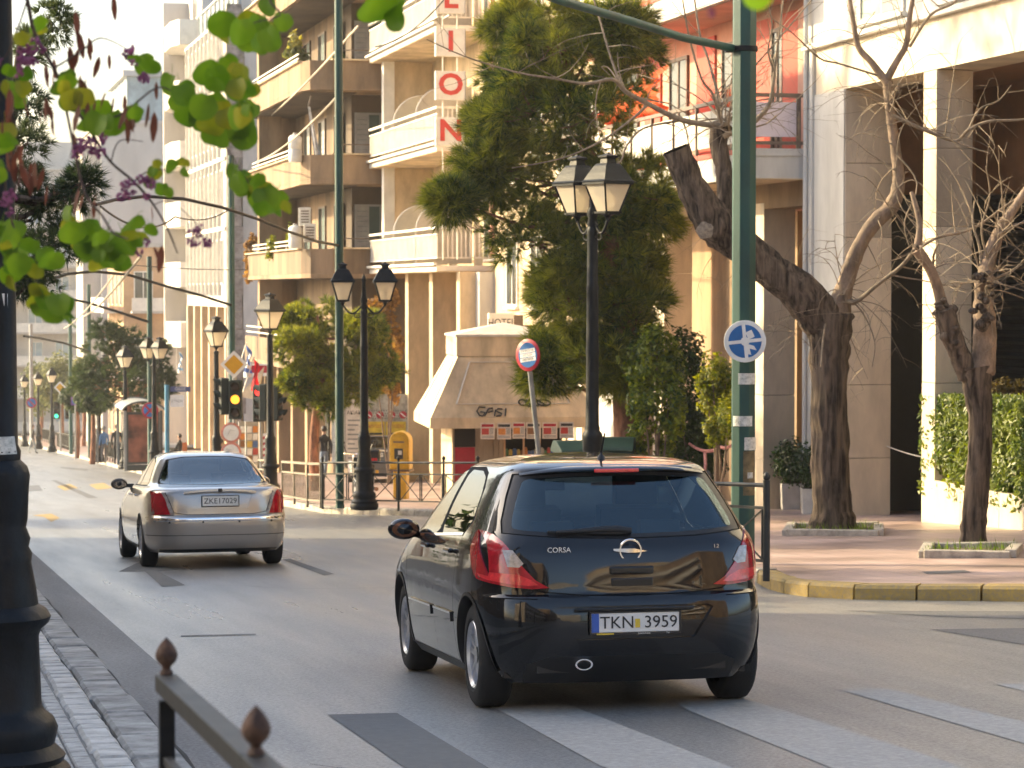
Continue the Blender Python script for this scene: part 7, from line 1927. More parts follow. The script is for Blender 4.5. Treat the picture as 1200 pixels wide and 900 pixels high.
def leafmesh(seed, m):
    r = random.Random(seed); b = MB(); n = 18; vs = [(0,0,0)]
    for k in range(n):
        a = 2*pi*k/n; rad = 1.0 - .28*max(0, cos(a-pi/2))**14 + .06*max(0,-sin(a))**3; x, y = rad*cos(a), rad*sin(a)
        vs.append((x*(1+.05*sin(5*a+seed)), y*(1+.05*cos(4*a+seed*2)), .34*abs(x) - .16*y*y + .06*sin(3*a+seed) + r.uniform(-.03,.03)))
    for k in range(n):
        a = 2*pi*k/n; x, y, z = vs[1+k]; vs.append((x*.5, y*.5, .17*abs(x)))
    f = [(0, 1+n+k, 1+n+(k+1)%n) for k in range(n)] + [(1+n+k, 1+k, 1+(k+1)%n, 1+n+(k+1)%n) for k in range(n)]
    b.add(vs, f); b.tube([(0,1*.74,0),(0,1.3,.05),(0,1.7,.2)], [.03,.025,.02], 4)
    me = b.mesh('leaf', m); me.polygons.foreach_set('use_smooth', [True]*len(me.polygons)); return me
LM = [leafmesh(i, MAT_JLEAF if i < 3 else MAT_JLEAF2) for i in range(4)]
def jleaf(x, y, dia, d=None, k=None):
    d = d or JD + jr.uniform(-.35,.35); p = atD(x, y, d); s = dia/2/(3000/d)
    rot = (R(90)+jr.uniform(-.6,.6)+R(20), jr.uniform(-.5,.5), jr.uniform(-.9,.9)-HEAD)
    o = inst('leaf', LM[jr.randrange(4) if k is None else k], jt, p+joff, rot, (s,s,s)); return o
for (x, y, n, sp, dia) in ((285,30,4,14,44),(305,40,4,12,44),(318,24,3,8,38),(290,48,3,10,40),(277,78,2,6,40),(262,96,4,12,44),(240,108,5,14,44),(222,112,4,12,42),(268,128,5,14,46),(282,142,3,8,44),(262,142,3,8,46),(292,128,2,4,28),(280,110,3,10,36),
        (288,212,4,8,38),(300,228,4,10,40),(318,240,4,10,40),(332,246,3,6,34),(305,216,3,8,36),(200,200,4,10,24),(212,192,2,5,24),(188,214,3,6,26),(176,210,2,5,22),
        (85,262,4,9,42),(104,272,4,9,42),(122,280,5,10,44),(146,276,4,9,42),(163,270,3,6,32),(142,290,4,8,38),(112,292,4,8,34),(125,300,3,8,30),(95,280,3,8,40),
        (55,352,3,6,42),(70,362,3,6,44),(82,370,2,5,38),(44,340,2,5,36),(18,98,4,9,34),(6,105,3,7,34),(30,45,2,6,36),(4,160,3,6,34),(6,200,4,8,36),(18,290,4,10,38),(40,296,4,9,38),(8,272,4,8,38),(12,318,4,10,36),(32,316,3,8,36),
        (78,100,4,9,36),(92,118,4,9,36),(112,132,4,10,40),(130,142,3,8,38),(160,138,3,6,30),(165,78,3,6,28),(175,74,2,4,26),(46,30,3,8,30),(70,95,3,7,32)):
    for _ in range(max(2,int(n*1.05+.5))): jleaf(x+jr.gauss(0,sp*.95), y+jr.gauss(0,sp*.95), dia*jr.uniform(.5,.9))
jleaf(441,4,52,6.0,0); jleaf(466,18,38,6.0,1); jleaf(460,-4,36,6.1,0); jleaf(884,-20,60,3.4,0)
PM = MB(); PM.add([(0,0,0),(.11,0,-.25),(.13,.02,-.6),(.06,.01,-.92),(0,0,-1.05),(-.07,-.01,-.9),(-.12,.015,-.55),(-.09,0,-.2)], [(0,1,7),(1,2,6,7),(2,3,5,6),(3,4,5)]); PMm = PM.mesh('seed_pod', MAT_POD)
for (x, y, n) in ((96,20,2),(82,62,2),(100,48,2),(62,72,2),(55,92,2),(12,115,3),(6,140,3),(90,92,3),(100,105,3),(95,120,3),(112,118,2),(126,118,2),(148,118,3),(150,135,3),(60,130,2),(48,128,2),(20,180,4),(30,192,4),(40,205,3),(48,222,2),(14,170,3),(160,138,2),(176,135,2),(62,150,2),(78,160,2),(100,230,2),(108,236,2),(182,292,2),(178,252,1),(140,-2,1),(110,70,2),(130,60,1),(85,40,1),(184,108,1),(24,205,2)):
    for _ in range(n):
        L = jr.uniform(16,36)/js; d = JD+jr.uniform(-.25,.25)
        inst('seed_pod', PMm, jt, atD(x+jr.gauss(0,6), y+jr.gauss(0,6)-6, d)+joff, (jr.uniform(-.3,.3), jr.uniform(-.3,.3), jr.uniform(0,6.28)), (L*1.1,L*1.1,L))
BMm = MB(); rr = random.Random(4)
for k in range(9):
    p = Vector((rr.uniform(-.6,.6), rr.uniform(-.6,.6), rr.uniform(-.6,.6))); BMm.ball(p, (rr.uniform(.22,.38), rr.uniform(.18,.3), rr.uniform(.2,.34)), 6, 5)
BMm = BMm.mesh('blossom', MAT_BLOS)
for (x, y, n, sp) in ((96,168,5,7),(110,164,3,6),(100,182,4,6),(116,172,2,4),(155,60,3,7),(150,68,2,6),(167,88,3,5),(172,212,4,5),(156,226,4,6),(146,220,2,4),(176,222,2,4),(20,64,4,8),(34,60,4,7),(28,76,3,6),(2,64,3,6),(12,240,4,6),(14,230,2,4),(233,272,3,6),(238,283,2,4),(226,284,2,4),(170,286,3,5),(40,52,2,5),(832,14,1,3)):
    for _ in range(n):
        d = JD+jr.uniform(-.2,.2) if x < 800 else 3.6; s = jr.uniform(9,14)/(3000/d)*.62; inst('blossom', BMm, jt, atD(x+jr.gauss(0,sp), y+jr.gauss(0,sp), d)+joff, (jr.uniform(0,6),jr.uniform(0,6),jr.uniform(0,6)), (s,s,s))
# ------------------------------------------------------------------ signals, signs, shelter, people
MAT_SIGY = mat('sign_yellow', (.58,.31,.015), .4, var=.06, scale=5)
MAT_SIGBODY = mat('signal_casing', (.008,.016,.014), .7, var=.15, scale=6)
MAT_AMBER = emit('amber_lamp', (1.0,.34,.03), .95); MAT_GREENL = emit('green_lamp', (.06,1.0,.45), .9); MAT_REDL = emit('red_lamp', (1.0,.04,.03), .9)
MAT_OFFL = mat('dark_lens', (.03,.012,.008), .3, var=.1)
def gz(p, h=.14): p = p.copy(); p.z = zg(p.y)+h; return p
def rotbox(mb, p, size, m=0): mb.cbox(p, size, 0, m)
def diamond(t, z, r, y=-.07):
    e = bpy.data.objects.new('priority_plate', None); COL.objects.link(e); e.parent = t; e.location = (0,y,z)
    for k, (q, m, nm, yy) in enumerate(((r,MAT_SWHITE,'plate',0),(r*.70,MAT_SIGY,'yellow_field',-.009))):
        b = MB(); b.prism([(q,yy,0),(0,yy,q),(-q,yy,0),(0,yy,-q)], (0,.008,0)); b.build(nm, m, e)
def signal(t, z, lit, y=-.08, x=0, s=1.0, rz=0):
    """three lamp head; lit = index from the top"""
    e = bpy.data.objects.new('signal_head', None); COL.objects.link(e); e.parent = t; e.location = (x,y,z); e.rotation_euler = (0,0,rz); e.scale = (s,s,s)
    b = MB(); b.box(-.17,.17,-.10,.12,0,1.0); b.build('casing', MAT_SIGBODY, e, bevel=.03)
    for k in range(3):
        zz = .84-.33*k; m = (MAT_REDL,MAT_AMBER,MAT_GREENL)[k] if k == lit else MAT_OFFL
        b = MB(); b.lathe([(.115,0),(.10,.02),(.05,.035),(.0,.038)], (0,0,0), 18); o = b.build('lens', m, e, smooth=60); o.rotation_euler = (R(90),0,0); o.location = (0,-.101,zz)
        b = MB(); vs = []
        for i in range(11):
            a = R(-20+22*i); vs += [(.13*cos(a),-.102,zz+.13*sin(a)),(.125*cos(a),-.102-.20*(.55+.45*sin(a)),zz+.125*sin(a)+.01)]
        b.add(vs, [(2*i,2*i+2,2*i+3,2*i+1) for i in range(10)]); b.build('visor', MAT_SIGBODY, e)
    return e
# amber signal with diamond and two round prohibition signs
p = gz(atD(275,560,66)); s = 3000/66
def zp(y, p=p, s=s): return CAMZ+(340-y)/s-p.z
t = thing('traffic_light', p, 'traffic light showing amber under a yellow diamond sign, two round signs below', 'traffic light', rz=-HEAD)
q = MB(); q.tube([(0,0,0),(0,0,zp(415))], .055, 10); q.build('pole', MAT_METAL, t, smooth=60)
diamond(t, zp(427), .36); signal(t, zp(491), 1, x=.04); signal(t, zp(486), -1, x=-.28, y=.05, rz=R(-75), s=.95)
for y_ in (507,530):
    e = bpy.data.objects.new('round_plate', None); COL.objects.link(e); e.parent = t; e.location = (-.08,-.075,zp(y_))
    disc(e,.265,mat('faded_sign_red',(.50,.20,.16),.5,var=.15) if y_ == 507 else bpy.data.materials['faded_sign_red'],0,'rim',t=.008); disc(e,.205,MAT_SWHITE,-.0095,'face',t=.003)
    q = MB(); q.bar((-.09,-.0145,-.08),(-.02,-.0145,.08),.04,.002); q.bar((-.02,-.0145,.07),(.11,-.0145,.05),.04,.002) if y_ == 507 else q.bar((-.12,-.0145,.10),(.12,-.0145,-.10),.035,.002); q.build('symbol', MAT_INK, e)
# red signal farther right, behind the single lamp
p = gz(atD(306,560,72)); s = 3000/72
t = thing('traffic_light', p, 'traffic light showing red, just left of the nearer single lantern lamp', 'traffic light', rz=-HEAD)
q = MB(); q.tube([(0,0,0),(0,0,2.9)], .055, 8); q.build('pole', MAT_METAL, t, smooth=60); signal(t, CAMZ+(340-494)/s-p.z, 0, x=-.04)
p = gz(atD(322,560,70)); t = thing('traffic_light', p, 'unlit dark green traffic light seen edge on, right of the nearer single lantern lamp', 'traffic light', rz=-HEAD+R(70))
q = MB(); q.tube([(0,0,0),(0,0,2.9)], .055, 8); q.build('pole', MAT_METAL, t, smooth=60); signal(t, CAMZ+(340-493)/(3000/70)-p.z, -1); signal(t, CAMZ+(340-493)/(3000/70)-p.z, -1, y=.3, rz=R(180))
# small far signal with diamond
p = gz(atD(71,520,150)); s = 20.0
t = thing('traffic_light', p, 'small far traffic light showing green below a little yellow diamond', 'traffic light', rz=-HEAD)
q = MB(); q.tube([(0,0,0),(0,0,CAMZ+(340-448)/s-p.z)], .06, 8); q.build('pole', MAT_METAL, t, smooth=60)
diamond(t, CAMZ+(340-455+1)/s-p.z, .36); signal(t, CAMZ+(340-491)/s-p.z, 2, x=-.2); signal(t, CAMZ+(340-491)/s-p.z, -1, x=.45, s=.9)
# no stopping discs
def nostop(px, py, d, r, label, post=None, x_cross=True):
    c = atD(px, py, d); 
    if post: base = gz(c); t = thing('no_stopping_sign', base, label, 'sign', 'round and square parking signs', rz=-HEAD); z0 = c.z-base.z; q = MB(); q.tube([(0,.05,0),(0,.05,z0+r)], .04, 8); q.build('post', MAT_METAL, t, smooth=60)
    else: t = thing('no_stopping_sign', c, label, 'sign', 'round and square parking signs', rz=-HEAD); z0 = 0
    e = bpy.data.objects.new('plate', None); COL.objects.link(e); e.parent = t; e.location = (0,0,z0)
    disc(e, r, MAT_SRED, 0, 'red_rim', 24); disc(e, r*.78, MAT_SBLUE, -.0135, 'blue_field', 24, .003)
    q = MB(); q.cbox((0,-.019,0),(r*1.6,.003,r*.24), ry=R(45)); q.cbox((0,-.021,0),(r*1.6,.003,r*.24), ry=R(-45)) if x_cross else None; q.build('red_bar', MAT_SRED, e)
nostop(176,481,94.6,.31,'red and blue no stopping disc on the green pole in front of the bus shelter')
nostop(37,472,164,.34,'tiny red rimmed round sign on the far grey pole', x_cross=False)
def squaresign(px, py, d, w, label):
    c = atD(px, py, d); base = gz(c); t = thing('parking_sign', base, label, 'sign', 'round and square parking signs', rz=-HEAD); z0 = c.z-base.z
    q = MB(); q.tube([(0,.05,0),(0,.05,z0+w)], .04, 8); q.build('post', MAT_METAL, t, smooth=60)
    q = MB(); q.box(-w,w,-.01,.0,z0-w,z0+w); q.build('plate', mat('sign_purple',(.16,.06,.26),.5,var=.1) if not bpy.data.materials.get('sign_purple') else bpy.data.materials['sign_purple'], t); o = disc(t, w*.75, MAT_SBLUE, -.0115, 'blue_disc', 20, .003); o.location.z = z0
squaresign(88,470,122,.20,'square purple blue parking sign left of the round pine'); squaresign(114,469,112,.24,'square purple blue parking sign on a thin post right of the reddish trunk')
# street name and board signs on the blue pole
p = gz(atD(196,545,93)); s = 3000/93
t = thing('street_sign_post', p, 'blue post with a street name plate and a white board beside the bus shelter', 'sign post', rz=-HEAD)
MAT_BPOST = mat('blue_post', (.05,.22,.36), .5, var=.12, scale=4); zz = lambda y: CAMZ+(340-y)/s-p.z
q = MB(); q.tube([(0,0,0),(0,0,zz(451))], .085, 10); q.build('post', MAT_BPOST, t, smooth=60)
q = MB(); q.box(.12,.86,-.02,.0,zz(459),zz(453)); o = q.build('name_plate', mat('plate_navy',(.06,.08,.20),.5,var=.08), t); text('ΟΔΟΣ', .14, MAT_SWHITE, o, (.5,-.0215,zz(456)), (R(90),0,0))
q = MB(); q.box(.12,.62,-.03,-.005,zz(477),zz(463)); o = q.build('white_board', MAT_SWHITE, t); text('ΣΤΑΣΗ', .12, MAT_SGREY, o, (.37,-.0315,zz(470)), (R(90),0,0))
# bus shelter, seen end on
d0 = 97; c = gz(atD(168,543,d0)); s = 3000/d0
t = thing('bus_shelter', c, 'dark bus shelter with an arched pale roof and red poster end panel', 'bus shelter', rz=0)
Wd, Hh, Ln = .68, 2.28, 3.4
MAT_SHFRAME = mat('shelter_frame', (.06,.065,.065), .4, var=.1); MAT_SHROOF = mat('shelter_roof', (.42,.43,.40), .3, var=.12, scale=3)
for x in (-Wd,Wd):
    for y in (0,Ln): q = MB(); q.box(x-.05,x+.05,y-.05,y+.05,0,Hh); q.build('post', MAT_SHFRAME if x > 0 else MAT_METAL, t)
n = 10
for k in range(n):
    a0, a1 = pi*.08+pi*.84*k/n, pi*.08+pi*.84*(k+1)/n
    q = MB(); q.add([(-cos(a0)*.82,-.25,Hh+.02+.42*sin(a0)-.1),(-cos(a1)*.82,-.25,Hh+.02+.42*sin(a1)-.1),(-cos(a1)*.82,Ln+.25,Hh+.02+.42*sin(a1)-.1),(-cos(a0)*.82,Ln+.25,Hh+.02+.42*sin(a0)-.1)], [(0,1,2,3)]); o = q.build('roof_panel', MAT_SHROOF, t); so_ = o.modifiers.new('thick','SOLIDIFY'); so_.thickness = .025
for y in (-.26,Ln+.26):
    q = MB(); q.tube([(-cos(pi*.08+pi*.84*k/n)*.83, y, Hh+.02+.43*sin(pi*.08+pi*.84*k/n)-.1) for k in range(n+1)], .035, 6); q.build('roof_rib', MAT_SHFRAME, t, smooth=60)
q = MB(); q.box(-Wd+.06,Wd-.06,-.03,.03,.25,Hh-.05); o = q.build('end_panel', MAT_SHFRAME, t)
def postermat():
    m = mat('red_poster', (.34,.06,.04), .3, var=.0); n_ = m.node_tree; b = n_.nodes['Principled BSDF']; g = n_.nodes.new('ShaderNodeNewGeometry'); no = n_.nodes.new('ShaderNodeTexNoise'); no.inputs['Scale'].default_value = 1.7; no.inputs['Detail'].default_value = 5
    r_ = n_.nodes.new('ShaderNodeValToRGB'); r_.color_ramp.elements[0].position = .35; r_.color_ramp.elements[0].color = (.05,.02,.018,1); r_.color_ramp.elements[1].position = .7; r_.color_ramp.elements[1].color = (.42,.14,.09,1)
    n_.links.new(g.outputs['Position'], no.inputs['Vector']); n_.links.new(no.outputs['Fac'], r_.inputs[0]); n_.links.new(r_.outputs[0], b.inputs['Base Color']); return m
q = MB(); q.box(-Wd+.12,Wd-.12,-.034,-.031,.33,Hh-.15); q.build('poster', postermat(), o)
q = MB(); q.box(Wd-.04,Wd,.06,Ln-.06,.25,Hh-.1); q.build('back_panel', MAT_GLASSW, t); q = MB(); q.box(Wd-.5,Wd-.08,.4,Ln-.4,.42,.47); q.build('bench', MAT_METAL, t); q = MB(); q.box(-Wd+.05,Wd-.05,-.04,.25,0,.22); q.build('base', MAT_SHFRAME, t)

# --- hoarding with posters and the white notice, below the tan building
a, b = atD(424,455,80), atD(480,455,80); bz = zg(a.y)+.14; top = CAMZ+(340-462)/37.5-bz
t = thing('poster_hoarding', (a.x,a.y,bz), 'patterned hoarding with two yellow posters behind the postbox', 'hoarding', rz=-HEAD); W = (b-a).length
q = MB(); q.box(0,W,0,.06,.3,top); q.build('board', mat('hoarding_grey',(.38,.36,.31),.8,var=.25,scale=6), t)
MAT_ADY = mat('poster_yellow', (.60,.42,.03), .5, var=.15, scale=5)
for i, (u0, u1) in enumerate(((.10,.48),(.50,.92))):
    q = MB(); q.box(W*u0,W*u1,-.012,-.002,.75,1.85); o = q.build('poster', MAT_ADY, t)
    q = MB(); q.box(W*u0+.08,W*u1-.08,-.016,-.0125,1.05,1.5); q.build('poster_photo', MAT_INK, o); q = MB(); q.add([(W*u0+.1,-.018,1.15),(W*u0+.3,-.018,1.3),(W*u1-.12,-.018,1.25),(W*u1-.1,-.018,1.16)], [(0,1,2,3)]); q.build('poster_car', MAT_SGREY, o)
    text('ΕΚΠΤΩΣΕΙΣ', .12, MAT_SRED, o, (W*(u0+u1)/2,-.0135,1.70), (R(90),0,0), sx=.8); q = MB(); q.box(W*u0+.02,W*u1-.02,-.016,-.0125,.78,.92); q.build('poster_band', MAT_INK, o)
for row in (2.06,.52):
    for k in range(4): o = disc(t, .12, MAT_KRED, 0, 'red_roundel', 16, .004); o.location = (W*(.14+.24*k), -.004, row); q = MB(); q.cbox((W*(.14+.24*k),-.012,row),(.20,.004,.035), ry=R(40)); q.build('roundel_bar', MAT_SWHITE, t)
q = MB()
for k in range(40):
    for j in range(4): q.cbox((W*(k+.5)/40,-.004,1.95+.08*j if j < 4 else 0),(.03,.004,.03), ry=R(45)) if (k+j) % 2 else None
tag(q.build('pattern', MAT_SHUTG, t), kind='stuff')
a = atD(405,470,76); t = thing('notice_board', gz(a), 'tall white notice board between the green pole and the lamp', 'notice board', rz=-HEAD); s = 3000/76; w_ = 21/s; zt_ = CAMZ+(340-468)/s-t.location.z
q = MB(); q.box(0,w_,0,.05,.7,zt_); o = q.build('board', mat('notice_white',(.55,.52,.47),.7,var=.12,scale=5), t)
text('ΑΚΙΑΚΙ', .17, MAT_INK, o, (w_/2,-.003,zt_-.40), (R(90),0,0), sx=.85)
q = MB()
for k in range(9): q.box(.06,w_-.06-.1*(k%3),-.004,-.001,zt_-.65-.14*k,zt_-.60-.14*k)
tag(q.build('print_lines', MAT_SGREY, t), kind='stuff')

# --- shop front things under the tan building
for i, (x, y, c1, lab) in enumerate(((284,416,(.10,.16,.38),'blue white flag leaning from the corner shop above the amber signal'),(293,432,(.52,.05,.06),'red flag hanging beside the corner shop sign'),(207,420,(.20,.33,.50),'blue white flag hanging on the arcade above the street name post'))):
    d = 74 if i < 2 else 112; s = 3000/d; p = atD(x,y,d); t = thing('flag', p, lab, 'flag'); m = MAT_SWHITE
    q = MB(); q.tube([(-.28,0,-.9),(.12,0,.35)] if i < 2 else [(0,0,-.9),(0,0,.5)], .018, 6); q.build('staff', MAT_WHITE, t, smooth=60)
    q = MB(); N = 10
    for j in range(7):
        for k in range(N+1): u, v = k/N, j/6; q.v.append((.10-.02*v+.18*u+.05*sin(v*5+u*3), .07*sin(u*7+v*2), .30-.95*v-.30*u*(1-v)))
    q.f = [(j*(N+1)+k, j*(N+1)+k+1, (j+1)*(N+1)+k+1, (j+1)*(N+1)+k) for j in range(6) for k in range(N)]; q.m = [(0 if (f[0]//(N+1)) % 2 == 0 or i == 1 else 1) for f in q.f]
    q.build('cloth', [leafmat('flag_'+str(i), c1, tuple(v*.6 for v in c1), .3, .8), m], t, smooth=180)
a = atD(300,447,77)
t = thing('shop_awning', a, 'small triangular cream shop awning below the red shop sign', 'awning', rz=-HEAD); q = MB()
q.add([(-.42,-.0,-.42),(.05,0,-.55),(.25,.1,.46),(.05,-.9,-.5),(-.42,-.9,-.42)], [(0,1,2),(0,2,4),(4,2,3),(3,2,1)]); q.build('canopy', MAT_CANV, t)
a = atD(305,433,78); t = thing('shop_sign', a, 'red and white shop sign strip beside the single lantern lamp', 'sign', rz=-HEAD+R(-10)); q = MB(); q.box(-.42,.3,0,.08,-.1,.12); o = q.build('panel', MAT_SRED, t); q = MB(); q.box(-.42,.3,.0,.08,-.2,-.105); q.build('lower_band', MAT_SWHITE, t); q = MB(); q.box(-.42,.3,.0,.08,.125,.17); q.build('upper_band', MAT_SWHITE, t)
a = gz(atD(308,545,75)); t = thing('striped_board', a, 'upright board with red and white diagonal stripes by the corner shop', 'barrier', rz=-HEAD); q = MB(); q.box(-.11,.11,0,.05,.1,1.55); q.build('board', MAT_SWHITE, t)
for k in range(8): q = MB(); q.add([(-.11,-.003,.15+.17*k),(.11,-.003,.22+.17*k),(.11,-.003,.30+.17*k),(-.11,-.003,.23+.17*k)], [(0,1,2,3)]); q.build('red_stripe', MAT_SRED, t)
for i, (x, lab) in enumerate(((296,'magazine rack with pale covers on the left of the striped board'),(288,'farther magazine rack with green and white covers'))):
    a = gz(atD(x,545,76+i)); t = thing('magazine_rack', a, lab, 'rack', 'racks by the corner shop', rz=-HEAD+R(25)); q = MB(); q.box(-.2,.2,.04,.1,.1,1.9); q.build('back_board', MAT_METAL, t)
    for r_ in range(7):
        for c_ in range(2):
            q = MB(); q.cbox((-.09+.18*c_,0,.35+.22*r_),(.15,.01,.19), rx=R(12)); q.build('magazine', goods_m[(r_*2+c_+i*3) % 7] if (r_+c_) % 3 else MAT_SWHITE, t)
# --- balcony clutter on the tan building
def ac(px, py, d, label):
    p = atD(px, py, d); t = thing('air_conditioner', p, label, 'air conditioner', 'air conditioners on the tan balcony'); q = MB(); q.box(-.2,.2,-.14,.14,-.3,.3); q.build('casing', MAT_ACW, t, bevel=.02)
    for k in range(5): q = MB(); q.box(-.12,.14,-.152,-.142,-.2+.09*k,-.16+.09*k); q.build('grille_slat', MAT_RAILB, t)
    t.rotation_euler.z = -.15
ac(357,254,84.0,'upper air conditioner box stacked on the lower tan balcony'); ac(363,273,83.6,'lower air conditioner box on the lower tan balcony railing')
def tank(px, py, d, h, label, name='water_tank'):
    p = atD(px, py, d); t = thing(name, p, label, 'tank'); q = MB(); q.lathe([(.2,0),(.22,.05),(.22,h*.45),(.20,h*.47),(.22,h*.5),(.22,h*.88),(.14,h*.97),(.06,h)], (0,0,0), 16); q.build('shell', MAT_ACW, t, smooth=50); q = MB(); q.lathe([(.07,h),(.07,h+.05)], (0,0,0), 10); q.build('lid', MAT_METAL, t)
tank(346,190,83.4,.9,'white barrel standing on the middle tan balcony'); tank(346,291,83.2,.75,'pale round tank beside the air conditioners on the lower tan balcony')
p = atD(365,125,83.6); t = thing('hanging_cloth', p, 'white patterned cloth hanging over the middle tan balcony', 'cloth'); q = MB(); N = 8
for j in range(12):
    for k in range(N+1): u, v = k/N, j/11; q.v.append((-.12+.2*u*(.4+.6*v)+.22*v, .05*sin(u*9+v), -1.65*v))
q.f = [(j*(N+1)+k, j*(N+1)+k+1, (j+1)*(N+1)+k+1, (j+1)*(N+1)+k) for j in range(11) for k in range(N)]; q.m = [0]*len(q.f); q.build('sheet', mat('cloth_white',(.6,.58,.56),.8,var=.25,scale=9), t, smooth=180); q = MB(); q.bar((-.1,0,.0),(-.02,0,.35),.04); q.build('clip', MAT_RAILB, t)

# --- people: one continuous skinned body each, clothes coloured by region
def skin_body(joints, edges, sub=2):
    me = bpy.data.meshes.new('body'); me.from_pydata([j[0] for j in joints], edges, []); o = bpy.data.objects.new('tmp', me); COL.objects.link(o)
    sk = o.modifiers.new('skin','SKIN')
    for v, j in zip(me.skin_vertices[0].data, joints): v.radius = (j[1], j[2] if len(j) > 2 else j[1]); v.use_root = False
    me.skin_vertices[0].data[0].use_root = True; sk.use_smooth_shade = True; sk.branch_smoothing = .6
    ss = o.modifiers.new('sub','SUBSURF'); ss.levels = sub; ss.render_levels = sub
    dg = bpy.context.evaluated_depsgraph_get(); r = bpy.data.meshes.new_from_object(o.evaluated_get(dg)); bpy.data.objects.remove(o); bpy.data.meshes.remove(me); return r
_pm_ = {}
def pmat(n_, c): return bpy.data.materials.get(n_) or mat(n_, c, .8, var=.15, scale=14)
MAT_SKINP = mat('skin', (.46,.28,.19), .5, var=.08, scale=20); MAT_HAIR = mat('hair_dark', (.025,.018,.014), .6, var=.2, scale=40)
def person(loc, rz, label, topc, legc, pose='walk', H=1.74, hair=MAT_HAIR, shoes=None):
    k = H/1.75; J = []; 
    def j(x, y, z, r, r2=None): J.append(((x*k,y*k,z*k), r*k, (r2 or r)*k)); return len(J)-1
    E = []
    sit = pose == 'sit'; zb = .48 if sit else .95
    pel = j(0,0,zb,.125,.10); wa = j(0,.01,zb+.16,.12,.09); chs = j(0,.0,zb+.36,.15,.105); nk = j(0,.015,zb+.52,.06); hd0 = j(0,.03,zb+.60,.062,.07); hd = j(0,.035,zb+.70,.08,.095); hdt = j(0,.03,zb+.775,.055,.065)
    E += [(pel,wa),(wa,chs),(chs,nk),(nk,hd0),(hd0,hd),(hd,hdt)]
    for s_ in (-1,1):
        sh = j(s_*.175,0,zb+.43,.062); st = .16*s_ if pose == 'walk' else .02
        el = j(s_*.225,-st*.5+.0,zb+.15,.046) if not sit else j(s_*.22,.10,zb+.18,.046)
        wr = j(s_*.225,-st*.9+.08,zb-.08,.030) if not sit else j(s_*.12,.32,zb+.12,.030); ha = j(s_*.22,-st+.10,zb-.17,.032,.02) if not sit else j(s_*.08,.40,zb+.12,.03,.022)
        fi = j(s_*.215,-st+.11,zb-.24,.016) if not sit else j(s_*.06,.46,zb+.11,.016)
        E += [(chs,sh),(sh,el),(el,wr),(wr,ha),(ha,fi)]
        if sit:
            hp = j(s_*.10,.05,zb-.01,.095); kn = j(s_*.13,.42,zb+.02,.065); an = j(s_*.13,.44,.09,.042); to = j(s_*.14,.58,.035,.035,.028)
        else:
            hp = j(s_*.09,0,zb-.08,.095); kn = j(s_*.10,st*.55+.02,.50,.064); an = j(s_*.10,st*1.1 if st > 0 else st*1.4,.09 if st >= 0 or pose != 'walk' else .13,.042); to = j(s_*.11,(st*1.1 if st > 0 else st*1.4)+.15,.035,.038,.028)
        E += [(pel,hp),(hp,kn),(kn,an),(an,to)]
    me = skin_body(J, E)
    shoes = shoes or pmat('shoe_dark',(.03,.028,.026)); mats = [topc, legc, MAT_SKINP, shoes]
    for m in mats: me.materials.append(m)
    neck = (zb+.535)*k; waist = (zb-.02)*k
    for f in me.polygons:
        c = f.center; i = 0
        if c.z > neck: i = 2
        elif c.z < .075*k: i = 3
        elif (not sit and c.z < waist and abs(c.x) < .175*k) or (sit and (c.z < waist+.02*k or (c.y > .16*k and c.z < zb*k+.09*k))): i = 1
        if not sit and abs(c.x) > .185*k and c.z < (zb-.10)*k: i = 2
        f.material_index = i; f.use_smooth = True
    t = thing('person', loc, label, 'person', rz=rz); o = bpy.data.objects.new('body', me); COL.objects.link(o); o.parent = t
    b = MB(); c = Vector((0,.018*k,(zb+.715)*k)); b.ball(c, (.098*k,.108*k,.105*k), 14, 10)
    b.v = [(v[0], v[1] if v[1] < c.y+.03*k or v[2] > c.z+.05*k else c.y+.03*k, max(v[2], c.z-.05*k) if v[1] > c.y else v[2]) for v in b.v]; b.build('hair', hair, t, smooth=180)
    f = MB()
    f.ball((0,.128*k,(zb+.685)*k),(.014*k,.02*k,.022*k),8,6); f.build('nose', MAT_SKINP, t, smooth=180)
    for s_ in (-1,1):
        f = MB(); f.ball((s_*.034*k,.118*k,(zb+.70)*k),(.013*k,.008*k,.008*k),8,6); f.build('eye', MAT_HAIR, t, smooth=180); f = MB(); f.ball((s_*.092*k,.03*k,(zb+.69)*k),(.012*k,.022*k,.032*k),8,6); f.build('ear', MAT_SKINP, t, smooth=180)
    f = MB(); f.ball((0,.118*k,(zb+.64)*k),(.024*k,.008*k,.006*k),8,6); f.build('mouth', mat('lips',(.35,.14,.11),.5,var=0) if not bpy.data.materials.get('lips') else bpy.data.materials['lips'], t, smooth=180)
    return t
BLK, JEAN, BLUE, GREY = pmat('cloth_black',(.016,.016,.018)), pmat('denim',(.16,.20,.26)), pmat('cloth_blue',(.12,.25,.45)), pmat('cloth_grey',(.16,.15,.15))
p = gz(atD(380,565,82)); person(p, R(12), 'man in black hooded jacket and jeans walking away by the small pine', BLK, JEAN, 'walk', 1.70)
p = gz(atD(122,528,112)); person(p, R(30), 'person in a light blue top standing left of the bus shelter', BLUE, GREY, 'stand', 1.62, pmat('hair_grey',(.3,.28,.25)))
p = gz(atD(137,533,108)); person(p, R(-20), 'person in a long black coat waiting beside the bus shelter', BLK, BLK, 'stand', 1.72, pmat('hair_brown',(.12,.07,.04)))
p = gz(atD(38,522,150), .0); person(p, R(-70), 'far pedestrian in dark jacket and grey trousers stepping off the kerb', BLK, pmat('trousers_grey',(.3,.32,.32)), 'walk', 1.70)
MAT_CHAIRO = mat('orange_chair', (.45,.14,.05), .5, var=.1)
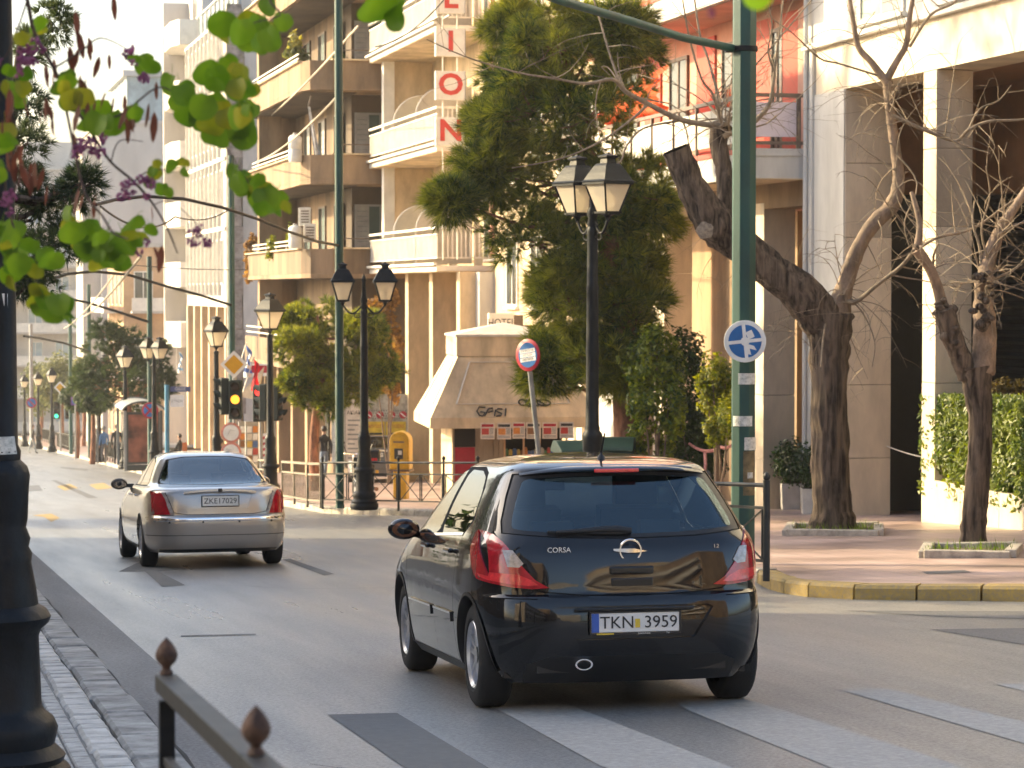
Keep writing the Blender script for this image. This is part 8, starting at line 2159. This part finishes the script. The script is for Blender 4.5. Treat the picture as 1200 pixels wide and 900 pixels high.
def chair(loc, rz, label):
    t = thing('chair', loc, label, 'chair', 'cafe chairs under the white arcade', rz=rz); q = MB(); q.box(-.21,.21,-.2,.22,.42,.46); q.build('seat', MAT_CHAIRO, t); q = MB(); q.box(-.21,.21,-.24,-.20,.46,.88); q.build('backrest', MAT_CHAIRO, t)
    for x in (-.18,.18):
        for y in (-.19,.19): q = MB(); q.box(x-.02,x+.02,y-.02,y+.02,0,.418); q.build('leg', MAT_CHAIRO, t)
p = gz(atD(211,527,112)); chair(p, R(60), 'orange chair under the seated person left of the arcade pillars'); person(p, R(60), 'seated person in black on an orange chair by the arcade pillars', BLK, BLK, 'sit', 1.70)
p = gz(atD(259,531,92)); chair(p, R(75), 'orange chair behind the single lantern lamp at the arcade corner'); person(p, R(75), 'seated person in dark clothes behind the single lantern lamp', GREY, BLK, 'sit', 1.68)

# --- motor scooter standing behind the double lantern lamp
p = gz(atD(424,572,58)); t = thing('motor_scooter', p, 'dark motor scooter with a top box parked behind the double lantern lamp', 'scooter', rz=-HEAD+R(15))
MAT_SCOOT = carpaint('scooter_paint', (.02,.022,.024)); 
for y, nm in ((-.62,'wheel'),(.62,'wheel')):
    w_ = bpy.data.objects.new('wheel', None); COL.objects.link(w_); w_.parent = t; w_.location = (0,y,.27)
    q = MB(); vs = []; n = 24
    for i in range(n):
        for j in range(8): a, b_ = 2*pi*i/n, 2*pi*j/8; rr_ = .21+.06*cos(b_); vs.append((.06*sin(b_), rr_*cos(a), rr_*sin(a)))
    q.add(vs, [(i*8+j, ((i+1)%n)*8+j, ((i+1)%n)*8+(j+1)%8, i*8+(j+1)%8) for i in range(n) for j in range(8)]); q.build('tyre', MAT_TYRE, w_, smooth=60)
    q = MB(); q.tube([(-.03,0,0),(.03,0,0)], .15, 16); q.build('rim', MAT_RIM, w_)
q = MB(); q.prism([(-.13,-.85,.5),(-.13,-.3,.42),(-.13,.05,.30),(-.13,.35,.30),(-.13,.45,.95),(-.13,.38,1.0),(-.13,.25,.5),(-.13,-.05,.48),(-.13,-.15,.78),(-.13,-.8,.80)], (.26,0,0)); q.build('body', MAT_SCOOT, t, bevel=.04)
q = MB(); q.prism([(-.14,-.8,.805),(-.14,-.15,.785),(-.14,-.2,.88),(-.14,-.78,.90)], (.28,0,0)); q.build('saddle', MAT_TRIM, t, bevel=.03)
q = MB(); q.box(-.22,.22,-1.08,-.72,.93,1.25); q.build('top_box', MAT_SCOOT, t, bevel=.07, seg=3); q = MB(); q.box(-.12,.12,-1.10,-1.082,1.0,1.06); q.build('reflector', MAT_RED, t)
q = MB(); q.tube([(-.34,.36,1.08),(-.2,.42,1.06),(0,.45,1.04),(.2,.42,1.06),(.34,.36,1.08)], .018, 8); q.build('handlebar', MAT_CHROME, t, smooth=60); q = MB(); q.tube([(0,.44,1.0),(0,.62,.3)], .035, 8); q.build('fork', MAT_METAL, t, smooth=60)
for s_ in (-1,1):
    q = MB(); q.tube([(s_*.26,.40,1.07),(s_*.34,.44,1.28)], .009, 6); q.ball((s_*.36,.44,1.32),(.06,.02,.045),10,6); q.build('mirror', MAT_TRIM, t, smooth=60); q = MB(); q.ball((s_*.16,-.92,.74),(.04,.04,.04),8,6); q.build('indicator', MAT_SIGY, t, smooth=60)
q = MB(); q.ball((0,.5,.98),(.12,.08,.1),12,8); q.build('headlight', MAT_CLEAR, t, smooth=60); q = MB(); q.box(-.09,.09,-.93,-.915,.5,.64); q.build('number_plate', MAT_PLATE, t); q = MB(); q.tube([(.16,-.1,.28),(.18,-.75,.34)], .05, 10); q.build('exhaust', MAT_CHROME, t, smooth=60)
# --- grey car standing at the back of the pavement
gc = copy_thing(sedan, gz(atD(440,560,77)), 'dark grey car partly seen between the lamp and the yellow postbox'); gc.name = 'parked_car'; gc.rotation_euler = (-atan(M_SLOPE),0,R(-14))
for o in gc.children:
    if o.type == 'MESH' and o.data.materials and o.data.materials[0] == MAT_SILVERP: o.data = o.data.copy(); o.data.materials[0] = MAT_GREYP
# red and white tape strung by the dark shrub
q = MB(); P = sag(atD(808,520,46.5), atD(845,524,45.0), .10, 8)+sag(atD(845,524,45.0), atD(857,522,44.5), .03, 4); q.tube(P, .03, 4); q.tube([atD(826,527,45.8), atD(827,545,45.7), atD(825,555,45.7)], .03, 4)
tag(q.build('barrier_tape', mat('tape_pink', (.60,.25,.22), .5, var=.3, scale=25)), 'knotted red white barrier tape strung in front of the dark shrub', 'tape')
# ------------------------------------------------------------------ the rest of the street: the left row that shades the road, and what stands behind the camera
MAT_LROW = mat('left_row_render', (.46,.38,.30), .85, var=.15, scale=.6)
def row_block(x0, x1, y0, y1, h, label, m, face):
    zb = zg(min(max(y0,0),185)); B = Bld('row_building', ((x0+x1)/2, (y0+y1)/2, zb), label, 'building', 'street row outside the picture')
    B.bx('wall', m, x0,x1,y0,y1,zb-3,zb+h); B.bx('roof', MAT_GREYW, x0-.2,x1+.2,y0-.1,y1+.1,zb+h+.002,zb+h+.3)
    n = max(1, int((y1-y0)/4)); st = max(1, int(h/3.3))
    X = x1 if face > 0 else x0
    for s_ in range(st):
        z = zb+1.0+3.2*s_
        for k in range(n):
            yc = y0+(y1-y0)*(k+.5)/n; window(B, 'x', X+(.03 if face > 0 else -.03), yc, z+.2, 1.5, 1.9, MAT_WHITE, MAT_GLASSW, None, False)
        if s_:
            B.bx('balcony', MAT_PALE, *( (X+.002,X+1.2) if face > 0 else (X-1.2,X-.002) ), y0+.5,y1-.5,z-.15,z); B.bx('balcony_rail', MAT_WHITE, *((X+1.15,X+1.2) if face > 0 else (X-1.2,X-1.15)), y0+.5,y1-.5,z+.002,z+.9)
row_block(-18,-7.0,-26,2,11,'low cream building on the left, nearest behind the camera',MAT_LROW,1)
row_block(-18,-7.0,14,32,10.0,'low brown building on the left beside the crossing',mat('brown_render',(.17,.125,.085),.85,var=.15,scale=.6),1)
row_block(-18,-7.0,32.2,50,6.5,'low building on the left opposite the arcade',MAT_LROW,1)
row_block(FX,FX+12,-30,-8,16,'tan sunlit block behind the camera on the right',MAT_TAN,-1)
row_block(FX,FX+12,-56,-30.3,19,'pale block farther behind the camera on the right',MAT_HOTEL,-1)
row_block(-14,-4.0,-60,-27,18,'tall block behind the camera on the left',MAT_TAN,1)
row_block(-6,16,-95,-80,20,'block closing the street far behind the camera',MAT_PALE,1)

# a tall pine added outside the frame, its crown shaped to shade the stone piers
base = Vector((-2,54.5,zg(54.5))); t = thing('street_pine', base, 'tall unseen pine added on the left to shade the stone piers', 'tree'); off = -base; r = random.Random(90); mb = MB()
foliage_mass(mb, r, 2600, (-2,54.9,12.1), (1.2,1.3,1.55), .36); foliage_mass(mb, r, 6500, (-2,50.5,18.0), (2.2,6.2,2.7), .40)
o = mb.build('crown', MAT_PINEF, t); o.location = off
b, Q, Rr = trunk_mesh([base, base+up*6, Vector((-2,54.6,12)), Vector((-2,53.5,17))], [.3,.26,.2,.1], 12, .08, 3); o = b.build('trunk', MAT_PBARK, t, smooth=60); o.location = off

for i, (x, y, rr_, lab) in enumerate(((-3.6,33.0,2.2,'broad dark unseen tree added for window reflections, nearest of three'),(-2.2,43.5,2.4,'broad dark unseen tree added for window reflections, middle of three'),(-4.6,57,3.0,'broad dark unseen tree added for window reflections, farthest of three'))):  # unseen trees added so the hatchback's side windows reflect dark crowns
    base = Vector((x,y,zg(y))); t = thing('street_tree', base, lab, 'tree', 'unseen trees added for window reflections'); off = -base; r = random.Random(95+i); mb = MB()
    foliage_mass(mb, r, 3200 if i < 1 else 10000, base+up*(4.6 if i < 1 else 9.0), (rr_,rr_,2.6 if i < 1 else 6.8), .30 if i < 1 else .38, clump=.3); o = mb.build('crown', MAT_SHRUB, t); o.location = off
    b, Q, Rr = trunk_mesh([base, base+up*1.6, base+up*3, base+up*4.6+RGT*.2], [.2,.16,.14,.05], 10, .1, i); o = b.build('trunk', MAT_BARK, t, smooth=60); o.location = off
# ------------------------------------------------------------------ the warm haze that the low sun lights up
hz = MB(); hz.box(-920,920,-130,2640,-19,27)
hm = bpy.data.materials.new('haze_air'); hm.use_nodes = True; hn = hm.node_tree; hn.nodes.remove(hn.nodes['Principled BSDF'])
pvn = hn.nodes.new('ShaderNodeVolumePrincipled'); pvn.inputs['Color'].default_value = (.98,.95,.90,1); pvn.inputs['Density'].default_value = .00042; pvn.inputs['Anisotropy'].default_value = .35
hn.links.new(pvn.outputs[0], hn.nodes['Material Output'].inputs['Volume'])
tag(hz.build('haze', hm), kind='stuff')
